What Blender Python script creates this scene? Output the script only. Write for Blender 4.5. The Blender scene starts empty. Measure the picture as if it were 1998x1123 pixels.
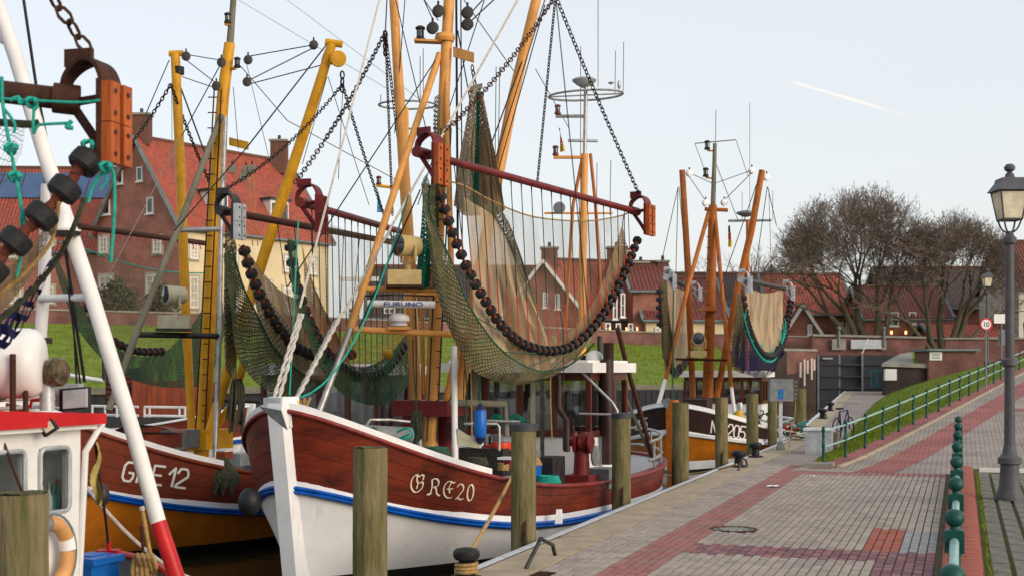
import bpy, math, random
from mathutils import Vector as V, Matrix
from mathutils.bvhtree import BVHTree
R = math.radians
random.seed(11)
sc = bpy.context.scene; col = sc.collection
# ---------------------------------------------------------------- camera, sky, sun, exposure
F, CX, HY, CAMZ = 2608.0, 999.0, 720.0, 2.0          # focal length in photo pixels, horizon row
cam = bpy.data.objects.new('camera', bpy.data.cameras.new('camera')); col.objects.link(cam)
cam.location = (0, 0, CAMZ); cam.rotation_euler = (R(90), 0, 0)
cam.data.sensor_width = 36; cam.data.lens = 36*F/1998; cam.data.shift_y = (HY-561.5)/1998
cam.data.clip_start = .1; cam.data.clip_end = 6000
cam.data.dof.use_dof = True; cam.data.dof.focus_distance = 19; cam.data.dof.aperture_fstop = 4.0
sc.camera = cam
SUN_EL, SUN_AZ = 17, 128                               # azimuth clockwise from the view direction (+Y)
w = bpy.data.worlds.new('World'); sc.world = w; w.use_nodes = True
nt = w.node_tree; nt.nodes.clear()
sky = nt.nodes.new('ShaderNodeTexSky'); sky.sky_type = 'NISHITA'; sky.sun_disc = False
sky.sun_elevation = R(SUN_EL); sky.sun_rotation = R(SUN_AZ)
sky.air_density = 1.0; sky.dust_density = 3.0; sky.ozone_density = 1.0
veil = nt.nodes.new('ShaderNodeMixRGB'); veil.inputs[0].default_value = .62      # even thin high haze over the whole sky
veil.inputs[2].default_value = (6.5, 6.55, 6.6, 1)
bg = nt.nodes.new('ShaderNodeBackground'); bg.inputs[1].default_value = .1
wo = nt.nodes.new('ShaderNodeOutputWorld')
nt.links.new(sky.outputs[0], veil.inputs[1]); # a condensation trail high in the air: a thin band along a great circle, ragged along its length
tcw = nt.nodes.new('ShaderNodeTexCoord')
def wdot(vec):
    n_ = nt.nodes.new('ShaderNodeVectorMath'); n_.operation = 'DOT_PRODUCT'; n_.inputs[1].default_value = vec; nt.links.new(tcw.outputs['Generated'], n_.inputs[0]); return n_.outputs['Value']
def wmap(src, a, b, c, d_, smooth=True):
    n_ = nt.nodes.new('ShaderNodeMapRange'); n_.interpolation_type = 'SMOOTHSTEP' if smooth else 'LINEAR'
    for k_, v_ in enumerate((a, b, c, d_)): n_.inputs[k_+1].default_value = v_
    nt.links.new(src, n_.inputs[0]); return n_.outputs[0]
def wmul(a, b):
    n_ = nt.nodes.new('ShaderNodeMath'); n_.operation = 'MULTIPLY'; nt.links.new(a, n_.inputs[0]); nt.links.new(b, n_.inputs[1]); return n_.outputs[0]
ta = V(((1536-CX)/F, 1, (HY-157)/F)).normalized(); tb = V(((1800-CX)/F, 1, (HY-235)/F)).normalized()
tn = ta.cross(tb).normalized(); td_ = tn.cross(ta).normalized(); tl = tb.dot(td_)
ab_ = nt.nodes.new('ShaderNodeMath'); ab_.operation = 'ABSOLUTE'; nt.links.new(wdot(tn), ab_.inputs[0])
al_ = wdot(td_); nzw = nt.nodes.new('ShaderNodeTexNoise'); nzw.inputs['Scale'].default_value = 60; nt.links.new(tcw.outputs['Generated'], nzw.inputs['Vector'])
msk = wmul(wmul(wmap(ab_.outputs[0], .0, .0014, .85, 0), wmap(al_, 0, .012, 0, 1)), wmul(wmap(al_, tl*.35, tl, 1, 0), wmap(nzw.outputs[0], .3, .6, .55, 1)))
trail = nt.nodes.new('ShaderNodeMixRGB'); trail.inputs[2].default_value = (7.6, 6.3, 5.4, 1)
nt.links.new(msk, trail.inputs[0]); nt.links.new(veil.outputs[0], trail.inputs[1])
nt.links.new(trail.outputs[0], bg.inputs[0]); nt.links.new(bg.outputs[0], wo.inputs[0])
sl = bpy.data.lights.new('sun', 'SUN'); sl.energy = 1.15; sl.angle = R(38); sl.color = (1, .86, .74)
so = bpy.data.objects.new('sun', sl); col.objects.link(so)
sd = V((math.sin(R(SUN_AZ))*math.cos(R(SUN_EL)), math.cos(R(SUN_AZ))*math.cos(R(SUN_EL)), math.sin(R(SUN_EL))))
so.rotation_euler = sd.to_track_quat('Z', 'Y').to_euler(); so.location = sd*60
vs = sc.view_settings; vs.view_transform = 'Standard'; vs.look = 'None'; vs.gamma = 1; vs.exposure = .78
vs.use_curve_mapping = False

# ---------------------------------------------------------------- photo pixel + known distance -> place
def P(x, y, Y): return V(((x-CX)/F*Y, Y, CAMZ+(HY-y)/F*Y))
def G(x, y, z=0): return P(x, y, (CAMZ-z)*F/(y-HY))
def ray(x, y): return V(((x-CX)/F, 1, (HY-y)/F))
QD = V((.3185, .948, 0)); QW = V((.948, -.3185, 0)); Q0 = V((-4.94, 0, 0))
def Q(u, w_, z=0): return Q0+QD*u+QW*w_+V((0, 0, z))

# ---------------------------------------------------------------- mesh helpers
UP = V((0, 0, 1))
class MB:
    def __init__(s): s.v = []; s.f = []; s.uv = None
    def add(s, vs_, fs):
        b = len(s.v); s.v += [V(p) for p in vs_]; s.f += [tuple(i+b for i in f) for f in fs]; return s
    def obox(s, o, a, b, c):                       # corner + three edge vectors
        o = V(o); a = V(a); b = V(b); c = V(c)
        if a.cross(b).dot(c) < 0: a, b = b, a
        return s.add([o, o+a, o+a+b, o+b, o+c, o+a+c, o+a+b+c, o+b+c],
                     [(0, 3, 2, 1), (4, 5, 6, 7), (0, 1, 5, 4), (1, 2, 6, 5), (2, 3, 7, 6), (3, 0, 4, 7)])
    def box(s, c, sx, sy, sz, ax=V((1, 0, 0)), ay=None, az=UP):
        ax = V(ax).normalized(); az = V(az).normalized(); ay = az.cross(ax) if ay is None else V(ay)
        a = ax*sx; b = ay*sy; d = az*sz
        return s.obox(V(c)-a/2-b/2-d/2, a, b, d)
    def tube(s, pts, r, n=7, cap=True):
        pts = [V(p) for p in pts]; m = len(pts); b = len(s.v)
        rs = r if isinstance(r, (list, tuple)) else [r]*m
        t0 = (pts[1]-pts[0]).normalized()
        nrm = t0.orthogonal().normalized(); pt = t0
        for i, p in enumerate(pts):
            t = ((pts[min(i+1, m-1)]-pts[max(i-1, 0)])).normalized()
            if t.length == 0: t = pt
            nrm = (nrm-t*nrm.dot(t)); nrm = nrm.normalized() if nrm.length > 1e-6 else t.orthogonal().normalized()
            bn = t.cross(nrm); pt = t
            for k in range(n):
                a = 2*math.pi*k/n; s.v.append(p+(nrm*math.cos(a)+bn*math.sin(a))*rs[i])
        for i in range(m-1):
            for k in range(n):
                k2 = (k+1) % n; s.f.append((b+i*n+k, b+i*n+k2, b+(i+1)*n+k2, b+(i+1)*n+k))
        if cap: s.f.append(tuple(b+k for k in range(n-1, -1, -1))); s.f.append(tuple(b+(m-1)*n+k for k in range(n)))
        return s
    def lathe(s, prof, base=(0, 0, 0), n=16, az=UP):
        az = V(az).normalized(); ax = az.orthogonal().normalized(); ay = az.cross(ax); b = len(s.v); base = V(base)
        for r, z in prof:
            for k in range(n):
                a = 2*math.pi*k/n; s.v.append(base+az*z+(ax*math.cos(a)+ay*math.sin(a))*max(r, 1e-4))
        for i in range(len(prof)-1):
            for k in range(n):
                k2 = (k+1) % n; s.f.append((b+i*n+k, b+i*n+k2, b+(i+1)*n+k2, b+(i+1)*n+k))
        s.f.append(tuple(b+k for k in range(n-1, -1, -1))); s.f.append(tuple(b+(len(prof)-1)*n+k for k in range(n)))
        return s
    def ball(s, c, r, n=12, sz=1.0, az=UP):
        return s.lathe([(r*math.sin(math.pi*i/8), -r*sz*math.cos(math.pi*i/8)) for i in range(9)], c, n, az)
    def grid(s, fn, nu, nv, uvf=None, flip=False):
        b = len(s.v)
        if uvf is not None and s.uv is None: s.uv = []
        for i in range(nu+1):
            for j in range(nv+1):
                s.v.append(V(fn(i/nu, j/nv)))
                if uvf is not None: s.uv.append(uvf(i/nu, j/nv))
        for i in range(nu):
            for j in range(nv):
                q = (b+i*(nv+1)+j, b+(i+1)*(nv+1)+j, b+(i+1)*(nv+1)+j+1, b+i*(nv+1)+j+1)
                s.f.append(q[::-1] if flip else q)
        return s
    def prism(s, poly, ext):                        # planar polygon extruded along a vector
        n = len(poly); poly = [V(p) for p in poly]; ext = V(ext)
        nn = V((0, 0, 0))
        for i in range(n): nn += poly[i].cross(poly[(i+1) % n])
        if nn.dot(ext) < 0: poly = poly[::-1]
        return s.add(poly+[p+ext for p in poly], [tuple(range(n-1, -1, -1)), tuple(range(n, 2*n))] +
                     [(i, (i+1) % n, (i+1) % n+n, i+n) for i in range(n)])
    def build(s, name, mat, parent=None, smooth=True, ang=38, kind=None, origin=None):
        o = V(origin) if origin is not None else (parent['_w'] if False else (WL.get(parent.name, V((0, 0, 0))) if parent else V((0, 0, 0))))
        me = bpy.data.meshes.new(name)
        me.from_pydata([p-o for p in s.v], [], s.f)
        if s.uv:
            ul = me.uv_layers.new(name='UVMap')
            for lp in me.loops: ul.data[lp.index].uv = s.uv[lp.vertex_index]
        me.materials.append(M(mat)); me.update()
        if smooth:
            me.polygons.foreach_set('use_smooth', [True]*len(me.polygons)); me.set_sharp_from_angle(angle=R(ang))
        ob = bpy.data.objects.new(name, me); col.objects.link(ob)
        if parent: ob.parent = parent; WL[ob.name] = o
        elif origin is not None: ob.location = o; WL[ob.name] = o
        else: WL[ob.name] = V((0, 0, 0))
        if kind: ob['kind'] = kind
        return ob
WL = {}
def tag(o, label, cat, group=None):
    o['label'] = label; o['category'] = cat
    if group: o['group'] = group
    return o
def thing(name, label, cat, loc, group=None):
    o = bpy.data.objects.new(name, None); col.objects.link(o); o.location = loc; o.empty_display_size = .2
    WL[o.name] = V(loc); return tag(o, label, cat, group)
def struct(mb, name, mat, **k):
    o = mb.build(name, mat, **k); o['kind'] = 'structure'; return o
def inst(src, name, parent, mw):
    """one more piece that shares src's mesh, placed by a world matrix"""
    o = bpy.data.objects.new(name, src.data if hasattr(src, 'data') else src); col.objects.link(o); o.parent = parent
    o.matrix_local = Matrix.Translation(-WL.get(parent.name, V((0, 0, 0)))) @ mw
    return o
def frame(o, x, y, z):
    return Matrix(((x[0], y[0], z[0], o[0]), (x[1], y[1], z[1], o[1]), (x[2], y[2], z[2], o[2]), (0, 0, 0, 1)))
def mesh_of(mb, name, mat, smooth=True):
    me = bpy.data.meshes.new(name); me.from_pydata(mb.v, [], mb.f); me.materials.append(M(mat)); me.update()
    if smooth: me.polygons.foreach_set('use_smooth', [True]*len(me.polygons)); me.set_sharp_from_angle(angle=R(38))
    return me
def lerp(a, b, t): return a+(b-a)*t
def pl(pts, t):
    """point at fraction t of a polyline, by length"""
    L = [0]
    for i in range(len(pts)-1): L.append(L[-1]+(pts[i+1]-pts[i]).length)
    d = t*L[-1]
    for i in range(len(pts)-1):
        if d <= L[i+1] or i == len(pts)-2:
            return pts[i].lerp(pts[i+1], (d-L[i])/max(L[i+1]-L[i], 1e-9))
def spl(pts, n=6):
    """Catmull-Rom through points"""
    out = []; p = [pts[0]]+list(pts)+[pts[-1]]
    for i in range(1, len(p)-2):
        a, b, c, d = p[i-1], p[i], p[i+1], p[i+2]
        for k in range(n):
            t = k/n
            out.append(.5*((2*b)+(c-a)*t+(2*a-5*b+4*c-d)*t*t+(3*b-a-3*c+d)*t**3))
    out.append(p[-2]); return out
def sag(a, b, s, n=10):
    return [a.lerp(b, i/n)-V((0, 0, s*4*(i/n)*(1-i/n))) for i in range(n+1)]

# ---------------------------------------------------------------- materials
MC = {}
def lin(c):
    f = lambda x: (x/255)/12.92 if x/255 <= .04045 else ((x/255+.055)/1.055)**2.4
    return (f(c[0]), f(c[1]), f(c[2]), 1)
SPEC = {}
def dm(name, c, rough=.6, metal=0, var=.15, scale=6, bump=.1, c2=None, stretch=(1, 1, 1), spec=.25, bscale=None, fac=.5, coat=0, streak=None, world=False):
    SPEC[name] = dict(c=c, rough=rough, metal=metal, var=var, scale=scale, bump=bump, c2=c2, stretch=stretch, spec=spec, bscale=bscale, fac=fac, coat=coat, streak=streak, world=world)
def M(name):
    if name in MC: return MC[name]
    m = bpy.data.materials.new(name); m.use_nodes = True; MC[name] = m
    N = m.node_tree.nodes; L = m.node_tree.links; N.clear()
    out = N.new('ShaderNodeOutputMaterial'); b = N.new('ShaderNodeBsdfPrincipled'); L.new(b.outputs[0], out.inputs[0])
    if name in SPECIAL: SPECIAL[name](N, L, b, out); return m
    s = SPEC[name]
    tc = N.new('ShaderNodeTexCoord'); mp = N.new('ShaderNodeMapping'); L.new(N.new('ShaderNodeNewGeometry').outputs['Position'] if s['world'] else tc.outputs['Object'], mp.inputs[0])
    mp.inputs['Scale'].default_value = s['stretch']
    nz = N.new('ShaderNodeTexNoise'); nz.inputs['Scale'].default_value = s['scale']; nz.inputs['Detail'].default_value = 6
    nz.inputs['Roughness'].default_value = .65
    L.new(mp.outputs[0], nz.inputs['Vector'])
    rp = N.new('ShaderNodeValToRGB'); c1 = s['c']; v = s['var']
    c2 = s['c2'] or tuple(max(0, x*(1-2.2*v)) for x in c1[:3])
    rp.color_ramp.elements[0].position = s['fac']-.2; rp.color_ramp.elements[1].position = s['fac']+.2
    rp.color_ramp.elements[0].color = (*c2[:3], 1)
    rp.color_ramp.elements[1].color = (*[min(1, x*(1+.5*v)) for x in c1[:3]], 1)
    L.new(nz.outputs[0], rp.inputs[0]); colr = rp.outputs[0]
    if s['streak']:                                   # runs, stains and scuffs with a shape of their own
        sc_, amt, sx_, sz_, s0 = s['streak']
        m2 = N.new('ShaderNodeMapping'); m2.inputs['Scale'].default_value = (sx_, sx_, sz_); L.new(N.new('ShaderNodeNewGeometry').outputs['Position'] if s['world'] else tc.outputs['Object'], m2.inputs[0])
        n3 = N.new('ShaderNodeTexNoise'); n3.inputs['Scale'].default_value = 1; n3.inputs['Detail'].default_value = 6; n3.inputs['Roughness'].default_value = .7; L.new(m2.outputs[0], n3.inputs['Vector'])
        mr = N.new('ShaderNodeMapRange'); mr.inputs[1].default_value = s0; mr.inputs[2].default_value = s0+.16; mr.inputs[3].default_value = 0; mr.inputs[4].default_value = amt; L.new(n3.outputs[0], mr.inputs[0])
        mx = N.new('ShaderNodeMixRGB'); mx.inputs[2].default_value = (*sc_, 1); L.new(mr.outputs[0], mx.inputs[0]); L.new(colr, mx.inputs[1]); colr = mx.outputs[0]
    if name.startswith('paver'):                      # every brick its own tone
        g_ = N.new('ShaderNodeNewGeometry'); oi = N.new('ShaderNodeObjectInfo'); ad = N.new('ShaderNodeMath'); ad.operation = 'ADD'; L.new(g_.outputs['Random Per Island'], ad.inputs[0]); L.new(oi.outputs['Random'], ad.inputs[1])
        fr = N.new('ShaderNodeMath'); fr.operation = 'FRACT'; L.new(ad.outputs[0], fr.inputs[0]); mr_ = N.new('ShaderNodeMapRange'); mr_.inputs[3].default_value = .90; mr_.inputs[4].default_value = 1.08; L.new(fr.outputs[0], mr_.inputs[0])
        mm = N.new('ShaderNodeMixRGB'); mm.blend_type = 'MULTIPLY'; mm.inputs[0].default_value = 1; L.new(colr, mm.inputs[1]); L.new(mr_.outputs[0], mm.inputs[2]); colr = mm.outputs[0]
    L.new(colr, b.inputs['Base Color'])
    b.inputs['Roughness'].default_value = s['rough']; b.inputs['Metallic'].default_value = s['metal']
    b.inputs['Specular IOR Level'].default_value = s['spec']; b.inputs['Coat Weight'].default_value = s['coat']
    if s['bump']:
        n2 = N.new('ShaderNodeTexNoise'); n2.inputs['Scale'].default_value = s['bscale'] or s['scale']*4; n2.inputs['Detail'].default_value = 5
        L.new(mp.outputs[0], n2.inputs['Vector'])
        bp = N.new('ShaderNodeBump'); bp.inputs['Strength'].default_value = s['bump']; bp.inputs['Distance'].default_value = .02
        L.new(n2.outputs[0], bp.inputs['Height']); L.new(bp.outputs[0], b.inputs['Normal'])
    return m
SPECIAL = {}
def lc(r, g, b): return lin((r, g, b))[:3]
dm('white_paint', (.72, .72, .71), .45, var=.08, scale=3, bump=.05, streak=((.32, .22, .14), .5, 6, 1.2, .64))
dm('hull_white', (.74, .75, .76), .42, var=.08, scale=1.6, bump=.10, bscale=2.2, stretch=(1, 1, .8), streak=((.36, .30, .22), .55, 5, .9, .60))
dm('hull_orange', (.56, .175, .012), .5, var=.14, scale=2.5, bump=.1, bscale=3, streak=((.16, .05, .012), .6, 4, .8, .58))
dm('blue_paint', (.004, .10, .46), .4, var=.2, scale=5)
dm('mahogany', (.145, .021, .008), .42, c2=(.030, .006, .005), scale=2.0, stretch=(.8, .8, 3.5), bump=.12, bscale=14, fac=.42, streak=((.018, .008, .007), .8, 2.2, 2.6, .56))
dm('brown_paint', (.18, .036, .017), .45, var=.15, scale=3, streak=((.06, .016, .012), .6, 3, 1.5, .57))
dm('dark_brown_paint', (.040, .018, .016), .45, var=.2, scale=3)
dm('red_paint', (.50, .012, .014), .35, var=.12, scale=4)
dm('oxide_red', (.16, .016, .016), .45, var=.25, scale=6)
dm('cap_red', (.22, .03, .025), .45, var=.25, scale=8)
dm('mast_orange', (.70, .33, .085), .45, var=.1, scale=5, streak=((.26, .10, .035), .6, 7, 1.6, .58))
dm('mast_yellow', (.70, .34, .012), .45, var=.14, scale=5, streak=((.22, .085, .02), .6, 7, 1.6, .57))
dm('mast_brown', (.42, .12, .016), .45, var=.16, scale=5, streak=((.14, .04, .012), .6, 5, 1.2, .56))
dm('steel', (.42, .42, .41), .4, .6, var=.2, scale=9)
dm('dark_steel', (.05, .048, .047), .5, .4, var=.3, scale=9)
dm('grey_paint', (.20, .215, .225), .5, var=.2, scale=5)
dm('rust', (.075, .026, .014), .75, .2, c2=(.03, .016, .012), scale=9, bump=.4)
dm('rust_red', (.19, .042, .018), .8, c2=(.06, .02, .014), scale=14, bump=.4)
dm('chain_dark', (.035, .027, .023), .6, .4, var=.3, scale=20)
dm('sole_wood', (.46, .105, .016), .55, c2=(.20, .042, .010), scale=5, stretch=(4, 4, .7), bump=.25)
dm('rubber', (.021, .022, .026), .6, c2=(.010, .010, .012), scale=14, bump=.35)
dm('rope_teal', (.02, .36, .29), .8, var=.2, scale=30)
dm('rope_white', (.62, .59, .53), .85, var=.2, scale=30, bump=.5)
dm('rope_tan', (.46, .30, .12), .9, var=.25, scale=30, bump=.5)
dm('rope_olive', (.075, .08, .05), .9, var=.3, scale=25, bump=.6)
dm('rope_green', (.045, .13, .085), .9, var=.3, scale=25, bump=.6)
dm('rope_red', (.50, .045, .03), .85, var=.2, scale=30)
dm('wire', (.03, .03, .033), .6, .3, var=.2, scale=20)
dm('wire_grey', (.24, .235, .22), .6, .2, var=.2, scale=20)
dm('black', (.015, .015, .017), .5, var=.2, scale=10)
dm('cream', (.62, .47, .21), .5, var=.12, scale=8)
dm('cream_grey', (.42, .40, .29), .5, var=.12, scale=8)
dm('galvanised', (.50, .54, .57), .42, .35, var=.16, scale=8)
dm('pile_wood', (.205, .160, .090), .92, c2=(.070, .078, .020), scale=4.5, stretch=(2.2, 2.2, .42), bump=1, bscale=15, world=True, streak=((.055, .045, .025), .85, 16, .9, .56))
dm('pile_end', (.10, .095, .05), .95, c2=(.045, .05, .02), scale=9, bump=.8)
dm('concrete', (.42, .34, .24), .88, c2=(.27, .23, .165), scale=2.3, bump=.35, bscale=40, world=True, streak=((.15, .125, .085), .6, .8, 1, .54))
dm('concrete_grey', (.30, .29, .26), .9, c2=(.16, .165, .13), scale=1.2, bump=.35, bscale=20)
dm('edge_steel', (.70, .72, .74), .5, .05, c2=(.45, .47, .48), scale=2.5, bump=.15)
dm('paver_grey', (.375, .325, .28), .85, c2=(.29, .252, .22), scale=2.2, bump=.4, bscale=60, world=True, streak=((.17, .15, .125), .5, .9, 1, .52))
dm('paver_red', (.35, .145, .13), .85, c2=(.25, .115, .108), scale=2.2, bump=.4, bscale=60, world=True, streak=((.24, .17, .15), .65, 1.4, 1, .48))
dm('paver_purple', (.22, .105, .12), .85, c2=(.13, .08, .10), scale=5, bump=.4, bscale=60, world=True)
dm('paver_orange', (.38, .105, .065), .85, c2=(.27, .09, .065), scale=3, bump=.4, bscale=60, world=True, streak=((.24, .15, .12), .5, 2, 1, .5))
dm('paver_stone', (.33, .34, .34), .85, c2=(.2, .21, .22), scale=6, bump=.5, bscale=40)
dm('joint_sand', (.11, .09, .065), .95, c2=(.06, .06, .035), scale=1.6, bump=.4, bscale=40)
dm('moss_joint', (.085, .105, .012), .95, c2=(.05, .055, .014), scale=5, bump=.8, bscale=30)
dm('slab', (.20, .185, .165), .9, c2=(.11, .11, .085), scale=3, bump=.5, bscale=30)
dm('kerb_red', (.37, .10, .070), .8, c2=(.25, .075, .05), scale=4, bump=.3, bscale=40)
dm('rail_green', (.006, .066, .054), .42, var=.15, scale=8)
dm('rail_pale', (.30, .46, .44), .35, .2, c2=(.16, .34, .31), scale=6)
dm('lamp_grey', (.085, .085, .095), .5, var=.15, scale=6)
dm('lamp_glass', (.72, .64, .48), .15, var=.2, scale=5)
dm('grass', (.165, .225, .018), .95, c2=(.095, .135, .012), scale=.9, bump=1, bscale=12)
dm('dry_grass', (.21, .19, .06), .95, c2=(.1, .12, .02), scale=1, bump=1, bscale=12)
dm('bark', (.12, .10, .07), .95, c2=(.065, .066, .035), scale=3, bump=.4)
dm('twig', (.23, .175, .135), .95, c2=(.14, .11, .08), scale=2, bump=0)
dm('plaster_cream', (.62, .52, .33), .85, var=.08, scale=.6)
dm('plaster_white', (.64, .60, .53), .85, var=.08, scale=.6)
dm('trim_white', (.72, .72, .70), .6, var=.05, scale=2)
dm('stone_trim', (.48, .42, .31), .8, var=.1, scale=3)
dm('roof_dark', (.075, .058, .052), .85, c2=(.04, .034, .032), scale=.8, bump=.3)
dm('slate', (.055, .06, .068), .6, var=.2, scale=3)
dm('solar', (.045, .10, .22), .18, c2=(.03, .065, .15), scale=.5, bump=0, spec=.7)
dm('lead', (.16, .21, .22), .6, var=.2, scale=2)
dm('chimney_brick', (.16, .07, .05), .9, c2=(.09, .045, .035), scale=6, bump=.3)
dm('curtain', (.36, .34, .31), .9, var=.2, scale=4)
dm('gate_steel', (.045, .047, .055), .65, c2=(.025, .026, .032), scale=.8, bump=.2)
dm('wet_wall', (.075, .05, .042), .8, c2=(.022, .02, .02), scale=.7, stretch=(1.2, 1.2, .25), bump=.4)
dm('tarred_wood', (.035, .035, .04), .85, c2=(.02, .02, .024), scale=2, stretch=(2, 2, .4), bump=.5)
dm('weathered_wood', (.20, .185, .15), .9, c2=(.11, .11, .075), scale=2, bump=.5)
dm('canvas_grey', (.16, .17, .18), .85, var=.2, scale=4)
dm('buoy_yellow', (.65, .36, .02), .5, var=.15, scale=8)
dm('buoy_orange', (.62, .32, .12), .5, var=.15, scale=8)
dm('plastic_blue', (.01, .13, .48), .35, var=.12, scale=6)
dm('navy_plastic', (.02, .022, .09), .4, var=.1, scale=6)
dm('plastic_teal', (.01, .22, .25), .35, var=.1, scale=6)
dm('plastic_yellow', (.68, .50, .01), .4, var=.1, scale=6)
dm('red_plastic', (.62, .045, .02), .4, var=.1, scale=6)
dm('raft_white', (.72, .72, .71), .35, var=.06, scale=3)
dm('flag_black', (.02, .02, .02), .8, var=.1); dm('flag_red', (.5, .02, .02), .8, var=.1); dm('flag_gold', (.7, .45, .02), .8, var=.1)
dm('flag_blue', (.05, .2, .35), .8, var=.1); dm('paper', (.75, .75, .74), .8, var=.04)
dm('lettering', (.75, .74, .70), .5, var=.05); dm('letter_gold', (.68, .52, .33), .5, c2=(.72, .68, .6), scale=2.5, var=.1)
dm('letter_blue', (.012, .04, .22), .5, var=.05); dm('letter_black', (.02, .02, .02), .5, var=.05); dm('sign_red', (.5, .012, .02), .5, var=.06)
dm('bilge_black', (.012, .012, .013), .6, var=.2, scale=3)
dm('old_flag', (.38, .36, .10), .9, c2=(.25, .14, .06), scale=12, bump=.3)
dm('contrail', (.95, .86, .78), .9, var=.02, bump=0)
dm('bronze_lens', (.16, .11, .06), .2, .6, var=.5, scale=14)
dm('wood_cabin', (.30, .055, .015), .45, c2=(.13, .028, .012), scale=2.5, stretch=(5, 5, .5), bump=.2, coat=.2)
dm('wood_frame', (.105, .026, .014), .4, c2=(.05, .014, .009), scale=4, stretch=(3, 3, .7), bump=.15, coat=.2)

def glassdark(N, L, b, out):
    b.inputs['Base Color'].default_value = (.025, .032, .04, 1); b.inputs['Roughness'].default_value = .07
    b.inputs['Specular IOR Level'].default_value = .8
SPECIAL['glass_dark'] = glassdark
def cabinglass(N, L, b, out):
    g = N.new('ShaderNodeBsdfGlossy'); g.inputs[1].default_value = .03; t = N.new('ShaderNodeBsdfTransparent'); t.inputs[0].default_value = (.78, .8, .8, 1)
    mx = N.new('ShaderNodeMixShader'); mx.inputs[0].default_value = .07
    L.new(t.outputs[0], mx.inputs[1]); L.new(g.outputs[0], mx.inputs[2]); L.new(mx.outputs[0], out.inputs[0])
SPECIAL['cabin_glass'] = cabinglass
def lampglow(N, L, b, out):
    b.inputs['Emission Color'].default_value = (1, .62, .25, 1); b.inputs['Emission Strength'].default_value = 1.1
    b.inputs['Base Color'].default_value = (.8, .6, .3, 1)
SPECIAL['lamp_glow'] = lampglow
def water(N, L, b, out):
    b.inputs['Base Color'].default_value = (.030, .024, .012, 1); b.inputs['Roughness'].default_value = .08
    tc = N.new('ShaderNodeTexCoord'); n1 = N.new('ShaderNodeTexNoise'); n1.inputs['Scale'].default_value = 1.6; n1.inputs['Detail'].default_value = 4
    L.new(tc.outputs['Object'], n1.inputs['Vector'])
    bp = N.new('ShaderNodeBump'); bp.inputs['Strength'].default_value = .35; bp.inputs['Distance'].default_value = .06
    L.new(n1.outputs[0], bp.inputs['Height']); L.new(bp.outputs[0], b.inputs['Normal'])
SPECIAL['water'] = water
def brickmat(c1, c2, mort, sx=.25, sy=.075, msz=.012, bump=.5, stain=.5):
    def fn(N, L, b, out):
        uv = N.new('ShaderNodeUVMap'); br = N.new('ShaderNodeTexBrick')
        L.new(uv.outputs[0], br.inputs['Vector']); br.inputs['Scale'].default_value = 1
        br.inputs['Brick Width'].default_value = sx; br.inputs['Row Height'].default_value = sy; br.inputs['Mortar Size'].default_value = msz
        br.inputs['Color1'].default_value = (*c1, 1); br.inputs['Color2'].default_value = (*c2, 1); br.inputs['Mortar'].default_value = (*mort, 1)
        nz = N.new('ShaderNodeTexNoise'); nz.inputs['Scale'].default_value = .7; nz.inputs['Detail'].default_value = 7; L.new(uv.outputs[0], nz.inputs['Vector'])
        mr = N.new('ShaderNodeMapRange'); mr.inputs[1].default_value = .3; mr.inputs[2].default_value = .7; mr.inputs[3].default_value = 1-stain; mr.inputs[4].default_value = 1.15
        L.new(nz.outputs[0], mr.inputs[0])
        mx = N.new('ShaderNodeMixRGB'); mx.blend_type = 'MULTIPLY'; mx.inputs[0].default_value = 1
        L.new(br.outputs[0], mx.inputs[1]); L.new(mr.outputs[0], mx.inputs[2]); L.new(mx.outputs[0], b.inputs['Base Color'])
        b.inputs['Roughness'].default_value = .88; b.inputs['Specular IOR Level'].default_value = .25
        bp = N.new('ShaderNodeBump'); bp.inputs['Strength'].default_value = bump; bp.inputs['Distance'].default_value = .02; bp.invert = True
        L.new(br.outputs['Fac'], bp.inputs['Height']); L.new(bp.outputs[0], b.inputs['Normal'])
    return fn
SPECIAL['brick_house'] = brickmat((.45, .15, .105), (.32, .115, .085), (.34, .22, .17), .30, .10, .014, .5, .35)
SPECIAL['brick_red'] = brickmat((.40, .12, .08), (.31, .10, .07), (.31, .20, .16), .27, .09, .014)
SPECIAL['brick_flood'] = brickmat((.25, .085, .072), (.18, .068, .06), (.23, .16, .135), .26, .085, .014)
SPECIAL['road_paving'] = brickmat((.335, .285, .255), (.28, .24, .215), (.17, .15, .125), .2, .1, .008, .3, .3)
SPECIAL['road_red'] = brickmat((.345, .115, .105), (.28, .10, .09), (.17, .085, .075), .2, .1, .008, .3, .3)
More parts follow.
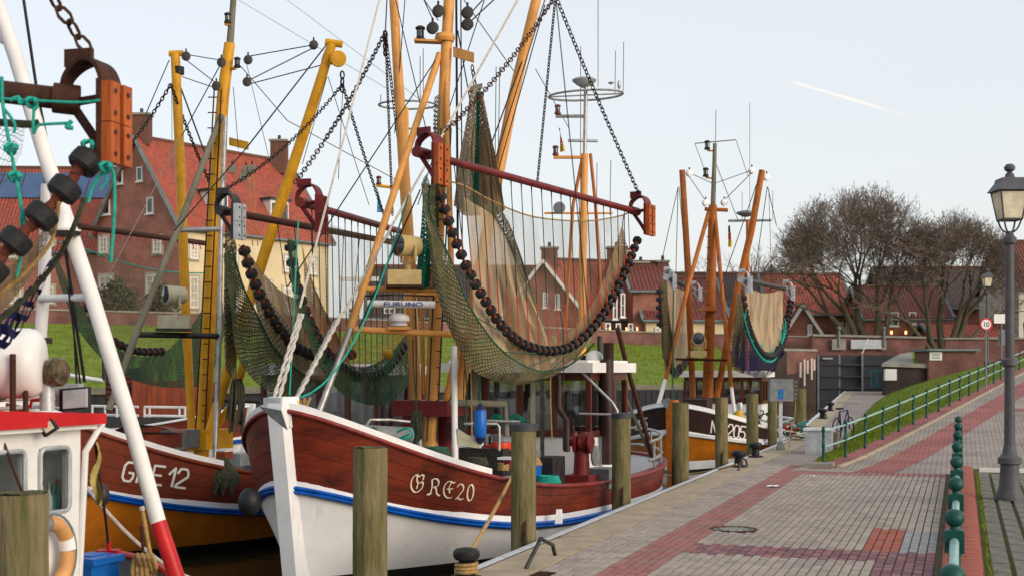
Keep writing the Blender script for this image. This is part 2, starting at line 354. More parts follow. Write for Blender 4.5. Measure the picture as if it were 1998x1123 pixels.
def tilemat(c1, c2):
    def fn(N, L, b, out):                            # pantiles: rolls across, courses up the slope
        uv = N.new('ShaderNodeUVMap'); sp = N.new('ShaderNodeSeparateXYZ'); L.new(uv.outputs[0], sp.inputs[0])
        def wave(src, period, kind):
            m = N.new('ShaderNodeMath'); m.operation = 'DIVIDE'; m.inputs[1].default_value = period; L.new(src, m.inputs[0])
            if kind == 'saw': f = N.new('ShaderNodeMath'); f.operation = 'FRACT'; L.new(m.outputs[0], f.inputs[0]); return f.outputs[0]
            k = N.new('ShaderNodeMath'); k.operation = 'MULTIPLY'; k.inputs[1].default_value = 6.2832; L.new(m.outputs[0], k.inputs[0])
            f = N.new('ShaderNodeMath'); f.operation = 'SINE'; L.new(k.outputs[0], f.inputs[0]); return f.outputs[0]
        a = wave(sp.outputs[0], .26, 'sin'); s = wave(sp.outputs[1], .36, 'saw')
        h = N.new('ShaderNodeMath'); h.operation = 'MULTIPLY_ADD'; h.inputs[1].default_value = .5; L.new(a, h.inputs[0]); L.new(s, h.inputs[2])
        bp = N.new('ShaderNodeBump'); bp.inputs['Strength'].default_value = 1; bp.inputs['Distance'].default_value = .09; bp.invert = True
        L.new(h.outputs[0], bp.inputs['Height']); L.new(bp.outputs[0], b.inputs['Normal'])
        vo = N.new('ShaderNodeTexNoise'); vo.inputs['Scale'].default_value = 3; vo.inputs['Detail'].default_value = 4; L.new(uv.outputs[0], vo.inputs['Vector'])
        rp = N.new('ShaderNodeValToRGB'); rp.color_ramp.elements[0].position = .35; rp.color_ramp.elements[1].position = .65
        rp.color_ramp.elements[0].color = (*c2, 1); rp.color_ramp.elements[1].color = (*c1, 1)
        L.new(vo.outputs[0], rp.inputs[0])
        v2 = N.new('ShaderNodeTexNoise'); v2.inputs['Scale'].default_value = .55; v2.inputs['Detail'].default_value = 6; L.new(uv.outputs[0], v2.inputs['Vector'])
        m2 = N.new('ShaderNodeMapRange'); m2.inputs[1].default_value = .46; m2.inputs[2].default_value = .72; m2.inputs[4].default_value = .6; L.new(v2.outputs[0], m2.inputs[0])
        x2 = N.new('ShaderNodeMixRGB'); x2.inputs[2].default_value = (.13, .075, .05, 1); L.new(m2.outputs[0], x2.inputs[0]); L.new(rp.outputs[0], x2.inputs[1]); L.new(x2.outputs[0], b.inputs['Base Color'])
        b.inputs['Roughness'].default_value = .75; b.inputs['Specular IOR Level'].default_value = .25
    return fn
SPECIAL['tiles_red'] = tilemat((.44, .10, .06), (.30, .07, .048))
SPECIAL['tiles_brown'] = tilemat((.20, .055, .045), (.13, .04, .035))
SPECIAL['tiles_dark'] = tilemat((.085, .058, .052), (.055, .042, .04))
def netmat(c1, c2, cell, thick, fade=0.0):
    """knotted netting: strands opaque, openings clear, some random doubling of the cloth"""
    def fn(N, L, b, out):
        uv = N.new('ShaderNodeUVMap')
        wp = N.new('ShaderNodeTexNoise'); wp.inputs['Scale'].default_value = 3.5; wp.inputs['Detail'].default_value = 2; L.new(uv.outputs[0], wp.inputs['Vector'])
        ad = N.new('ShaderNodeVectorMath'); ad.operation = 'MULTIPLY_ADD'; ad.inputs[1].default_value = (.10, .10, 0); L.new(wp.outputs['Color'], ad.inputs[0]); L.new(uv.outputs[0], ad.inputs[2])
        mp = N.new('ShaderNodeMapping'); mp.inputs['Rotation'].default_value = (0, 0, R(45)); mp.inputs['Scale'].default_value = (1/cell,)*3
        L.new(ad.outputs[0], mp.inputs[0]); sp = N.new('ShaderNodeSeparateXYZ'); L.new(mp.outputs[0], sp.inputs[0])
        lines = []
        for k in (0, 1):
            f = N.new('ShaderNodeMath'); f.operation = 'FRACT'; L.new(sp.outputs[k], f.inputs[0])
            g = N.new('ShaderNodeMath'); g.operation = 'SUBTRACT'; g.inputs[1].default_value = .5; L.new(f.outputs[0], g.inputs[0])
            a = N.new('ShaderNodeMath'); a.operation = 'ABSOLUTE'; L.new(g.outputs[0], a.inputs[0]); lines.append(a.outputs[0])
        mx = N.new('ShaderNodeMath'); mx.operation = 'MAXIMUM'; L.new(lines[0], mx.inputs[0]); L.new(lines[1], mx.inputs[1])
        gt = N.new('ShaderNodeMath'); gt.operation = 'GREATER_THAN'; L.new(mx.outputs[0], gt.inputs[0])
        fo = N.new('ShaderNodeTexNoise'); fo.inputs['Scale'].default_value = 1.0; fo.inputs['Detail'].default_value = 4
        st = N.new('ShaderNodeMapping'); st.inputs['Scale'].default_value = (3.2, .7, 1); L.new(uv.outputs[0], st.inputs[0]); L.new(st.outputs[0], fo.inputs['Vector'])
        mr = N.new('ShaderNodeMapRange'); mr.inputs[1].default_value = .35; mr.inputs[2].default_value = .68; mr.inputs[3].default_value = .5-thick*.55; mr.inputs[4].default_value = .5-thick*1.5
        L.new(fo.outputs[0], mr.inputs[0]); L.new(mr.outputs[0], gt.inputs[1])
        rp = N.new('ShaderNodeValToRGB'); rp.color_ramp.elements[0].position = .38; rp.color_ramp.elements[1].position = .62
        rp.color_ramp.elements[0].color = (*c2, 1); rp.color_ramp.elements[1].color = (*c1, 1); L.new(fo.outputs[0], rp.inputs[0])
        df = N.new('ShaderNodeBsdfDiffuse'); L.new(rp.outputs[0], df.inputs[0])
        tl = N.new('ShaderNodeBsdfTranslucent'); L.new(rp.outputs[0], tl.inputs[0])
        mt = N.new('ShaderNodeMixShader'); mt.inputs[0].default_value = .35; L.new(df.outputs[0], mt.inputs[1]); L.new(tl.outputs[0], mt.inputs[2])
        t = N.new('ShaderNodeBsdfTransparent'); ms = N.new('ShaderNodeMixShader')
        L.new(gt.outputs[0], ms.inputs[0]); L.new(t.outputs[0], ms.inputs[1]); L.new(mt.outputs[0], ms.inputs[2]); L.new(ms.outputs[0], out.inputs[0])
    return fn
SPECIAL['net_beige'] = netmat((.56, .43, .28), (.42, .33, .22), .018, .30)
SPECIAL['net_sheer'] = netmat((.20, .165, .11), (.15, .13, .085), .03, .075)
SPECIAL['net_green'] = netmat((.27, .235, .14), (.07, .105, .065), .045, .30)
SPECIAL['net_olive'] = netmat((.40, .315, .185), (.20, .18, .10), .045, .30)
SPECIAL['net_teal'] = netmat((.16, .18, .11), (.03, .125, .085), .045, .31)
SPECIAL['net_bright'] = netmat((.02, .20, .13), (.01, .13, .09), .045, .42)
SPECIAL['net_blue'] = netmat((.035, .035, .11), (.03, .03, .06), .07, .24)
SPECIAL['net_strand'] = netmat((.055, .075, .035), (.02, .055, .035), .058, .105)
SPECIAL['net_strand_blue'] = netmat((.03, .03, .09), (.02, .02, .05), .07, .14)
SPECIAL['net_brown'] = netmat((.33, .235, .135), (.21, .15, .09), .03, .36)
# ================================================================ SETTING: water, quay, paving, banks
WZ = -.65
struct(MB().add([(-500, -20, WZ), (200, -20, WZ), (200, 130, WZ), (-500, 130, WZ)], [(0, 1, 2, 3)]), 'harbour_water', 'water', smooth=False)
def ramp(u): x = u-30.5; return min(3.3, max(0, .0325*(x+math.sqrt(x*x+6))-.034))
def w_rail(u): return 1.9+.158*(u-29.65)
def w_edge(u): return 0 if u < 39.9 else -3.2*(u-39.9)/59.25
TOE = [(29.6, 1.75), (41.6, 1.46), (70.8, .5), (99, .1)]
def w_toe(u):
    for (a, b), (c, d) in zip(TOE, TOE[1:]):
        if u <= c: return lerp(b, d, (u-a)/(c-a))
    return TOE[-1][1]
def zq(u): return 0 if u < 39.9 else .0076*(u-39.9)
def stripgrid(mb, u0, u1, n, wa, wb, z, m=1):
    return mb.grid(lambda i, j: Q(lerp(u0, u1, i), lerp(wa(lerp(u0, u1, i)), wb(lerp(u0, u1, i)), j), z(lerp(u0, u1, i), j)), n, m,
                   lambda i, j: (lerp(u0, u1, i), lerp(wa(lerp(u0, u1, i)), wb(lerp(u0, u1, i)), j)), flip=True)
K = lambda c: (lambda *a: c)
quay = struct(stripgrid(MB(), 2, 30, 1, K(.66), K(4.52), K(-.016)), 'quay_paving', 'joint_sand', smooth=False)
rng = random.Random(5)
def paver_mesh(a, b, mat, name):
    m = MB(); e = .004; h = .028
    m.add([(-a/2, -b/2, -h), (a/2, -b/2, -h), (a/2, b/2, -h), (-a/2, b/2, -h),
           (-a/2+e, -b/2+e, 0), (a/2-e, -b/2+e, 0), (a/2-e, b/2-e, 0), (-a/2+e, b/2-e, 0)],
          [(4, 5, 6, 7), (0, 1, 5, 4), (1, 2, 6, 5), (2, 3, 7, 6), (3, 0, 4, 7)])
    return mesh_of(m, name, mat, False)
PL, PWd = .205, .098
pm = {k: paver_mesh((PL if k in ('grey', 'red', 'orange') else PL/2)-.003, PWd-.009, 'paver_'+k, 'paver_'+k) for k in ('grey', 'red', 'purple', 'orange', 'stone')}
pm['small'] = paver_mesh(PL/2-.003, PWd-.009, 'paver_red', 'paver_small')
joined = {k: MB() for k in pm}
cand = []
ncol = int((4.50-.70)/PWd); nrow = int(20.4/PL)
for c in range(ncol):
    wc = .70+PWd*(c+.5)
    for r in range(nrow):
        u = 9.8+PL*(r+.5+(.5 if c % 2 else 0))
        k = 'grey'
        if 1.30 < wc < 1.80: k = 'red'
        elif wc > 1.8 and 16.0 < u < 16.85: k = 'purple'
        elif wc > 1.8 and 27.6 < u < 28.4: k = 'red'
        elif 16.85 < u < 19 and 3.66 < wc < 4.08: k = 'orange'
        elif 16.85 < u < 18.8 and wc > 4.08: k = 'stone'
        elif u < 16 and wc > 3.85: k = 'purple'
        if (u-18.35)**2+((wc-1.98))**2 < .31**2: continue            # manhole
        if abs(u-14.0) < .24 and wc < .92: continue                   # gully grate
        if k in ('purple', 'stone'):
            for q in (-.25, .25): cand.append((u+q*PL, wc, k if k == 'stone' else ('purple' if rng.random() < .72 else 'small')))
        else: cand.append((u, wc, k))
cand.sort(key=lambda t: abs(t[0]-13.9)+.02*t[1])
for i, (u, wc, k) in enumerate(cand):
    p = Q(u, wc, rng.uniform(-.004, .003)-.012*max(0, math.sin(u*.9+wc*1.3)-.75)); tilt = rng.uniform(-.014, .014)
    ax = (QD+UP*tilt).normalized(); az = ax.cross(QW).normalized()*-1
    az = az if az.z > 0 else -az
    ay = az.cross(ax)
    if i < 300:
        inst(pm[k], 'paver', quay, frame(p, ax, ay, az))
    else:
        m = pm[k]; joined[k].add([p+ax*v.co.x+ay*v.co.y+az*v.co.z for v in m.vertices], [tuple(f.vertices) for f in m.polygons])
for k, mb in joined.items():
    if mb.f: mb.build('paver_field', 'paver_'+k if k != 'small' else 'paver_red', quay, smooth=False, kind='stuff')
# coping slabs with a rounded steel edge
cope = struct(MB().obox(Q(2, .03, -3), QD*37.9, QW*.66, UP*2.96), 'quay_wall', 'wet_wall', smooth=False)
u = 3.0
while u < 39.7:
    l = min(1.55, 39.8-u); MB().obox(Q(u+.004, .14, -.2), QD*(l-.008), QW*.545, UP*(.2+rng.uniform(.004, .010))).build('coping_slab', 'concrete', cope, smooth=False); u += 1.55
def steel_edge(pts):
    prof = [(.14, .016), (.03, .016), (-.02, -.004), (-.035, -.05), (-.035, -.22), (.14, -.22)]
    m = MB(); n = len(prof)
    for p, o in pts:
        for a, b in prof: m.v.append(p+o*a+UP*b)
    for i in range(len(pts)-1):
        for k in range(n-1): m.f.append((i*n+k, i*n+k+1, (i+1)*n+k+1, (i+1)*n+k))
    return m
steel_edge([(Q(13.9, 0), QW), (Q(39.9, 0), QW)]).build('steel_edge', 'edge_steel', cope)
steel_edge([(Q(2, 0), QW), (Q(13.1, 0), QW)]).build('steel_edge', 'edge_steel', cope)
MB().box(Q(13.5, .26, -.03), .8, .34, .07, QD).build('ladder_recess', 'galvanised', cope, smooth=False)
MB().box(Q(13.93, .03, -.02), .1, .16, .14, QD).build('recess_end', 'galvanised', cope, smooth=False)
# lower quay after the bend
lq = struct(stripgrid(MB(), 29.9, 99, 40, lambda u: w_edge(u)+.6, lambda u: w_toe(u)+.3, lambda u, j: zq(u)+.001), 'lower_quay_paving', 'road_paving', smooth=False)
m = stripgrid(MB(), 39.9, 99, 10, lambda u: w_edge(u)+.08, lambda u: w_edge(u)+.72, lambda u, j: zq(u)+.008)
m.build('coping_strip', 'concrete', lq, smooth=False)
steel_edge([(Q(u, w_edge(u), zq(u)), QW) for u in (39.9, 60, 80, 99)]).build('steel_edge', 'edge_steel', lq)
stripgrid(MB(), 39.9, 99, 4, lambda u: w_edge(u)+.02, lambda u: w_edge(u)+.03, lambda u, j: zq(u)-.03-(1-j)*3).build('quay_face', 'wet_wall', lq, smooth=False)
# dike road up the ramp
road = struct(stripgrid(MB(), 28.4, 110, 80, lambda u: w_rail(u)+(.0 if u > 29.6 else -.25), K(45), lambda u, j: ramp(u)-.002, 1), 'dike_road', 'road_paving', smooth=False)
stripgrid(MB(), 29.0, 100, 70, lambda u: w_rail(u)-.05, lambda u: w_rail(u)+.42, lambda u, j: ramp(u)+.004).build('red_strip', 'road_red', road, smooth=False)
stripgrid(MB(), 28.4, 100, 70, lambda u: w_rail(u)+1.0, lambda u: w_rail(u)+1.75, lambda u, j: ramp(u)+.004).build('red_band', 'road_red', road, smooth=False)
stripgrid(MB(), 28.4, 29.1, 2, K(4.5), K(30), lambda u, j: ramp(u)+.003).build('red_band', 'road_red', road, smooth=False)
stripgrid(MB(), 43, 43.9, 2, lambda u: w_rail(u)+1.75, K(30), lambda u, j: ramp(u)+.004).build('red_band', 'road_red', road, smooth=False)
# kerb of the strip and its edge stones
for i in range(36):
    u = 29.4+i*1.5
    MB().obox(Q(u, w_rail(u)+.42, ramp(u)-.1), QD*1.49+QW*.158*1.49+UP*(ramp(u+1.5)-ramp(u)), QW*.09, UP*.13).build('kerb_stone', 'concrete', road, smooth=False)
MB().box(Q(29.45, 1.95, .04), .5, .55, .12, QD).build('end_stone', 'concrete_grey', road, smooth=False)
# grass bank below the ramp
bank = struct(stripgrid(MB(), 29.6, 99, 60, w_toe, w_rail, lambda u, j: lerp(zq(u)+.004, ramp(u)+.012, j**.8), 6), 'grass_bank', 'grass')
# right hand strip: raised brick kerb and slabs with grass joints
kb = struct(stripgrid(MB(), 6, 28.4, 12, K(4.52), K(4.89), lambda u, j: .01+.008*(u-11)), 'brick_kerb', 'joint_sand', smooth=False)
m = MB()
prof = [(-.20, -.16), (-.20, .012), (-.17, .03), (.13, .03), (.175, .015), (.20, -.03), (.20, -.16)]
for s_ in (-.049, .049):
    for a, b in prof: m.v.append(V((s_, a, b)))
n = len(prof)
for k in range(n-1): m.f.append((k, k+1, n+k+1, n+k))
m.f += [tuple(range(n-1, -1, -1)), tuple(range(n, 2*n))]
kbm = mesh_of(m, 'kerb_brick', 'kerb_red', True)
u = 8.0
while u < 28.3:
    inst(kbm, 'kerb_brick', kb, frame(Q(u, 4.70, .012+.008*(u-11)+rng.uniform(-.002, .002)), QD, -QW, UP) if False else frame(Q(u, 4.70, .012+.008*(u-11)+rng.uniform(-.002, .002)), QD, QW, UP)); u += .104
sl_ = struct(stripgrid(MB(), 6, 28.4, 4, K(4.9), K(14), lambda u, j: -.02+.008*(u-11)), 'grass_paving', 'moss_joint', smooth=False)
sm = MB(); a, b, e = .58, .185, .012
sm.add([(-a/2, -b/2, -.04), (a/2, -b/2, -.04), (a/2, b/2, -.04), (-a/2, b/2, -.04), (-a/2+e, -b/2+e, .0), (a/2-e, -b/2+e, .0), (a/2-e, b/2-e, .0), (-a/2+e, b/2-e, .0)],
       [(4, 5, 6, 7), (0, 1, 5, 4), (1, 2, 6, 5), (2, 3, 7, 6), (3, 0, 4, 7)])
slm = mesh_of(sm, 'slab', 'slab', False)
for c in range(9):
    for r in range(29):
        u = 10.2+r*.6+(.3 if c % 2 else 0)
        if u > 27.2: continue
        inst(slm, 'slab', sl_, frame(Q(u, 5.06+c*.215, .012+.008*(u-11)+rng.uniform(-.006, .004)), QD, QW, UP))
MB().box(Q(27.7, 9.5, .13), .14, 9.0, .1, QD).build('white_kerb', 'trim_white', sl_, smooth=False)
# grass tufts along the kerb
tm = MB()
for i in range(900):
    u = rng.uniform(10, 27); p = Q(u, 4.935+abs(rng.gauss(0, .035)), .0+.008*(u-11)); d = V((rng.gauss(0, .5), rng.gauss(0, .5), 1)).normalized()*rng.uniform(.03, .085); s = V((rng.uniform(-1, 1), rng.uniform(-1, 1), 0)).normalized()*.005
    tm.add([p-s, p+s, p+d], [(0, 1, 2)])
tg = tm.build('kerb_grass', 'grass', None, smooth=False, kind='stuff'); tag(tg, 'green grass tufts growing along the red brick kerb', 'grass')
# far bank, flood wall line and town ground
BT = [V((-90, 36, 0)), V((-46, 48, 0)), V((-22, 58, 0)), V((0, 66, 0)), V((13, 73, 0)), V((17, 90, 0))]
BC = [V((-75, 70, 4.7)), V((-46, 75, 4.75)), V((-30.6, 80, 4.8)), V((-14.8, 88, 4.7)), V((10, 103, 3.9)), V((23.2, 104, 3.5))]
def bank2(i, j):
    a = pl(BT, i*.97); b = pl(BC, i*.93); p = a.lerp(b, j); z = lerp(1.1, b.z, j**1.1) if j > .03 else .7
    return V((p.x, p.y, z+.12*math.sin(i*37+j*9)*j*(1-j)))
fb = struct(MB().grid(bank2, 60, 14, flip=False), 'far_bank', 'grass')
fb.data.flip_normals() if fb.data.polygons[5].normal.z < 0 else None
struct(MB().add([(-1500, 70, 3.3), (1500, 70, 3.3), (1500, 3000, 3.3), (-1500, 3000, 3.3)], [(0, 1, 2, 3)]) if False else
       MB().add([V((-900, 75, 3.4)), V((-46, 75.5, 3.4)), V((-14.8, 88.5, 3.4)), V((10, 103.5, 3.4)), V((60, 104.5, 3.4)), V((900, 104.5, 3.4)), V((900, 3000, 3.4)), V((-900, 3000, 3.4))], [tuple(range(8))]), 'town_ground', 'dry_grass', smooth=False)
# timber quay wall along the far shore
tq = thing('timber_quay_wall', 'dark timber quay wall with weathered cap beam along the far grass shore', 'quay wall', pl(BT, .5))
MB().tube([p+V((0, 0, 1.05)) for p in BT[:5]], .22, 4).build('cap_beam', 'weathered_wood', tq, smooth=False)
m = MB()
for a, b in zip(BT, BT[1:]): m.add([a+V((0, 0, -2)), b+V((0, 0, -2)), b+V((0, 0, 1)), a+V((0, 0, 1))], [(0, 1, 2, 3)])
m.build('backing_wall', 'tarred_wood', tq, smooth=False)
a, b = V((0, 66, 0)), V((13, 73, 0)); e = (b-a).normalized(); nn = V((e.y, -e.x, 0)); k = 0
while k < 14.2:
    MB().box(a+e*k+nn*.1+V((0, 0, -.05)), .36, .12, 2.0, e).build('plank', 'tarred_wood', tq, smooth=False); k += .4

# blades and tufts on the banks
def tufts(parent, n, fn, h, wd, seed):
    rg = random.Random(seed); m = MB()
    for i in range(n):
        p = fn(rg.random(), rg.random()); d_ = V((rg.gauss(0, .45), rg.gauss(0, .45), 1)).normalized()*h*rg.uniform(.4, 1.3); s = V((rg.uniform(-1, 1), rg.uniform(-1, 1), 0)).normalized()*wd
        m.v += [p-s, p+s, p+d_]; k = len(m.v); m.f.append((k-3, k-2, k-1))
    return m.build('grass_blades', 'grass', parent, smooth=False, kind='stuff')
def bk1(i, j): u = 29.8+(i**1.5)*66; return Q(u, lerp(w_toe(u), w_rail(u)-.05, j), lerp(zq(u)+.004, ramp(u)+.012, j**.8)-.01)
tufts(bank, 42000, bk1, .07, .010, 3)
tufts(fb, 42000, lambda i, j: bank2(.25+.75*i, .05+.93*j)-V((0, 0, .02)), .16, .03, 4)
# ================================================================ QUAY FURNITURE
def place_copy(root, loc, label, group=None):
    r = root.copy(); col.objects.link(r); r.location = loc; WL[r.name] = V(loc); r['label'] = label
    if group: r['group'] = group
    for ch in root.children:
        c = ch.copy(); col.objects.link(c); c.parent = r; WL[c.name] = V(loc)
        for g in ch.children:
            d_ = g.copy(); col.objects.link(d_); d_.parent = c
    return r
# ---- wooden mooring piles
def pile(u, w_, top, r, label, cap=None, lean=(0, 0), bracket=True):
    b = Q(u, w_, -3); t = Q(u, w_, top)+V((lean[0], lean[1], 0)); root = thing('mooring_pile', label, 'pile', b, 'timber mooring piles along the quay')
    n = 40; rg = random.Random(u); ph = [rg.uniform(-1, 1)-(2.2 if rg.random() < .16 else 0) for _ in range(n)]; m = MB(); rows = 40; bx_, by_ = rg.uniform(-.02, .02), rg.uniform(-.015, .015)
    for i in range(rows+1):
        f = i/rows; c = b.lerp(t, f)+V((bx_*math.sin(f*7), by_*math.sin(f*5+1), 0))*(1-f)
        for k in range(n):
            a = 2*math.pi*k/n
            rr = r*(1.05-.09*f)*(1+.020*ph[k]+.016*math.sin(f*9+ph[(k*3) % n]*4)+.012*rg.uniform(-1, 1)+.035*math.sin(a*2+u+f*2)+.02*math.sin(a*3+f*6))
            m.v.append(c+V((math.cos(a)*rr, math.sin(a)*rr, 0)))
    for i in range(rows):
        for k in range(n): m.f.append((i*n+k, i*n+(k+1) % n, (i+1)*n+(k+1) % n, (i+1)*n+k))
    m.build('shaft', 'pile_wood', root, ang=60)
    m2 = MB(); m2.add([m.v[rows*n+k]+UP*rg.uniform(-.004, .014) for k in range(n)]+[t+UP*.012], [(k, (k+1) % n, n) for k in range(n)]); m2.build('end_grain', 'pile_end', root, smooth=False)
    if cap: MB().lathe([(r*1.06, -.05), (r*1.06, .015), (r*.9, .03)], t, 18).build('metal_cap', cap, root)
    if bracket:
        c = b.lerp(t, .68); c.z = .02+top*.06; d_ = V((-c.x, -c.y, 0)).normalized(); c = c+d_*(r*1.0)+QW*.0
        MB().box(c, .07, .03, .22, d_.orthogonal()).build('bracket', 'rust', root, smooth=False)
        lk = MB()
        for q in range(4): lk.tube([c+UP*(-.03-.05*q)+d_*.03+V((math.cos(a)*.018*(q % 2), .0, 0))+UP*math.sin(a)*.034+d_.orthogonal()*math.cos(a)*.016 for a in [i*math.pi/4 for i in range(9)]], .007, 5, False)
        lk.build('chain', 'chain_dark', root)
    return root
def upile(x, w_=-.22):                                # quay distance at which column x meets the pile line
    k = (x-CX)/F; p0 = Q(0, w_); return (k*p0.y-p0.x)/(QD.x-k*QD.y)
for x, top, r, lab, cap, br in [(38, 1.32, .155, 'large weathered pile in the bottom left corner before the white wheelhouse', None, False),
                            (722, 1.316, .148, 'greenish timber pile standing before the bow of GRE 20', None, False),
                            (1022, 1.33, .155, 'yellow-lichened timber pile with grey cap beside the hoop ladder handle', 'slate', True),
                            (1213, 1.31, .150, 'timber pile with slate cap beside the stern of GRE 20', 'slate', True),
                            (1328, 1.38, .155, 'thick brown pile standing before the stem of the 205 boat', None, False),
                            (1408, 1.39, .14, 'greyish pile covering the middle of the 205 lettering', None, True),
                            (1468, 1.39, .155, 'green pile just right of the 205 lettering', None, False),
                            (1507, 1.2, .13, 'thin pile behind the grey electricity pedestal', None, False),
                            (1561, 1.38, .2, 'broad pile nearest the lock right of the electricity pedestal', None, False)]:
    pile(upile(x), -.22, top, r, lab, cap, bracket=br)
# ---- cast iron mooring bollards
def bollard(p, label, rope=False, s=1.0):
    root = thing('mooring_bollard', label, 'bollard', p, 'black mooring bollards on the coping')
    MB().lathe([(.15*s, 0), (.15*s, .025*s), (.08*s, .04*s), (.072*s, .15*s)], p, 20).build('foot', 'black', root)
    MB().lathe([(.07*s, .15*s), (.075*s, .17*s), (.115*s, .19*s), (.13*s, .225*s), (.125*s, .262*s), (.10*s, .285*s), (.04*s, .297*s), (0, .298*s)], p, 22).build('head', 'black', root)
    if rope:
        pts = [p+V((math.cos(a)*.098, math.sin(a)*.098, .045+.011*a/2)) for a in [i*.35 for i in range(60)]]
        MB().tube(pts, .018, 6).build('rope_turns', 'rope_tan', root)
    return root
b1 = bollard(G(910, 1128, .01), 'black mooring bollard with tan rope at the bottom edge of the picture', True)
b2 = bollard(G(1441, 910, .01), 'nearer of two black bollards beside the small hoop handle', s=1.15)
b3 = bollard(G(1474, 891, .01), 'farther of two black bollards near the electricity pedestal', s=1.15)
b4 = bollard(Q(54, w_edge(54)+.4, zq(54)), 'nearer black bollard on the far quay towards the lock', s=1.35)
b5 = bollard(Q(62, w_edge(62)+.4, zq(62)), 'farthest black bollard on the quay before the lock gate', s=1.35)
def tiedrope(name, label, pts, r, mat, n=6):
    m = MB().tube(pts, r, n); o = m.build(name, mat, None, origin=pts[0]); return tag(o, label, 'rope')
# ---- hoop handles over the ladders
def hoop(a, b, c, d_, label):
    o = MB().tube(spl([a, a.lerp(b, .8), b, b.lerp(c, .25), c, c.lerp(d_, .2), d_], 5), .021, 8).build('ladder_hoop', 'dark_steel', None, origin=a); tag(o, label, 'handle', 'ladder hoop handles on the coping')
Y0 = G(1026, 1108, .01).y; Y1 = G(1083, 1082, .01).y
hoop(G(1026, 1108, .01), P(1055, 1050, Y0+.15), P(1078, 1062, Y1-.1), G(1083, 1082, .01), 'bent steel hoop handle beside the ladder recess in the foreground coping')
hoop(G(1440, 917, .01), P(1449, 893, 26.8), P(1455, 896, 27.3), G(1458, 907, .01), 'small steel hoop handle beside the nearer pair of bollards')
hoop(G(1607, 817, .1), P(1609, 806, 51), P(1612, 808, 51.5), G(1613, 815, .1), 'tiny steel hoop handle on the coping towards the lock')
# ---- manhole, gully, litter
mh = thing('manhole_cover', 'round cast manhole cover set in the grey pavers', 'manhole', Q(18.35, 1.98, .002))
MB().lathe([(.30, -.02), (.30, .004), (.26, .006), (.255, -.004)], Q(18.35, 1.98), 32).build('rim', 'rust', mh)
MB().lathe([(.25, -.02), (.25, .000), (.14, .003), (.02, .003)], Q(18.35, 1.98), 32).build('lid', 'concrete_grey', mh)
for i in range(12):
    a = i*math.pi/6; MB().box(Q(18.35, 1.98, .003)+V((math.cos(a)*.2, math.sin(a)*.2, 0)), .05, .02, .008, V((math.cos(a), math.sin(a), 0))).build('lid_rib', 'dark_steel', mh, smooth=False)
gg = thing('gully_grate', 'dark drain grate in the pavers beside the coping', 'drain', Q(14.0, .8, 0))
MB().box(Q(14.0, .81, -.012), .46, .2, .02, QD).build('frame', 'dark_steel', gg, smooth=False)
for i in range(7): MB().box(Q(13.82+i*.06, .81, .001), .022, .18, .01, QD).build('bar', 'rust', gg, smooth=False)
for x, y, s, lab in [(1508, 949, .12, 'crumpled white paper scrap on the grey pavers'), (1586, 930, .06, 'small white scrap near the railing end stone')]:
    p = G(x, y, .004); m = MB(); rg = random.Random(x)
    m.grid(lambda i, j: p+V(((i-.5)*s*1.8, (j-.5)*s*1.4, .008+.03*abs(math.sin(i*5+j*3))*rg.uniform(.5, 1))), 6, 4)
    tag(m.build('paper_scrap', 'paper', None, smooth=False, origin=p), lab, 'litter')
# ---- ball-topped railing on the kerb
br = thing('kerb_railing', 'dark green railing with ball-topped posts on the red brick kerb', 'railing', Q(11, 4.66, .03))
post = MB().lathe([(.06, 0), (.06, .03), (.045, .06), (.040, .45), (.055, .5), (.055, .54), (.042, .58), (.042, .74)], (0, 0, 0), 16)
post_m = mesh_of(post, 'post', 'rail_green')
blk = MB(); a = .064; e = .01
for z, h in ((.74, a-e), (.745, a), (.885, a), (.895, a-e)): blk.v += [V((-h, -h, z)), V((h, -h, z)), V((h, h, z)), V((-h, h, z))]
for i in range(3):
    for k in range(4): blk.f.append((i*4+k, i*4+(k+1) % 4, (i+1)*4+(k+1) % 4, (i+1)*4+k))
blk.f += [(3, 2, 1, 0), (12, 13, 14, 15)]
blk_m = mesh_of(blk, 'block', 'rail_green', False)
ball_m = mesh_of(MB().lathe([(.03, .895), (.028, .915)]+[(.066*math.sin(math.pi*i/12), .972-.062*math.cos(math.pi*i/12)) for i in range(2, 13)], (0, 0, 0), 24), 'ball', 'rail_green')
us = [8.5+2.55*i*.995 for i in range(8)]
for i, u in enumerate(us):
    p = Q(u, 4.64, .03+.008*(u-11)); fm = frame(p, QD, V((-QD.y, QD.x, 0)), UP)
    o = inst(post_m, 'post', br, fm); WL[o.name] = WL[br.name]
    inst(blk_m, 'block', br, fm); inst(ball_m, 'ball', br, fm)
    if i < 7:
        q = Q(us[i+1], 4.64, .03+.008*(us[i+1]-11)); e_ = (q-p).normalized()
        MB().tube([p+UP*.815+e_*.06, q+UP*.815-e_*.06], .031, 12).build('top_rail', 'rail_pale', br)
        MB().tube([p+UP*.52+e_*.05, q+UP*.52-e_*.05], .022, 10).build('lower_rail', 'rail_green', br)
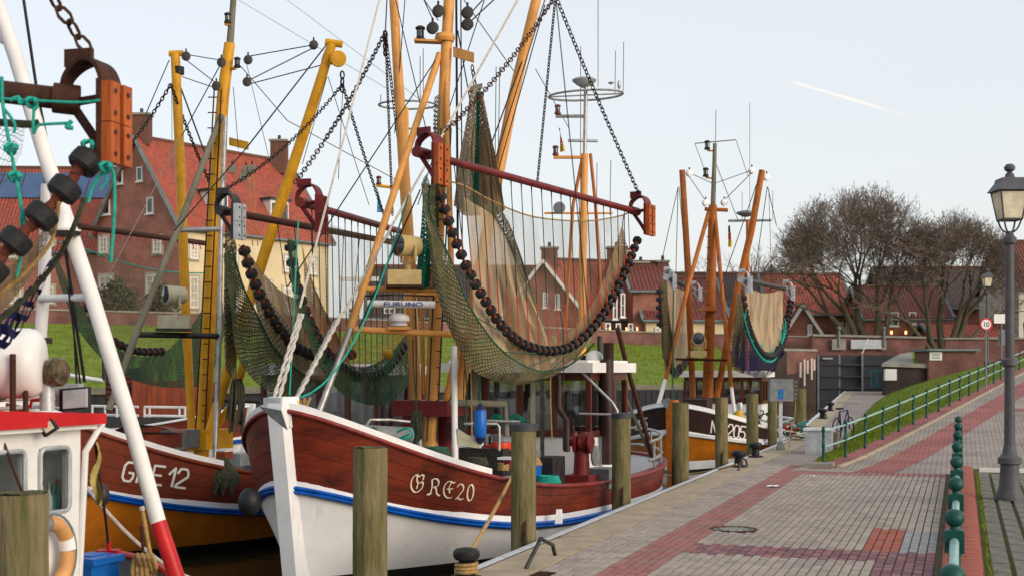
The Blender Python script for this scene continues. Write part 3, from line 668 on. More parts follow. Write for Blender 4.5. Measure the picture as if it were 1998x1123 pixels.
# ---- long green railing up the ramp
gr = thing('ramp_railing', 'long green two-rail railing climbing beside the grass bank', 'railing', Q(29.65, 1.95, .05))
gp = MB().lathe([(.04, 0), (.04, .04), (.03, .07), (.028, .36), (.038, .38), (.038, .44), (.028, .46), (.028, .68), (.042, .70), (.042, .735), (.02, .745), (.035, .775), (.02, .80), (.0, .802)], (0, 0, 0), 12)
gp_m = mesh_of(gp, 'post', 'rail_green'); prev = None
for i in range(22):
    u = 29.65+i*1.86; p = Q(u, w_rail(u)+.1, ramp(u)+.01); inst(gp_m, 'post', gr, Matrix.Translation(p))
    if prev:
        MB().tube([prev+UP*.70, p+UP*.70], .022, 8).build('top_rail', 'rail_pale', gr)
        MB().tube([prev+UP*.37, p+UP*.37], .019, 8).build('lower_rail', 'rail_pale', gr)
    prev = p
# ---- street lamps
def lamp(p, s, label):
    root = thing('street_lamp', label, 'street lamp', p, 'grey lantern street lamps')
    MB().lathe([(.21, 0), (.21, .05), (.19, .09), (.15, .2), (.135, .42), (.13, .52), (.165, .54), (.165, .62), (.14, .64), (.11, .67), (.085, .8)], p, 20).build('base', 'lamp_grey', root)
    z = .8
    MB().lathe([(.078, .8), (.07, 1.95), (.115, 1.97), (.115, 2.05), (.066, 2.09), (.06, 3.72), (.095, 3.75), (.1, 3.82), (.06, 3.86), (.05, 3.92)], p, 16).build('column', 'lamp_grey', root)
    fz = p.z
    def sq(h, z): return [p+V((sx*h, sy*h, z)) for sx, sy in ((-1, -1), (1, -1), (1, 1), (-1, 1))]
    br_ = MB()
    for sx, sy in ((-1, -1), (1, -1), (1, 1), (-1, 1)):
        br_.tube(spl([p+V((0, 0, 3.88)), p+V((sx*.08, sy*.08, 3.95)), p+V((sx*.125, sy*.125, 4.08))], 4), .014, 6)
    br_.build('bracket', 'lamp_grey', root)
    g = MB(); a = sq(.135, 4.09); b = sq(.20, 4.50)
    g.add(a+b, [(0, 1, 5, 4), (1, 2, 6, 5), (2, 3, 7, 6), (3, 0, 4, 7), (3, 2, 1, 0)]); gl = g.build('lantern_glass', 'lamp_glass', root, smooth=False)
    fr = MB()
    for k in range(4): fr.tube([a[k], b[k]], .014, 5)
    for k in range(4): fr.tube([a[k], a[(k+1) % 4]], .017, 5); fr.tube([b[k], b[(k+1) % 4]], .02, 5)
    fr.build('lantern_frame', 'lamp_grey', gl)
    r_ = MB(); c1, c2, c3 = sq(.25, 4.505), sq(.17, 4.63), sq(.155, 4.69)
    r_.add(c1+c2+c3, [(3, 2, 1, 0), (0, 1, 5, 4), (1, 2, 6, 5), (2, 3, 7, 6), (3, 0, 4, 7), (4, 5, 9, 8), (5, 6, 10, 9), (6, 7, 11, 10), (7, 4, 8, 11), (8, 9, 10, 11)])
    r_.build('roof', 'lamp_grey', root, smooth=False)
    MB().lathe([(.09, 4.69), (.07, 4.72), (.06, 4.76), (.03, 4.78), (.075, 4.82), (.08, 4.86), (.05, 4.90), (.0, 4.91)], p, 16).build('finial', 'lamp_grey', root)
    MB().lathe([(.07, 4.40), (.08, 4.46), (.05, 4.5)], p, 12).build('lamp_bulb', 'paper', root)
    return root
pL = G(1970, 975, .09); lamp(pL, 1, 'near street lamp with grey fluted column and lantern at the right edge')
u = 57; pL2 = Q(u, w_rail(u)-.6, ramp(u)-.1); pL2 = P(1926, 0, 62); pL2.z = 1.75
l2 = lamp(pL2, 1, 'distant small street lamp behind the round speed sign')
# ---- signs
def pole_sign(name, label, p, h, build):
    root = thing(name, label, 'sign', p); MB().tube([p, p+UP*h], .03, 8).build('pole', 'grey_paint', root); build(root, p+UP*h); return root
def txt(s, size, mat, name, loc, xax, up, parent, ext=.002, align='CENTER', shear=0):
    cu = bpy.data.curves.new(name, 'FONT'); cu.body = s; cu.size = size; cu.extrude = ext; cu.align_x = align; cu.align_y = 'CENTER'; cu.shear = shear
    tmp = bpy.data.objects.new(name, cu); col.objects.link(tmp)
    dg = bpy.context.evaluated_depsgraph_get(); me = bpy.data.meshes.new_from_object(tmp.evaluated_get(dg)); bpy.data.objects.remove(tmp)
    me.materials.clear(); me.materials.append(M(mat)); xax = V(xax).normalized(); up = V(up).normalized()
    return inst(me, name, parent, frame(loc, xax, up, xax.cross(up)))
S1 = P(1924, 632, 46); gz = ramp(51)-.05
def b10(root, top):
    c = S1; MB().lathe([(.22, -.012), (.22, .0), (.2, .004)], c, 32, V((0, -1, 0))).build('sign_disc', 'sign_red', root)
    MB().lathe([(.165, .0), (.165, .008)], c, 32, V((0, -1, 0))).build('sign_face', 'paper', root)
    txt('10', .235, 'letter_black', 'lettering', c+V((0, -.012, -.005)), (1, 0, 0), UP, root)
p = V((S1.x, S1.y+.02, gz-.5)); pole_sign('speed_sign', 'round red-bordered speed sign reading 10 on a grey pole', p, S1.z-p.z, b10)
S2 = P(1955, 621, 52)
def bw(root, top):
    MB().box(S2, .62, .02, .36).build('sign_board', 'paper', root, smooth=False)
    MB().box(S2+V((.1, .1, -.72)), .42, .02, .6).build('lower_board', 'grey_paint', root, smooth=False)
p = V((S2.x, S2.y+.04, .8)); pole_sign('direction_sign', 'white board sign on a grey pole right of the speed sign', p, S2.z-p.z+.15, bw)
# ---- electricity pedestal
pe = G(1523, 876, .01); el = thing('electricity_pedestal', 'grey electricity cabinet with blue label on a steel post', 'power cabinet', pe)
Ye = pe.y; top = P(1523, 738, Ye).z; bot = P(1523, 781, Ye).z
MB().lathe([(.14, 0), (.14, .02), (.055, .22), (.05, .3)], pe, 4).build('foot', 'grey_paint', el, smooth=False)
MB().box(pe+UP*(bot/2+.1), .085, .085, bot-.1).build('post', 'galvanised', el, smooth=False)
ce = P(1523, 760, Ye); MB().box(ce, .58, .3, top-bot).build('cabinet', 'grey_paint', el, smooth=False)
MB().box(P(1521, 768, Ye)+V((0, -.155, 0)), .13, .006, .24).build('label_plate', 'plastic_blue', el, smooth=False)
MB().box(P(1521, 769, Ye)+V((0, -.159, 0)), .05, .006, .1).build('label_mark', 'plastic_teal', el, smooth=False)
for k in range(5):
    q = P(1547, 745+k*8, Ye); MB().lathe([(.03, 0), (.035, .05), (.03, .07)], q+V((.02, -.05, 0)), 10, V((1, -.3, 0))).build('socket', 'canvas_grey', el)
MB().tube(spl([P(1547, 752, Ye), P(1552, 800, Ye), P(1541, 850, Ye-.1), G(1540, 890, .01)], 6), .011, 6).build('cable', 'rope_tan', el)
# ---- grey box and bicycle behind the railing
gb = thing('storage_box', 'pale grey storage box with lid behind the green railing', 'box', Q(33.85, 1.5, 0))
MB().box(Q(33.85, 1.5, .28), .6, .5, .56, QW).build('body', 'galvanised', gb, smooth=False)
MB().box(Q(33.85, 1.5, .59), .68, .6, .05, QW).build('lid', 'edge_steel', gb, smooth=False)
MB().box(Q(34.5, 1.62, .25), .55, .5, .5, QW).build('wooden_crate_side', 'weathered_wood', gb, smooth=False)
bk = Q(37.6, 1.75, .08); bi = thing('bicycle', 'dark bicycle leaning behind the green railing by the grey box', 'bicycle', bk); e = (QD+QW*.25).normalized()
for k in (-.52, .52):
    c = bk+e*k+UP*.33; wh = MB().tube([c+e*math.cos(a)*.33+UP*math.sin(a)*.33 for a in [i*math.pi/12 for i in range(25)]], .02, 6, False).build('wheel', 'black', bi)
    sp = MB()
    for i in range(10): a = i*math.pi/5; sp.tube([c, c+e*math.cos(a)*.32+UP*math.sin(a)*.32], .003, 3)
    sp.build('spokes', 'steel', wh)
fr = MB(); A, B, C, D = bk+e*.52+UP*.33, bk-e*.15+UP*.3, bk-e*.28+UP*.82, bk+e*.36+UP*.85
for a, b in ((bk-e*.52+UP*.33, B), (bk-e*.52+UP*.33, C), (B, C), (C, D), (B, D), (D, A)): fr.tube([a, b], .018, 6)
fr.build('frame', 'navy_plastic', bi); MB().box(C+UP*.08, .26, .13, .05, e).build('saddle', 'black', bi)
hb = V((-e.y, e.x, 0)); MB().tube([D+UP*.18+hb*.28, D+UP*.2+hb*.1+e*.08, D+UP*.2-hb*.1+e*.08, D+UP*.18-hb*.28], .013, 6).build('handlebar', 'steel', bi)
MB().tube([D, D+UP*.2+e*.04], .014, 6).build('stem', 'steel', bi)
fl = MB(); 
# ================================================================ LOCK, FLOOD WALL
def wallq(mb, a, b, z0a, z1a, z0b, z1b, th=.4):
    """upright brick wall from a to b (plan points), uv in metres"""
    a = V((a[0], a[1], 0)); b = V((b[0], b[1], 0)); L_ = (b-a).length; e = (b-a)/L_; n_ = V((e.y, -e.x, 0))
    def face(off, rev):
        mb.grid(lambda i, j: a+e*L_*i+n_*off+UP*lerp(lerp(z0a, z0b, i), lerp(z1a, z1b, i), j), 1, 1, lambda i, j: (L_*i, lerp(lerp(z0a, z0b, i), lerp(z1a, z1b, i), j)), rev)
    face(0, False); face(-th, True)
    for i in (0, 1): mb.grid(lambda p, q: a+e*L_*i-n_*th*p+UP*lerp(lerp(z0a, z0b, i), lerp(z1a, z1b, i), q), 1, 1, lambda p, q: (th*p, lerp(lerp(z0a, z0b, i), lerp(z1a, z1b, i), q)), i == 1)
    mb.grid(lambda p, q: a+e*L_*p-n_*th*q+UP*lerp(z1a, z1b, p), 1, 1, lambda p, q: (L_*p, th*q)); return mb
fw = thing('flood_wall', 'long low red brick flood wall with coping along the grassy dike', 'wall', V((-30.6, 80.6, 4.8)))
top = {0: 5.55, 1: 5.6, 2: 5.6, 3: 5.5, 4: 4.85, 5: 4.5}
for i in range(5):
    a, b = BC[i], BC[i+1]; wallq(MB(), (a.x, a.y+.35), (b.x, b.y+.35), a.z-1.6, top[i], b.z-1.6, top[i+1]).build('brick_panel', 'brick_flood', fw, smooth=False)
    e = (b-a); MB().obox(V((a.x, a.y+.25, top[i])), V((e.x, e.y, top[i+1]-top[i])), V((0, .55, 0)), UP*.1).build('coping', 'concrete_grey', fw, smooth=False)
lk = thing('lock_gate', 'dark steel lock gates between brick walls below the bare trees', 'lock gate', P(1670, 789, 101))
z0, z1 = WZ-.5, P(0, 692, 101).z
for xa, xb, dy in ((1594, 1636, 0), (1637, 1679, .25), (1680, 1742, 0)):
    a, b = P(xa, 700, 101), P(xb, 700, 101+dy); MB().obox(V((a.x, a.y+dy, z0)), V((b.x-a.x, 0, 0)), V((0, .5, 0)), UP*(z1-z0)).build('leaf', 'gate_steel', lk, smooth=False)
    MB().obox(V((a.x, a.y+dy-.15, z0)), V((.14, 0, 0)), V((0, .14, 0)), UP*(z1-z0)).build('stile', 'grey_paint', lk, smooth=False)
for y in (712, 735, 758): a, b = P(1594, y, 100.9), P(1742, y, 100.9); MB().obox(a, V((b.x-a.x, 0, 0)), V((0, .12, 0)), UP*.12).build('gate_beam', 'gate_steel', lk, smooth=False)
a, b = P(1606, 700, 100.7), P(1625, 700, 100.7); MB().obox(a, b-a, V((0, .1, 0)), UP*.12).build('walkway_light', 'steel', lk, smooth=False)
ab = thing('lock_abutment', 'wet stained brick lock abutment left of the dark gates', 'wall', P(1570, 789, 98))
a, b = P(1536, 0, 98), P(1594, 0, 101); wallq(MB(), (a.x-3, 93), (a.x, 98), WZ-1, 3.0, WZ-1, 3.35, 2).build('wing_wall', 'wet_wall', ab, smooth=False)
wallq(MB(), (a.x, 98), (b.x, 101), WZ-1, 3.35, WZ-1, 3.35, 3).build('lower_face', 'wet_wall', ab, smooth=False)
wallq(MB(), (a.x-.02, 97.96), (b.x-.02, 100.96), 1.6, 3.33, 2.1, 3.33, .02).build('brick_face', 'brick_flood', ab, smooth=False)
MB().obox(V((a.x-.3, 97.8, 3.36)), V((b.x-a.x+.3, 3, 0)), V((0, 4.5, 0)), UP*.18).build('stone_ledge', 'concrete_grey', ab, smooth=False)
for k, (x, y0, y1) in enumerate(((1562, 706, 735), (1570, 700, 752), (1576, 702, 728), (1584, 698, 740), (1589, 700, 722))):
    q = P(x, y0, 99.2); MB().box(P(x, (y0+y1)/2, 98.9+(x-1562)*.045-.15), .13, .05, (y1-y0)/F*99).build('lime_streak', 'plaster_white', ab, smooth=False)
lw = thing('lock_wall', 'higher red brick wall with grey boards above the lock gates', 'wall', P(1690, 700, 103))
a, b, c = P(1585, 0, 102.5), P(1806, 0, 102.5), P(1998, 0, 100)
wallq(MB(), (a.x, 102.5), (b.x, 102.5), 2.9, P(0, 655, 102.5).z, 2.9, P(0, 660, 102.5).z).build('brick_panel', 'brick_flood', lw, smooth=False)
MB().obox(V((a.x, 102.3, P(0, 655, 102.5).z)), V((b.x-a.x, 0, -.2)), V((0, .8, 0)), UP*.16).build('coping', 'concrete_grey', lw, smooth=False)
wallq(MB(), (b.x-.6, 96), (b.x+10, 95), .5, 4.15, 1, 4.15).build('brick_panel', 'brick_flood', lw, smooth=False)
MB().obox(V((b.x-.7, 95.85, 4.16)), V((10.7, -1.0, 0)), V((0, .7, 0)), UP*.12).build('coping', 'concrete_grey', lw, smooth=False)
for x0, x1, y0, y1, mt in ((1623, 1650, 661, 682, 'concrete_grey'), (1660, 1719, 662, 680, 'galvanised'), (1719, 1729, 664, 682, 'concrete_grey')):
    q = P((x0+x1)/2, (y0+y1)/2, 102.3); MB().box(q, (x1-x0)/F*102, .15, (y1-y0)/F*102).build('board', mt, lw, smooth=False)
for x in (1637, 1725): q = P(x, 655, 102.2); MB().tube([q-UP*.8, q+UP*.55], .09, 8).build('light_post', 'grey_paint', lw); MB().ball(q+UP*.6, .16, 10).build('light_globe', 'grey_paint', lw)
q = P(1687, 672, 101.8); MB().tube([P(1682, 690, 101.8), P(1694, 660, 101.8)], .04, 6).build('leaning_rod', 'trim_white', lw)
hu = thing('brick_hut', 'small flat-roofed brick hut with a white notice on the grass', 'hut', P(1855, 740, 84))
a, b = P(1812, 0, 84), P(1904, 0, 84); zt = P(0, 684, 84).z
wallq(MB(), (a.x, 84), (b.x, 84), -.2, zt, -.2, zt, 3).build('walls', 'brick_flood', hu, smooth=False)
MB().obox(V((a.x-.2, 83.7, zt)), V((b.x-a.x+.4, 0, 0)), V((0, 3.6, 0)), UP*.14).build('roof', 'lead', hu, smooth=False)
nb = MB().box(P(1826, 694, 83.93), 24/F*84, .04, 16/F*84).build('notice', 'paper', hu, smooth=False)
for k in range(4): MB().box(P(1826, 689.5+k*3, 83.9), (18-3*(k % 2))/F*84, .01, .03).build('notice_line', 'letter_black', nb, smooth=False)
wg = thing('lock_wing_block', 'stone-capped wing block with grass top left of the brick hut', 'wall', P(1760, 765, 86))
zc = P(0, 714, 84).z; a, b = P(1722, 0, 84), P(1815, 0, 84)
wallq(MB(), (a.x+.3, 84.4), (b.x-.2, 84.4), -1, zc, -1, zc, .8).build('lower_wall', 'wet_wall', wg, smooth=False)
MB().add([V((a.x, 84.2, zc)), V((b.x-.1, 84.2, zc-.1)), V((b.x-.1, 84.2, zc+.16)), V((a.x, 84.2, zc+.16)), V((P(1757, 0, 92).x, 92, 3.1)), V((b.x-.1, 92, 3.1)), V((b.x-.1, 84.7, zc+.18)), V((a.x+2.2, 84.7, zc+.18)), V((P(1778, 0, 92).x, 92, 3.2)), V((P(1745, 0, 92).x, 92, zc))],
         [(0, 1, 2, 3), (3, 7, 8, 4), (3, 2, 6, 7), (0, 3, 4, 9)]).build('stone_cap', 'concrete_grey', wg, smooth=False)
MB().add([V((a.x+2.2, 84.7, zc+.17)), V((b.x-.05, 84.7, zc+.17)), V((P(1815, 0, 92).x, 92, 3.2)), V((P(1778, 0, 92).x, 92, 3.2))], [(0, 1, 2, 3)]).build('grass_top', 'grass', wg, smooth=False)
MB().box(P(1737, 730, 83.9), 22/F*84, .4, 22/F*84).build('white_cabinet', 'trim_white', wg, smooth=False)
gt = thing('green_gate', 'small teal metal gate beside the white cabinet at the lock', 'gate', P(1712, 754, 86))
for x in (1700, 1711, 1722): MB().tube([P(x, 722, 86), P(x, 754, 86)], .04, 6).build('upright', 'plastic_teal', gt)
for y in (723, 738, 752): MB().tube([P(1700, y, 86), P(1722, y, 86)], .04, 6).build('crossbar', 'plastic_teal', gt)
# ================================================================ HOUSES OF THE TOWN
def hit(x, y, p, e):
    """where the sight line through a pixel meets the upright plane through p along e"""
    n_ = V((e.y, -e.x, 0)); r_ = ray(x, y); o = V((0, 0, CAMZ)); t = (p-o).dot(n_)/r_.dot(n_); return o+r_*t, t
def window(root, p, e, x, y, wpx, hpx, bars=(1, 2), trim=None, name='window'):
    c, t = hit(x, y, p, e); n_ = V((e.y, -e.x, 0)); n_ = n_ if n_.dot(V((0, -1, 0))) > 0 else -n_
    ww = wpx/F*t/max(.25, abs(e.x)+abs(e.y)*0); ww = wpx/F*t/max(.3, abs(e.x-e.y*(x-CX)/F)); hh = hpx/F*t
    if trim: MB().box(c+n_*.0, ww+.4, .12, hh+.4, e).build('surround', trim, root, smooth=False)
    f = MB(); o = n_*.06
    for s in (-1, 1): f.box(c+o+e*s*(ww/2-.05), .1, .1, hh, e); f.box(c+o+UP*s*(hh/2-.05), ww-.2, .1, .1, e)
    for k in range(bars[0]): f.box(c+o+e*ww*((k+1)/(bars[0]+1)-.5), .06, .07, hh-.2, e)
    for k in range(bars[1]): f.box(c+o*1.15+UP*hh*((k+1)/(bars[1]+1)-.5), ww-.2, .05, .06, e)
    w_ = f.build(name, 'trim_white', root, smooth=False)
    MB().box(c+o*.55, ww-.12, .03, hh-.12, e).build('pane', 'glass_dark', w_, smooth=False)
    MB().box(c+n_*.1-UP*(hh/2+.05), ww+.15, .2, .1, e).build('sill', 'stone_trim' if trim else 'trim_white', w_, smooth=False)
def house(label, C, e1, L, W, z0, eave, ridge, mlong, mgable, mroof, group='brick and plaster houses of the town', verge='lead', over=.35, e2=None, cat='house', name='town_house'):
    C = V((C[0], C[1], 0)); e1 = V(e1).normalized(); e2 = V((-e1.y, e1.x, 0)) if e2 is None else V(e2)
    root = thing(name, label, cat, C+V((0, 0, z0)), group)
    def wl(a, e, l, mat, nm):
        MB().grid(lambda i, j: a+e*l*i+UP*lerp(z0, eave, j), 1, 1, lambda i, j: (l*i, lerp(z0, eave, j))).build(nm, mat, root, smooth=False)
    wl(C, e1, L, mlong, 'wall'); wl(C+e2*W, e1, L, mlong, 'wall')
    for k in (0, 1):
        a = C+e1*L*k; m = MB(); m.uv = []
        pts = [(0, z0), (W, z0), (W, eave), (W/2, ridge-.1), (0, eave)]
        m.add([a+e2*q+UP*z for q, z in pts], [(0, 1, 2, 3, 4)]); m.uv = [(q, z) for q, z in pts]; m.build('gable_wall', mgable, root, smooth=False)
    sl = math.hypot(W/2, ridge-eave)
    for k in (0, 1):
        def rf(i, j, dz=0):
            b = C+e1*lerp(-over, L+over, i)
            q = lerp(-.35, W/2, j) if k == 0 else lerp(W+.35, W/2, j); z = lerp(eave-.35*(ridge-eave)/(W/2), ridge, j)
            return b+e2*q+UP*(z+dz)
        m = MB().grid(lambda i, j: rf(i, j, .16), 1, 1, lambda i, j: (i*L, j*sl)); m.grid(lambda i, j: rf(i, j, -.02), 1, 1, lambda i, j: (i*L, j*sl), True)
        for i in (0, 1): m.grid(lambda p, q: rf(i, p, .16-.18*q), 1, 1, lambda p, q: (0, p*sl))
        m.grid(lambda p, q: rf(p, 0, .16-.18*q), 1, 1, lambda p, q: (p*L, 0))
        r_ = m.build('roof_slope', mroof, root, smooth=False)
        for i in (0, 1):
            if verge: MB().tube([rf(i, 0, .1), rf(i, 1, .1)], .17, 4).build('verge', verge, r_, smooth=False)
        MB().tube([rf(0, 0, 0), rf(1, 0, 0)], .1, 6).build('gutter', 'lead', r_)
    MB().tube([C+e1*-over+e2*W/2+UP*(ridge+.14), C+e1*(L+over)+e2*W/2+UP*(ridge+.14)], .16, 6).build('ridge_tiles', mroof if mroof not in SPECIAL else 'chimney_brick', root)
    return root, C, e1, e2
def chimney(root, c, w_, h, z0):
    ch = MB().box(V((c.x, c.y, z0+h/2)), w_, w_*.8, h).build('chimney', 'chimney_brick', root, smooth=False)
    MB().box(V((c.x, c.y, z0+h+.08)), w_+.2, w_*.8+.2, .16).build('chimney_cap', 'concrete_grey', ch, smooth=False)
    MB().lathe([(.14, 0), (.12, .4)], V((c.x, c.y, z0+h+.15)), 8).build('chimney_pot', 'roof_dark', ch)
    return ch
# big house at the left: brick gable and cream long side
h1, C, e1, e2 = house('tall house with red brick gable, cream long wall and steep red roof', (-23.6, 95), (.593, .8, 0), 15, 9.56, 3.4, 12.4, 18.9, 'plaster_cream', 'brick_house', 'tiles_red')
pg = C+e2*-.0; n1 = V((e2.y, -e2.x, 0))
for x, y, a, b in [(235, 345, 11, 28), (274, 340, 11, 28), (209, 404, 13, 30), (294, 401, 13, 32)]: window(h1, C, e2, x, y, a, b, (0, 0))
for x, y, a, b in [(203, 478, 15, 31), (308, 478, 15, 31), (207, 556, 24, 36), (299, 554, 24, 36)]: window(h1, C, e2, x, y, a, b, (1, 2), 'stone_trim')
for x, y, a, b in [(377, 490, 15, 30), (377, 570, 16, 60), (455, 505, 14, 30), (455, 580, 15, 55), (523, 570, 13, 44), (560, 515, 12, 30), (560, 590, 15, 58), (611, 520, 12, 30), (611, 590, 13, 50)]: window(h1, C, e1, x, y, a, b, (1, 3), 'stone_trim')
chimney(h1, C+e2*4.9+e1*.5, 1.3, 2.2, 18.4); chimney(h1, C+e2*4.2+e1*13.6, 1.3, 2.6, 17.8)
def dormer(root, c, e, n_, w_, h, d_):
    dr = MB().obox(c-e*w_/2, e*w_, -n_*d_, UP*h).build('dormer', 'trim_white', root, smooth=False)
    MB().obox(c-e*(w_/2+.2)+n_*.2+UP*h, e*(w_+.4), -n_*(d_+.2), UP*.18).build('dormer_roof', 'slate', dr, smooth=False)
    for k in (-1, 1): MB().box(c+e*k*w_*.24+UP*h*.5+n_*.03, w_*.38, .05, h*.7, e).build('dormer_pane', 'glass_dark', dr, smooth=False)
nl = V((e1.y, -e1.x, 0))
for k in (4.3, 10.5): dormer(h1, C+e1*k+e2*.9+UP*13.4, e1, nl, 1.9, 1.7, 3.0)
# roof with solar panels at the far left
h2, C2, f1, f2 = house('low-eaved red-roofed house carrying blue solar panels at far left', (-46, 103), (1, .04, 0), 18, 12, 3.4, 11.4, 18.3, 'brick_house', 'brick_house', 'tiles_red')
sn = V((0, -(18.3-11.4), 6)).normalized()
for k in range(8):
    a = C2+f1*(3.2+k*1.75)+f2*3.5+UP*(11.4+3.5*6.9/6+.22); up = V((0, 6, 6.9)).normalized()
    pn = MB().obox(a, f1*1.68, up*3.0, sn*.08).build('solar_panel', 'solar', h2, smooth=False)
    MB().obox(a+f1*1.68, f1*.07, up*3.0, sn*.11).build('panel_frame', 'slate', pn, smooth=False)
a = C2+f1*14+f2*1.2+UP*(11.4+1.2*6.9/6+.22); MB().obox(a, f1*1.6, V((0, 6, 6.9)).normalized()*1.9, sn*.1).build('skylight', 'solar', h2, smooth=False)
a = C2+f1*10.2+f2*.7+UP*(11.4+.7*6.9/6+.22); MB().obox(a, f1*1.0, V((0, 6, 6.9)).normalized()*1.0, sn*.1).build('skylight', 'solar', h2, smooth=False)
for x, y in [(20, 485), (94, 487), (94, 575), (30, 575)]: window(h2, C2, f1, x, y, 22, 34, (1, 2), 'stone_trim')
# middle houses
def pix_house(label, xg0, xg1, yg, Yd, xend, eave_y, ridge_y, e1, ml, mg, mr, base=3.4, **k):
    """gable end spanning xg0..xg1 at distance Yd, roof running along e1"""
    a = P(xg0, eave_y, Yd); b = P(xg1, eave_y, Yd); W = (b-a).length
    rg = P((xg0+xg1)/2, ridge_y, Yd).z
    L = (P(xend, 0, Yd).x-b.x)/max(.15, e1[0]) if xend else 9
    e1 = V(e1).normalized(); e2 = V((-e1.y, e1.x, 0))
    return house(label, (b.x, b.y), e1, L, W, base, a.z, rg, ml, mg, mr, **k)
h3, C3, g1, g2 = house('brick house with grey gable verge and pale red roof behind the trawl net', (4.3, 106.5), (.93, .37, 0), 5.4, 7.4, 3.4, 6.4, 10.9, 'brick_red', 'brick_red', 'tiles_red', verge='trim_white')
for x, y in [(1130, 632), (1165, 634)]: window(h3, C3, g1, x, y, 12, 22, (1, 2))
h3b, C3b, q1, q2 = house('gabled brick cottage with white verge facing the harbour behind the net', (5.4, 103.9), (.25, .968, 0), 9, 6.0, 3.4, 6.6, 10.4, 'brick_red', 'brick_red', 'tiles_red', e2=V((-.968, .25, 0)), verge='trim_white')
# turn the cottage: gable towards the water
for x, y in [(1064, 585), (1088, 588)]: window(h3b, C3b, V((-.968, .25, 0)), x, y, 9, 30, (1, 3))
chimney(h3b, P(1072, 0, 107), 1.3, 2.4, 9.2); chimney(h3, P(1203, 0, 109), 1.5, 2.2, 9.6)
h3c, C3c, q1, q2 = house('long low house with dull grey-brown roof left of the brick gable', (-12, 112), (1, .05, 0), 16, 8, 3.4, 6.6, 10.8, 'brick_house', 'brick_house', 'tiles_dark')
for x in (690, 760): window(h3c, C3c, q1, x, 615, 22, 30, (1, 2))
MB().obox(P(662, 548, 109), V((3.2, 0, 0)), V((0, .3, 0)), UP*.35).build('sign_band', 'trim_white', h3c, smooth=False)
h4, C4, q1, q2 = house('small house with brick gable front, lit lamps and dark red roof', (9.6, 106), (.995, .1, 0), 3.0, 6, 3.4, 8.4, 10.6, 'brick_red', 'brick_red', 'tiles_brown')
for x, y, a, b in [(1200, 600, 9, 44), (1215, 595, 9, 46), (1186, 640, 11, 22), (1206, 641, 10, 22), (1230, 641, 10, 22)]: window(h4, C4, q1, x, y, a, b, (0, 1), name='tall_window')
for x in (1190, 1222, 1243):
    c, t = hit(x, 641, C4, q1); MB().box(c+V((0, -.15, 0)), .12, .14, .26).build('wall_lamp', 'lamp_glow', h4, smooth=False)
h4b, C4b, q1, q2 = house('cream plastered house with brownish red tiled roof beside lamps', (10.6, 105.6), (.99, .12, 0), 6.4, 8, 3.4, 6.1, 9.4, 'plaster_cream', 'plaster_cream', 'tiles_brown')
for x in (1283,): window(h4b, C4b, q1, x, 645, 10, 14, (1, 1))
chimney(h4b, P(1250, 0, 109), 1.2, 1.6, 9.0); chimney(h4b, P(1293, 0, 109), .9, 1.7, 9.0)
h5, C5, q1, q2 = house('cream house with dark brown roof behind the mast of boat 205', (13.2, 112), (1, .02, 0), 8, 9, 3.4, 6.4, 10.2, 'plaster_white', 'plaster_white', 'tiles_dark')
for x, y in [(1395, 612), (1350, 615), (1425, 612)]: window(h5, C5, q1, x, y, 12, 22, (1, 2))
h6, C6, q1, q2 = house('red brick house with broad red hipped roof left of the bare trees', (21.5, 116), (1, .05, 0), 8, 8, 3.4, 7.0, 10.4, 'brick_red', 'brick_red', 'tiles_red')
h6b, C6b, q1, q2 = house('gabled brick house behind with red roof and upper window', (27.4, 124), (.15, .99, 0), 8, 6.6, 3.4, 8.0, 11.4, 'brick_house', 'brick_house', 'tiles_red', e2=V((-.99, .15, 0)))
window(h6b, C6b, V((-.99, .15, 0)), 1562, 562, 8, 14, (1, 1))
h6c, C6c, q1, q2 = house('little gabled porch house with bold white verge boards', (25.6, 110), (.1, .995, 0), 4, 3.3, 3.4, 4.6, 7.2, 'brick_red', 'brick_red', 'tiles_brown', e2=V((-.995, .1, 0)), verge='trim_white')
window(h6c, C6c, V((-.995, .1, 0)), 1580, 642, 9, 20, (1, 2))
for x, y in [(1640, 640), (1655, 640)]: window(h6, C6, V((1, .05, 0)), x, y, 10, 24, (1, 2))
h7, C7, q1, q2 = house('large house with broad dark brown roof behind the bare trees', (33.5, 118), (1, .0, 0), 11.5, 10, 3.4, 7.6, 11.2, 'brick_red', 'brick_red', 'tiles_dark')
h7b, C7b, q1, q2 = house('brick cottage with white window frames under the bare tree', (29.6, 112), (1, .0, 0), 7, 7, 3.4, 6.4, 9.0, 'brick_red', 'brick_red', 'tiles_brown')
for x, y, a, b in [(1743, 622, 20, 27), (1780, 620, 14, 24), (1835, 625, 14, 22)]: window(h7b, C7b, V((1, 0, 0)), x, y, a, b, (0, 0))
for x in (1738, 1766, 1793): c, t = hit(x, 648, C7b, V((1, 0, 0))); MB().box(c+V((0, -.2, 0)), .14, .2, .28).build('lit_window', 'lamp_glow', h7b, smooth=False)
h8, C8, q1, q2 = house('pale plastered house at the right edge behind the lamp post', (40.2, 106), (1, .0, 0), 12, 9, 3.4, 8.6, 12.4, 'plaster_white', 'plaster_white', 'tiles_brown')
h9, C9, q1, q2 = house('low brick shed with flat pinkish roof right of the trees', (33.5, 106), (1, 0, 0), 6, 5, 3.4, 4.6, 5.6, 'brick_red', 'brick_red', 'tiles_red')
def antenna(c, h, root):
    m = MB().tube([c, c+UP*h], .03, 5)
    for k in range(5): m.tube([c+UP*(h-.1-.25*k)-V((.5-.06*k, 0, 0)), c+UP*(h-.1-.25*k)+V((.5-.06*k, 0, 0))], .02, 4)
    m.build('antenna', 'steel', root)
antenna(V((C4b.x+6.2, C4b.y+4, 10.4)), 1.6, h4b)
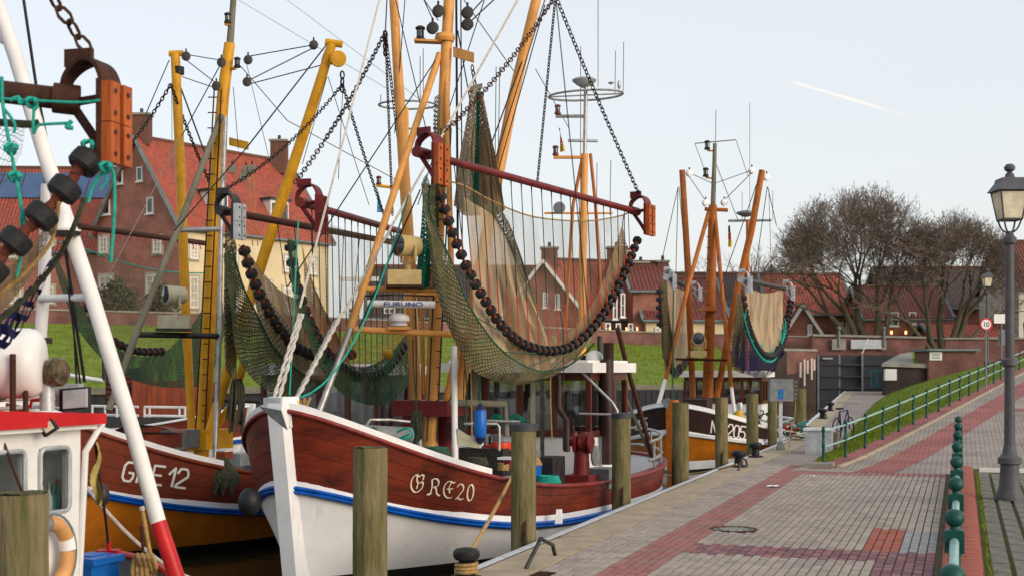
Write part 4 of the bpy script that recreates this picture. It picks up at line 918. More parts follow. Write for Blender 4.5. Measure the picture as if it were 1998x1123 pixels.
# ================================================================ BARE TREES
def tree(base, stems, dome, label, seed, r0=.42, twig=.013, depth=8, spread=1.0, budget=26000):
    """dome = (cx, cy, zlow, rx, ry, rz): crown ellipsoid the branches fill"""
    rg = random.Random(seed); root = thing('bare_tree', label, 'tree', base, 'bare trees of the town'); tr = MB(); cr = MB(); cnt = [0]
    dc = V((dome[0], dome[1], dome[2]))
    def inside(p): q = p-dc; zz = q.z/dome[5] if q.z > 0 else q.z/(dome[5]*.45); return (q.x/dome[3])**2+(q.y/dome[4])**2+zz**2
    def grow(p, d_, l, r, k, out_q):
        n = 3 if k < 5 else 2; pts = [p]; q = p; dd = d_
        for i in range(n):
            dd = (dd+V((rg.gauss(0, .12), rg.gauss(0, .12), rg.gauss(.02, .09)))).normalized(); q = q+dd*l/n; pts.append(q)
        ins = inside(q)/rg.uniform(.72, 1.12)
        if ins > 1.0 and k > 2:
            f = .6; pts = [p]+[p.lerp(x, f) for x in pts[1:]]; q = pts[-1]
        r1 = max(twig*.8, r*.72)
        (tr if k < 3 else cr).tube(pts, [lerp(r, r1, i/n) for i in range(n+1)], 7 if k < 2 else 5 if k < 4 else 3, False); cnt[0] += 1
        if k >= depth or (ins > 1.0 and k > 4): return
        nc = rg.choice((2, 3, 3)) if k < 3 else rg.choice((2, 2, 3))
        a0 = rg.uniform(0, 6.28)
        for c in range(nc):
            ang = R(rg.uniform(16, 42)) if c else R(rg.uniform(5, 22)); az = a0+c*6.28/nc+rg.uniform(-.5, .5)
            o = dd.orthogonal().normalized(); o2 = dd.cross(o); nd = (dd*math.cos(ang)+(o*math.cos(az)+o2*math.sin(az))*math.sin(ang))
            out = (q-dc); out.z = max(out.z, -.5); nd = (nd+out.normalized()*.12+V((0, 0, .04))).normalized()
            out_q.append((q, nd, l*rg.uniform(.70, .86), max(twig, r1*(.80 if c == 0 else rg.uniform(.5, .75))), k+1))
        for _ in range(rg.choice((0, 1, 1, 2)) if k > 1 else 0):
            o = dd.orthogonal().normalized(); az = rg.uniform(0, 6.28); nd = (dd*.5+(o*math.cos(az)+dd.cross(o)*math.sin(az))*.8).normalized(); out_q.append((p.lerp(q, rg.uniform(.2, .8)), nd, l*.65, max(twig, r1*.4), k+2))
    que = [(base+V((dx, rg.uniform(-.5, .5), 0)), V((lean[0], lean[1], 1)).normalized(), l, r, 0) for dx, lean, l, r in stems]
    while que and cnt[0] < budget:
        nx = []
        for it in que: grow(*it, nx)
        que = nx
    t = tr.build('trunk', 'bark', root, ang=70); cr.build('crown', 'twig', root, smooth=False); return root
b = P(1692, 0, 106); b.z = 3.4
tree(b, [(-.9, (-.75, .1), 3.6, .26), (-.5, (-.42, -.2), 3.4, .3), (.1, (-.05, .2), 3.5, .36), (.6, (.2, -.1), 3.4, .3), (1.0, (.4, .3), 3.4, .26)], (b.x-.6, b.y, 8.0, 7.3, 6, 8.6), 'broad bare tree with many stems and rounded crown behind the lock', 3, budget=36000, depth=9)
b = P(1846, 0, 104); b.z = 3.4
tree(b, [(-1.3, (-.8, .1), 2.8, .22), (-.8, (-.4, -.2), 2.8, .26), (-.2, (-.08, .2), 2.9, .32), (.2, (.12, -.2), 2.9, .28), (.5, (.35, .1), 2.9, .28), (1.0, (.75, .1), 2.8, .22)], (b.x-.2, b.y, 7.0, 6.6, 5.5, 7.3), 'second bare tree with sloping crown right of the broad one', 21, budget=32000, depth=9)
b = P(1462, 0, 122); b.z = 3.4
tree(b, [(0, (-.1, 0), 3.4, .3), (.6, (.25, .1), 3.2, .24), (-.6, (-.3, .1), 3.2, .24)], (b.x, b.y, 8.4, 3.6, 3, 4.6), 'smaller bare tree between the masts of boat 205', 5, depth=7, budget=6000)
b = P(1993, 0, 99); b.z = 3.4
tree(b, [(.6, (-.05, 0), 3, .22), (1.2, (.2, .1), 3, .22)], (b.x+1, b.y, 7, 2.2, 2, 4.2), 'bare tree at the right edge before the pale house', 15, depth=7, budget=5000)
b = P(985, 0, 125); b.z = 3.4
def hedge(x, y0, Yd, wpx, hpx, label, seed):
    rg = random.Random(seed); c = P(x, y0, Yd); root = thing('garden_shrub', label, 'shrub', c, 'shrubs behind the flood wall'); m = MB()
    st = MB()
    for i in range(260):
        a = rg.uniform(0, 6.28); rr = rg.random()**.5*wpx/F*Yd/2; h = hpx/F*Yd*(1-.6*(rr/(wpx/F*Yd/2))**2)*rg.uniform(.3, 1); p = c+V((math.cos(a)*rr, math.sin(a)*rr*.6, h))
        for k in range(5):
            d_ = V((rg.gauss(0, 1), rg.gauss(0, 1), rg.gauss(0, 1))).normalized()*.16; s = d_.orthogonal()*.5; q = p+V((rg.gauss(0, .2), rg.gauss(0, .2), rg.gauss(0, .2))); m.add([q-s, q+d_, q+s, q-d_], [(0, 1, 2, 3)])
        if i % 8 == 0: st.tube([c, p], .02, 4)
    st.build('stems', 'bark', root); m.build('foliage', 'rope_olive', root, smooth=False)
hedge(230, 610, 89, 75, 62, 'loose brown-green shrub before the brick gable, left one', 2); hedge(318, 608, 90, 50, 50, 'loose brown-green shrub before the brick gable, right one', 3)
# ================================================================ BOATS: shared builders
def sm(x): x = max(0, min(1, x)); return x*x*(3-2*x)
class Boat:
    def __init__(s, B0, axis, L, Bm, z_bow, z_low, zs_bow, zs_low, decay=2.2):
        s.B = V((B0[0], B0[1], 0)); a = V((axis[0], axis[1], 0)).normalized(); s.a = a; s.n = V((a.y, -a.x, 0)); s.L = L; s.Bm = Bm
        s.zb, s.zl, s.sb, s.sl, s.dc = z_bow, z_low, zs_bow, zs_low, decay
    def zr(s, t): return s.zl+(s.zb-s.zl)*math.exp(-t/s.dc)+.22*(t/s.L)**3
    def zs(s, t): return s.sl+(s.sb-s.sl)*math.exp(-t/s.dc)+.15*(t/s.L)**3
    def br(s, t):
        x = min(1, t/(4.5)); b = (max(0, 1-(1-x)**2.6))**.60; y = (t-(s.L-4.2))/4.2
        if y > 0: b *= math.sqrt(max(0, 1-min(1, y)**2.6))
        return s.Bm*b
    def pt(s, t, n_, z): return s.B+s.a*t+s.n*n_+UP*z
    def hp(s, t, z, side, off=0):
        zr, zs = s.zr(t), s.zs(t); st = sm((t-(s.L-4.5))/4.5)
        rs = lerp(.86, .985, sm(t/3)); rw = lerp(.30, .93, sm(t/4.5))*lerp(1, .62, st)
        if z >= zs: r = lerp(rs, 1, (z-zs)/(zr-zs))
        else:
            f = (z-WZ)/(zs-WZ); r = lerp(rw, rs, max(0, f)**.8) if f > 0 else rw*(1+.45*max(-1, f))
        low = max(0, (zr-z)/2.2)
        t2 = t+.36*low*(1-sm(t/3.5))-1.15*low*st
        b = s.br(t)*r
        p = s.pt(t2, side*b, z)
        if off:
            e = .02; b2 = s.br(min(s.L, t+e)); b1 = s.br(max(0, t-e)); sl = (b2-b1)/(2*e)*r
            nv = (s.n*side-s.a*sl).normalized(); p = p+nv*off
        return p
def ts(b, n=44):                                       # stations, denser at the ends
    return [b.L*(.5-.5*math.cos(math.pi*i/n))*.999+.0005*b.L for i in range(n+1)]
def sweep(b, zf, prof, sides=(1, -1), t0=0, t1=None, n=44, close=True):
    m = MB(); k = len(prof)
    for sd_ in sides:
        st = [t for t in ts(b, n) if t >= t0 and (t1 is None or t <= t1)]; base = len(m.v)
        for t in st:
            for o, z in prof: m.v.append(b.hp(t, zf(t)+0, sd_, 0)+(b.hp(t, zf(t), sd_, 1)-b.hp(t, zf(t), sd_, 0))*o+UP*z)
        for i in range(len(st)-1):
            for j in range(k if close else k-1):
                q = (base+i*k+j, base+i*k+(j+1) % k, base+(i+1)*k+(j+1) % k, base+(i+1)*k+j); m.f.append(q if sd_ > 0 else q[::-1])
    return m
def hull(root, b, c_low, c_strake, c_bul, c_cap, nplank=4, c_boot='bilge_black', cap_bow=None, c_stem='hull_white', band=True, stem_w=.2):
    st = ts(b); n = len(st)-1
    for sd_ in (1, -1):
        m = MB(); N_ = 8
        m.grid(lambda i, j: b.hp(st[round(i*n)], lerp(-.50, b.zs(st[round(i*n)]), j), sd_), n, N_, None, sd_ < 0); m.build('hull_side', c_low, root, ang=60)
        m = MB().grid(lambda i, j: b.hp(st[round(i*n)], lerp(-1.4, -.50, j), sd_), n, 3, None, sd_ < 0); m.build('hull_bottom', c_boot, root, ang=60)
        for k in range(nplank):
            f0, f1 = k/nplank, (k+1)/nplank
            def zz(t, f): return lerp(b.zs(t), b.zr(t), f)
            m = MB(); g = .0025
            prof = [(f0, g, -.012), (f0, g, 0), (f1, -g, 0), (f1, -g, -.012)]
            m.grid(lambda i, j: b.hp(st[round(i*n)], zz(st[round(i*n)], prof[round(j*3)][0])+prof[round(j*3)][1], sd_, .012+prof[round(j*3)][2]), n, 3, None, sd_ < 0)
            m.build('plank', c_bul, root, ang=30)
        m = MB().grid(lambda i, j: b.hp(st[round(i*n)], lerp(b.zs(st[round(i*n)])-.05, b.zr(st[round(i*n)]), j), sd_, -.004), n, 2, None, sd_ < 0); m.build('bulwark_backing', 'bilge_black', root)
        m = MB().grid(lambda i, j: b.hp(st[round(i*n)], lerp(b.zr(st[round(i*n)])-.75, b.zr(st[round(i*n)]), j), sd_, -.07), n, 2, None, sd_ > 0); m.build('bulwark_inner', 'grey_paint' if c_bul != 'mahogany' else 'hull_white', root)
    sweep(b, b.zs, [(-.01, -.045), (.05, -.045), (.075, -.02), (.05, .002), (.078, .025), (.055, .05), (-.01, .05)]).build('rubbing_strake', c_strake, root, ang=50)
    if band: sweep(b, b.zs, [(-.01, .05), (.03, .05), (.03, .125), (-.01, .125)]).build('white_band', 'hull_white', root, smooth=False)
    sweep(b, b.zr, [(-.10, -.02), (.05, -.02), (.06, .0), (.05, .03), (-.10, .03)]).build('cap_rail', c_cap, root, ang=30)
    if cap_bow: sweep(b, b.zr, [(-.12, .03), (.03, .03), (.03, .105), (-.12, .105)], t1=2.6).build('bow_cap', cap_bow, root, ang=30)
    m = MB().grid(lambda i, j: b.hp(st[round(i*n)], b.zr(st[round(i*n)])-.62, 1, -.06).lerp(b.hp(st[round(i*n)], b.zr(st[round(i*n)])-.62, -1, -.06), j), n, 4); m.build('deck', 'grey_paint', root)
    m = MB(); zt = b.zr(0)+.16; rows = [-1.3, -.6, 0, .5, 1.0, b.zr(0), zt]; w_ = stem_w/2
    for z in rows:
        c = b.hp(.0005, z, 1); f = .13 if z < b.zr(0)+.01 else .1
        m.v += [c-b.a*f-b.n*w_*.75, c-b.a*f+b.n*w_*.75, c+b.a*.16+b.n*w_*1.15, c+b.a*.16-b.n*w_*1.15]
    for i in range(len(rows)-1):
        for k in range(4): m.f.append((i*4+k, i*4+(k+1) % 4, (i+1)*4+(k+1) % 4, (i+1)*4+k))
    m.f += [(3, 2, 1, 0), tuple(len(m.v)-4+k for k in range(4))]
    m.build('stem_post', c_stem, root, ang=25)
def hull_bvh(b, side=1):
    st = ts(b, 60); n = len(st)-1; m = MB().grid(lambda i, j: b.hp(st[round(i*n)], lerp(b.zs(st[round(i*n)]), b.zr(st[round(i*n)]), j), side, .013), n, 6)
    return BVHTree.FromPolygons(m.v, m.f)
def strokes(root, bv, glyphs, wpx, mat, name='lettering', nib=None, lift=.008):
    """glyph polylines given in photo pixels, laid onto the hull planking"""
    def proj(x, y):
        h = bv.ray_cast(V((0, 0, CAMZ)), ray(x, y).normalized()); return h[0] if h[0] is not None else None
    for gl in glyphs:
        m = MB()
        for line in gl:
            pts = []
            for i in range(len(line)-1):
                a, c = line[i], line[i+1]; k = max(2, int(math.dist(a, c)/2))
                pts += [(lerp(a[0], c[0], q/k), lerp(a[1], c[1], q/k)) for q in range(k)]
            pts.append(line[-1]); rows = []
            for i, (x, y) in enumerate(pts):
                x0, y0 = pts[max(0, i-1)]; x1, y1 = pts[min(len(pts)-1, i+1)]; l = math.hypot(x1-x0, y1-y0) or 1
                if nib: dx, dy = math.cos(nib)*wpx/2, -math.sin(nib)*wpx/2
                else: dx, dy = -(y1-y0)/l*wpx/2, (x1-x0)/l*wpx/2
                e_ = (x1-x0)/l*wpx*.28, (y1-y0)/l*wpx*.28
                ex, ey = (e_[0], e_[1]) if (not nib and i == len(pts)-1) else (-e_[0], -e_[1]) if (not nib and i == 0) else (0, 0)
                a, c = proj(x+dx+ex, y+dy+ey), proj(x-dx+ex, y-dy+ey)
                if nib and a is not None:
                    pass
                rows.append((a, c))
            b0 = len(m.v); ok = [r_ for r_ in rows if r_[0] is not None and r_[1] is not None]
            for a, c in ok:
                t = (V((0, 0, CAMZ))-a).normalized()*lift; m.v += [a+t, c+t]
            for i in range(len(ok)-1): m.f.append((b0+2*i, b0+2*i+1, b0+2*i+3, b0+2*i+2))
        if m.f: m.build(name, mat, root, smooth=False)
# letter outlines as pen strokes in a 0..1 box, y up
def arc(cx, cy, rx, ry, a0, a1, n=10): return [(cx+rx*math.cos(R(lerp(a0, a1, i/n))), cy+ry*math.sin(R(lerp(a0, a1, i/n)))) for i in range(n+1)]
SANS = {'G': [[(1, .95), (.75, 1), (.25, 1), (0, .8), (0, .2), (.25, 0), (.8, 0), (1, .2), (1, .45), (.55, .45)]], 'R': [[(0, 0), (0, 1), (.75, 1), (1, .8), (.9, .55), (.7, .48), (0, .48)], [(.45, .48), (1, 0)]],
        'E': [[(1, 1), (0, 1), (0, 0), (1, 0)], [(0, .5), (.8, .5)]], '1': [[(.2, .62), (.7, 1), (.7, 0)]], '2': [[(0, .75), (.2, 1), (.8, 1), (1, .8), (1, .6), (.1, .15), (0, 0), (1, 0)]],
        'N': [[(0, 0), (0, 1), (1, 0), (1, 1)]], 'U': [[(0, 1), (0, .2), (.2, 0), (.8, 0), (1, .2), (1, 1)]], '0': [[(.25, 1), (.75, 1), (1, .8), (1, .2), (.75, 0), (.25, 0), (0, .2), (0, .8), (.25, 1)]],
        '5': [[(1, 1), (.05, 1), (0, .55), (.7, .58), (1, .42), (1, .15), (.75, 0), (.2, 0), (0, .12)]]}
GOTH = {'G': [arc(.42, .48, .42, .48, 115, 300, 14)+[(.85, .25), (.92, .5), (.80, .62), (.62, .52)], [(.42, 1.0), (.40, .7), (.52, .5), (.46, .2)], [(.28, .95), (.55, .86), (.72, 1.0), (.9, .94), (.86, .72)]],
        'R': [[(.05, .05), (.25, .12), (.32, .5), (.25, .9)], arc(.5, .74, .28, .24, 160, -90, 12), [(.45, .5), (.62, .42), (.72, .12), (.95, .02)], [(.0, .0), (.2, .02), (.34, .12)]],
        'E': [arc(.55, .5, .48, .5, 70, 300, 16), [(.35, .52), (.8, .58)], [(.6, .95), (.85, .92), (.95, 1.02)], [(.62, .95), (.48, .6), (.6, .3)]],
        '2': [arc(.45, .74, .4, .26, 170, -30, 10)+[(.3, .2), (.0, .0)], [(.0, .03), (.35, .1), (.6, .0), (.95, .1)]], '0': [arc(.5, .5, .42, .5, 90, 450, 20)]}
def lay(font, ch, x, y, w_, h, slant, dydx):
    """letter box with lower left corner at pixel x,y"""
    return [[(x+p*w_+q*h*slant, y-q*h+(p*w_+q*h*slant)*dydx) for p, q in ln] for ln in font[ch]]
def spot(root, p, face, s, mat='cream', name='searchlight', post=.18):
    face = V(face).normalized(); h = MB().lathe([(.10*s, -.16*s), (.13*s, -.14*s), (.14*s, 0), (.14*s, .14*s), (.15*s, .15*s), (.15*s, .17*s)], p, 18, face).build(name, mat, root)
    MB().lathe([(.135*s, .172*s), (.06*s, .185*s), (0, .19*s)], p, 16, face).build('lens', 'glass_dark', h)
    sd_ = face.cross(UP).normalized(); y = MB()
    for k in (-1, 1): y.tube([p+sd_*k*.155*s, p+sd_*k*.155*s-UP*.2*s, p-UP*(.24*s)], .02*s, 6)
    y.tube([p-UP*.23*s, p-UP*(.24*s+post)], .03*s, 8); y.build('yoke', mat, h)
    return h
def block(root, p, r=.07, mat='black'):
    d_ = V((.3, -1, 0)).normalized(); o = MB().lathe([(r*.6, -r*.5), (r, -r*.42), (r, r*.42), (r*.6, r*.5)], p, 14, d_).build('pulley_block', mat, root)
    MB().tube([p+UP*r, p+UP*r*1.7], r*.2, 6).build('shackle', 'chain_dark', o); return o
def lantern(root, p, s=1, col_='black'):
    o = MB().lathe([(.06*s, 0), (.06*s, .03*s), (.045*s, .04*s), (.045*s, .13*s), (.06*s, .14*s), (.06*s, .16*s), (.03*s, .18*s)], p, 12).build('navigation_light', col_, root)
    MB().lathe([(.047*s, .05*s), (.047*s, .125*s)], p, 12).build('light_lens', 'glass_dark', o); return o
def wires(root, lst, name='stay'):
    for x0, y0, Y0, x1, y1, Y1, r, mat, *sg in lst:
        a, c = P(x0, y0, Y0), P(x1, y1, Y1)
        if r >= .025:                                   # laid rope: two strands twisted together
            o = (c-a).orthogonal().normalized(); o2 = (c-a).normalized().cross(o); m = MB(); L_ = (c-a).length; n_ = int(L_*28)
            for ph in (0, math.pi): m.tube([a.lerp(c, i/n_)+(o*math.cos(i*.75+ph)+o2*math.sin(i*.75+ph))*r*.42 for i in range(n_+1)], r*.5, 6)
            m.build('rope', mat, root); continue
        MB().tube(sag(a, c, sg[0]) if sg else [a, c], r, 5).build(name if 'rope' not in mat else 'rope', mat, root)
def chain_mb(a, b, l=.085, r=.011, s=0):
    m = MB(); pts = sag(a, b, s, 20); tot = sum((pts[i+1]-pts[i]).length for i in range(20)); n = max(2, int(tot/(l*.72)))
    for i in range(n):
        f = (i+.5)/n; c = pl(pts, f); t = (pl(pts, min(1, f+.01))-pl(pts, max(0, f-.01))).normalized(); o = t.orthogonal().normalized()
        if i % 2: o = t.cross(o)
        ring = [c+t*(math.cos(q)*l*.5)+o*(math.sin(q)*l*.30) for q in [k*math.pi/4 for k in range(9)]]
        m.tube(ring, r, 4, False)
    return m
def wheelhouse(root, b, s0, s1, hw, z0, z1, wood='wood_frame', lower='hull_white', roofc='white_paint'):
    H = MB; zc = lerp(z0, z1, .50); zt = z1-.1
    c = [b.pt(s0, -hw, 0), b.pt(s0, hw, 0), b.pt(s1, hw, 0), b.pt(s1, -hw, 0)]
    wh = MB().obox(c[0]+UP*z0, c[1]-c[0], c[3]-c[0], UP*(zc-z0)).build('wheelhouse', lower, root, smooth=False)
    for i in range(4):
        p, q = c[i], c[(i+1) % 4]; e = (q-p).normalized(); L_ = (q-p).length; o = V((e.y, -e.x, 0)); o = o if o.dot(p+q-c[0]*.5-c[1]*.5-c[2]*.5-c[3]*.5) > 0 else -o
        n = 4 if i % 2 == 0 else 3
        MB().obox(p+UP*zc-o*.03, e*L_, o*.06, UP*.10).build('window_rail', wood, wh, smooth=False)
        MB().obox(p+UP*(zt-.13)-o*.03, e*L_, o*.06, UP*.13).build('window_header', wood, wh, smooth=False)
        for k in range(n+1): MB().obox(p+e*(L_*k/n-.045)-o*.035+UP*(zc+.1), e*.09, o*.07, UP*(zt-zc-.23)).build('window_post', wood, wh, smooth=False)
        for k in range(n): MB().obox(p+e*(L_*k/n+.045)-o*.01+UP*(zc+.1), e*(L_/n-.09), o*.012, UP*(zt-zc-.23)).build('window_pane', 'cabin_glass', wh, smooth=False)
    c0 = c[0]-b.a*.22-b.n*.15; r_ = MB().obox(c0+UP*zt, b.n*(2*hw+.3), b.a*(s1-s0+.4), UP*.16).build('wheelhouse_roof', roofc, wh, smooth=False)
    MB().obox(c0+UP*(zt+.16)+b.a*.1+b.n*.12, b.n*(2*hw+.06), b.a*(s1-s0+.2), UP*.04).build('roof_top', roofc, wh, smooth=False)
    MB().obox(c[0]+UP*(z0)+b.n*hw*.8+b.a*(s1-s0)*.5, b.n*.4, b.a*.3, UP*(zc-z0+.35)).build('console', 'dark_brown_paint', wh, smooth=False)
    return wh
def netpatch(root, name, top, bot, mat, bulge=V((0, 0, 0)), nu=46, nv=16, fold=.03, seed=1, e0=1.0):
    rg = random.Random(seed); ph = [rg.uniform(0, 6.28) for _ in range(6)]
    T = spl(top, 8); B_ = spl(bot, 8); LT = sum((T[i+1]-T[i]).length for i in range(len(T)-1)); H = (pl(T, .5)-pl(B_, .5)).length
    def f(i, j):
        p = pl(T, i).lerp(pl(B_, i), j**e0); k = math.sin(math.pi*j)
        w_ = fold*(math.sin(i*31+ph[0]+j*2)+.6*math.sin(i*67+ph[1])+.4*math.sin(j*9+i*13+ph[2]))*(.25+.75*j)
        return p+bulge*k*(1-.5*abs(2*i-1)**2)+V((.45, -.9, 0))*w_*(.3+k)
    m = MB().grid(f, nu, nv, lambda i, j: (i*LT, j*H)); return m.build(name, mat, root, ang=80)
def shoe(root, p, bd, o, s=1.0, arch='rust', wood='sole_wood', tilt=0):
    """beam-trawl shoe: arched plate, braces and bolted wooden soles. p = end of beam, o = towards the sole"""
    def L_(a, z, b=0): return p+o*a*s+UP*z*s+bd*b*s
    pts = [L_(-.07, .03), L_(-.05, .12), L_(.02, .19), L_(.10, .215), L_(.17, .18), L_(.21, .10), L_(.215, .02)]
    sp_ = spl(pts, 4); m = MB()
    for i, q in enumerate(sp_):
        t = (sp_[min(i+1, len(sp_)-1)]-sp_[max(0, i-1)]).normalized(); nn = t.cross(bd).normalized(); w_ = lerp(.04, .10, sm(i/len(sp_)*1.5))*s
        m.v += [q-bd*w_-nn*.012*s, q+bd*w_-nn*.012*s, q+bd*w_+nn*.012*s, q-bd*w_+nn*.012*s]
    for i in range(len(sp_)-1):
        for k in range(4): m.f.append((i*4+k, i*4+(k+1) % 4, (i+1)*4+(k+1) % 4, (i+1)*4+k))
    ar = m.build('arch_plate', arch, root, ang=50)
    MB().box(L_(.02, .235), .17*s, .03*s, .1*s, o).build('lug', arch, ar, smooth=False)
    MB().tube([L_(-.01, -.04), L_(.10, -.19), L_(.19, -.33)], .026*s, 8).build('brace', arch, root)
    MB().tube([L_(0, -.01), L_(.20, .01)], .024*s, 8).build('brace', arch, root)
    MB().obox(L_(.195, -.36, -.115), o*.03*s, bd*.23*s, UP*.45*s).build('back_plate', arch, root, smooth=False)
    for sb in (-1, 1):
        for k in (0, 1):
            w_ = MB().obox(L_(.226, -.37+.225*k, -.11 if sb < 0 else .02), o*.06*s, bd*.09*s, UP*.22*s).build('wooden_sole', wood, root, smooth=False)
            for q in (.05, .17): MB().lathe([(.014*s, 0), (.014*s, .012*s), (.004, .012*s)], L_(.28, -.37+.225*k+q, (-.065 if sb < 0 else .065)), 8, o).build('bolt', 'dark_steel', w_)
def rollers(root, pts, step=.165, r=.075, w_=.075, core='rust_red', r_in=.03):
    key = ('roller', r, w_)
    if key not in RM:
        RM[key] = mesh_of(MB().lathe([(r*.45, -w_*.40), (r*.8, -w_*.5), (r*.97, -w_*.36), (r, 0), (r*.97, w_*.36), (r*.8, w_*.5), (r*.45, w_*.40)], (0, 0, 0), 18), 'rubber_roller', 'rubber')
        RM[('core', r, w_)] = mesh_of(MB().lathe([(r*.30, -w_*.95), (r*.42, -w_*.44), (r*.42, w_*.44), (r*.30, w_*.95)], (0, 0, 0), 10), 'roller_hub', core)
    sp_ = spl(pts, 8); tot = sum((sp_[i+1]-sp_[i]).length for i in range(len(sp_)-1)); n = int(tot/step)
    MB().tube(sp_, .018, 6).build('ground_chain', core, root)
    for i in range(n):
        f = (i+.5)/n; c = pl(sp_, f); t = (pl(sp_, min(1, f+.01))-pl(sp_, max(0, f-.01))).normalized(); o = t.orthogonal().normalized(); fm = frame(c, o, t.cross(o), t)
        a = inst(RM[key], 'rubber_roller', root, fm); WL[a.name] = WL[root.name]
        cc = bpy.data.objects.new('roller_hub', RM[('core', r, w_)]); col.objects.link(cc); cc.parent = a
RM = {}
def trawl(label, A, B, roll=None, panels=(), drop=None, shoes='AB', beam='rust', arch='rust', wood='sole_wood', s=1.0, rb=.05, ext=(0, 0), rstep=.165, rr=.075, group='beam trawl gears hanging from booms', drop_bot=None, o=None):
    a, b = P(*A), P(*B); bd = (b-a).normalized(); root = thing('beam_trawl', label, 'trawl gear', a, group)
    def D(x, off=0): k = (x-A[0])/(B[0]-A[0]); return 1/lerp(1/A[2], 1/B[2], max(-.12, min(1.15, k)))+off
    def W(l, off=0): return [P(x, y, D(x, off)) for x, y in l]
    o = o or V((bd.y, -bd.x, 0)).normalized()
    MB().tube([a-bd*ext[0], b+bd*ext[1]], rb, 12).build('beam', beam, root)
    MB().tube([a-bd*(ext[0]+.02), a+bd*.12], rb*1.35, 12).build('beam_sleeve', arch, root)
    if 'A' in shoes: shoe(root, a, bd, o, s, arch, wood)
    if 'B' in shoes: MB().tube([b-bd*.12, b+bd*(.02+ext[1])], rb*1.35, 12).build('beam_sleeve', arch, root); shoe(root, b, bd, o, s, arch, wood)
    rp = None
    if roll: rp = W(roll, -.12); rollers(root, rp, rstep, rr, rr)
    for k, (nm, tp, bt, off0, off1, mat, bl, fold) in enumerate(panels):
        netpatch(root, nm, W(tp, off0), W(bt, off1), mat, V((0, bl, 0)), fold=fold, seed=k+3)
        if nm == 'net_bag': netpatch(root, 'net_mesh', W(tp, off0-.05), W(bt, off1-.06), 'net_strand_blue' if 'blue' in mat else 'net_strand', V((0, bl, 0)), fold=fold, seed=k+3)
    if drop and rp:
        sp_ = spl(rp, 8); n, f0, f1, red = drop
        for i in range(n):
            f = lerp(f0, f1, i/(n-1)); q = pl(sp_, f); k = (q.x*F/q.y+CX-A[0])/(B[0]-A[0]); ka = lerp(k, i/(n-1), .25)
            x = lerp(A[0], B[0], max(.03, min(.97, ka))); tp = P(x, lerp(A[1], B[1], (x-A[0])/(B[0]-A[0])), D(x)); md = tp.lerp(q, red)
            MB().tube([tp, tp.lerp(q, .06), md], [.014, .007, .007], 5).build('dropper', 'wire', root)
            MB().tube([md, q], .008, 5).build('dropper_end', 'rope_red' if red < 1 else 'wire', root) if red < 1 else None
    return root, a, b, W
# ================================================================ GRE 20
b20 = Boat((-2.73, 15.7), (.408, .913), 11.7, 1.8, 1.52, .15, .585, -.3)
g20 = thing('fishing_cutter', 'varnished mahogany and white cutter lettered GRE 20 with blue strake', 'fishing boat', b20.pt(6, 0, WZ), 'shrimp cutters in the harbour')
hull(g20, b20, 'hull_white', 'blue_paint', 'mahogany', 'cap_red', nplank=4, cap_bow='hull_white', stem_w=.26)
bv = hull_bvh(b20); k = .16
gx = [('G', 800, 958, 26, 36), ('R', 833, 964, 26, 34), ('E', 862, 969, 24, 33), ('2', 889, 973, 15, 31), ('0', 909, 975, 14, 32)]
strokes(g20, bv, [lay(GOTH, c, x, y, w_, h, .12, .12) for c, x, y, w_, h in gx], 3.6, 'letter_gold', nib=R(38))
strokes(g20, bv, [lay(GOTH, c, x, y, w_, h, .12, .12) for c, x, y, w_, h in gx], 1.6, 'letter_gold', lift=.009)
Ym = 19.3
def T(root, name, mat, pts, r, n=10): return MB().tube([P(*p) for p in pts], r, n).build(name, mat, root)
T(g20, 'mast', 'mast_orange', [(838, 880, Ym), (848, 640, Ym), (862, 270, Ym), (876, 0, Ym), (884, -130, Ym)], [.10, .095, .085, .08, .07], 14)
T(g20, 'boom', 'mast_orange', [(892, 800, 19.4), (930, 560, 19.4), (1001, 190, 19.6), (1046, 0, 19.7), (1075, -120, 19.7)], [.085, .088, .08, .075, .07], 14)
T(g20, 'boom', 'mast_orange', [(812, 790, 19.9), (799, 500, 20.2), (780, 200, 20.5), (768, 0, 20.7), (761, -140, 20.8)], [.085, .09, .08, .07, .065], 14)
T(g20, 'tripod_leg', 'mast_orange', [(858, 105, Ym), (775, 355, 18.7), (684, 640, 18.0)], .05)
T(g20, 'tripod_leg', 'steel', [(684, 640, 18.0), (618, 815, 17.5)], .045)
T(g20, 'tripod_leg', 'mast_orange', [(870, 110, Ym), (877, 400, 19.0), (884, 650, 18.8)], .042)
T(g20, 'tripod_leg', 'mast_orange', [(905, 640, 19.2), (884, 720, 19.2), (868, 790, 19.3)], .05)
T(g20, 'crossbar', 'mast_orange', [(702, 563, 18.3), (850, 566, 18.9)], .04); T(g20, 'crossbar', 'mast_orange', [(676, 641, 18.0), (884, 652, 18.8)], .045)
T(g20, 'crossbar', 'mast_orange', [(810, 575, 18.4), (852, 575, 18.8)], .03)
for x, y in ((806, 765), (822, 768)): T(g20, 'mast_stay', 'mast_orange', [(x, 480, 19.5), (x+4, y, 19.5)], .035)
MB().box(P(840, 795, 19.4), .9, .7, .22, b20.n).build('mast_step', 'oxide_red', g20, smooth=False)
for x in (798, 868): MB().box(P(x, 845, 19.4), .14, .14, .85, b20.n).build('step_leg', 'oxide_red', g20, smooth=False)
for i in range(16): T(g20, 'ladder_rung', 'dark_steel', [(851, 300+i*32, 19.1), (869-.8*i, 300+i*32, 19.1)], .009, 5)
for x0, x1 in ((850, 833), (870, 852)): T(g20, 'ladder_side', 'dark_steel', [(x0+10, 250, 19.1), (x1, 860, 19.1)], .012, 6)
MB().lathe([(.13, -.05), (.15, 0), (.13, .06)], P(868, 75, Ym), 14).build('mast_collar', 'mast_orange', g20)
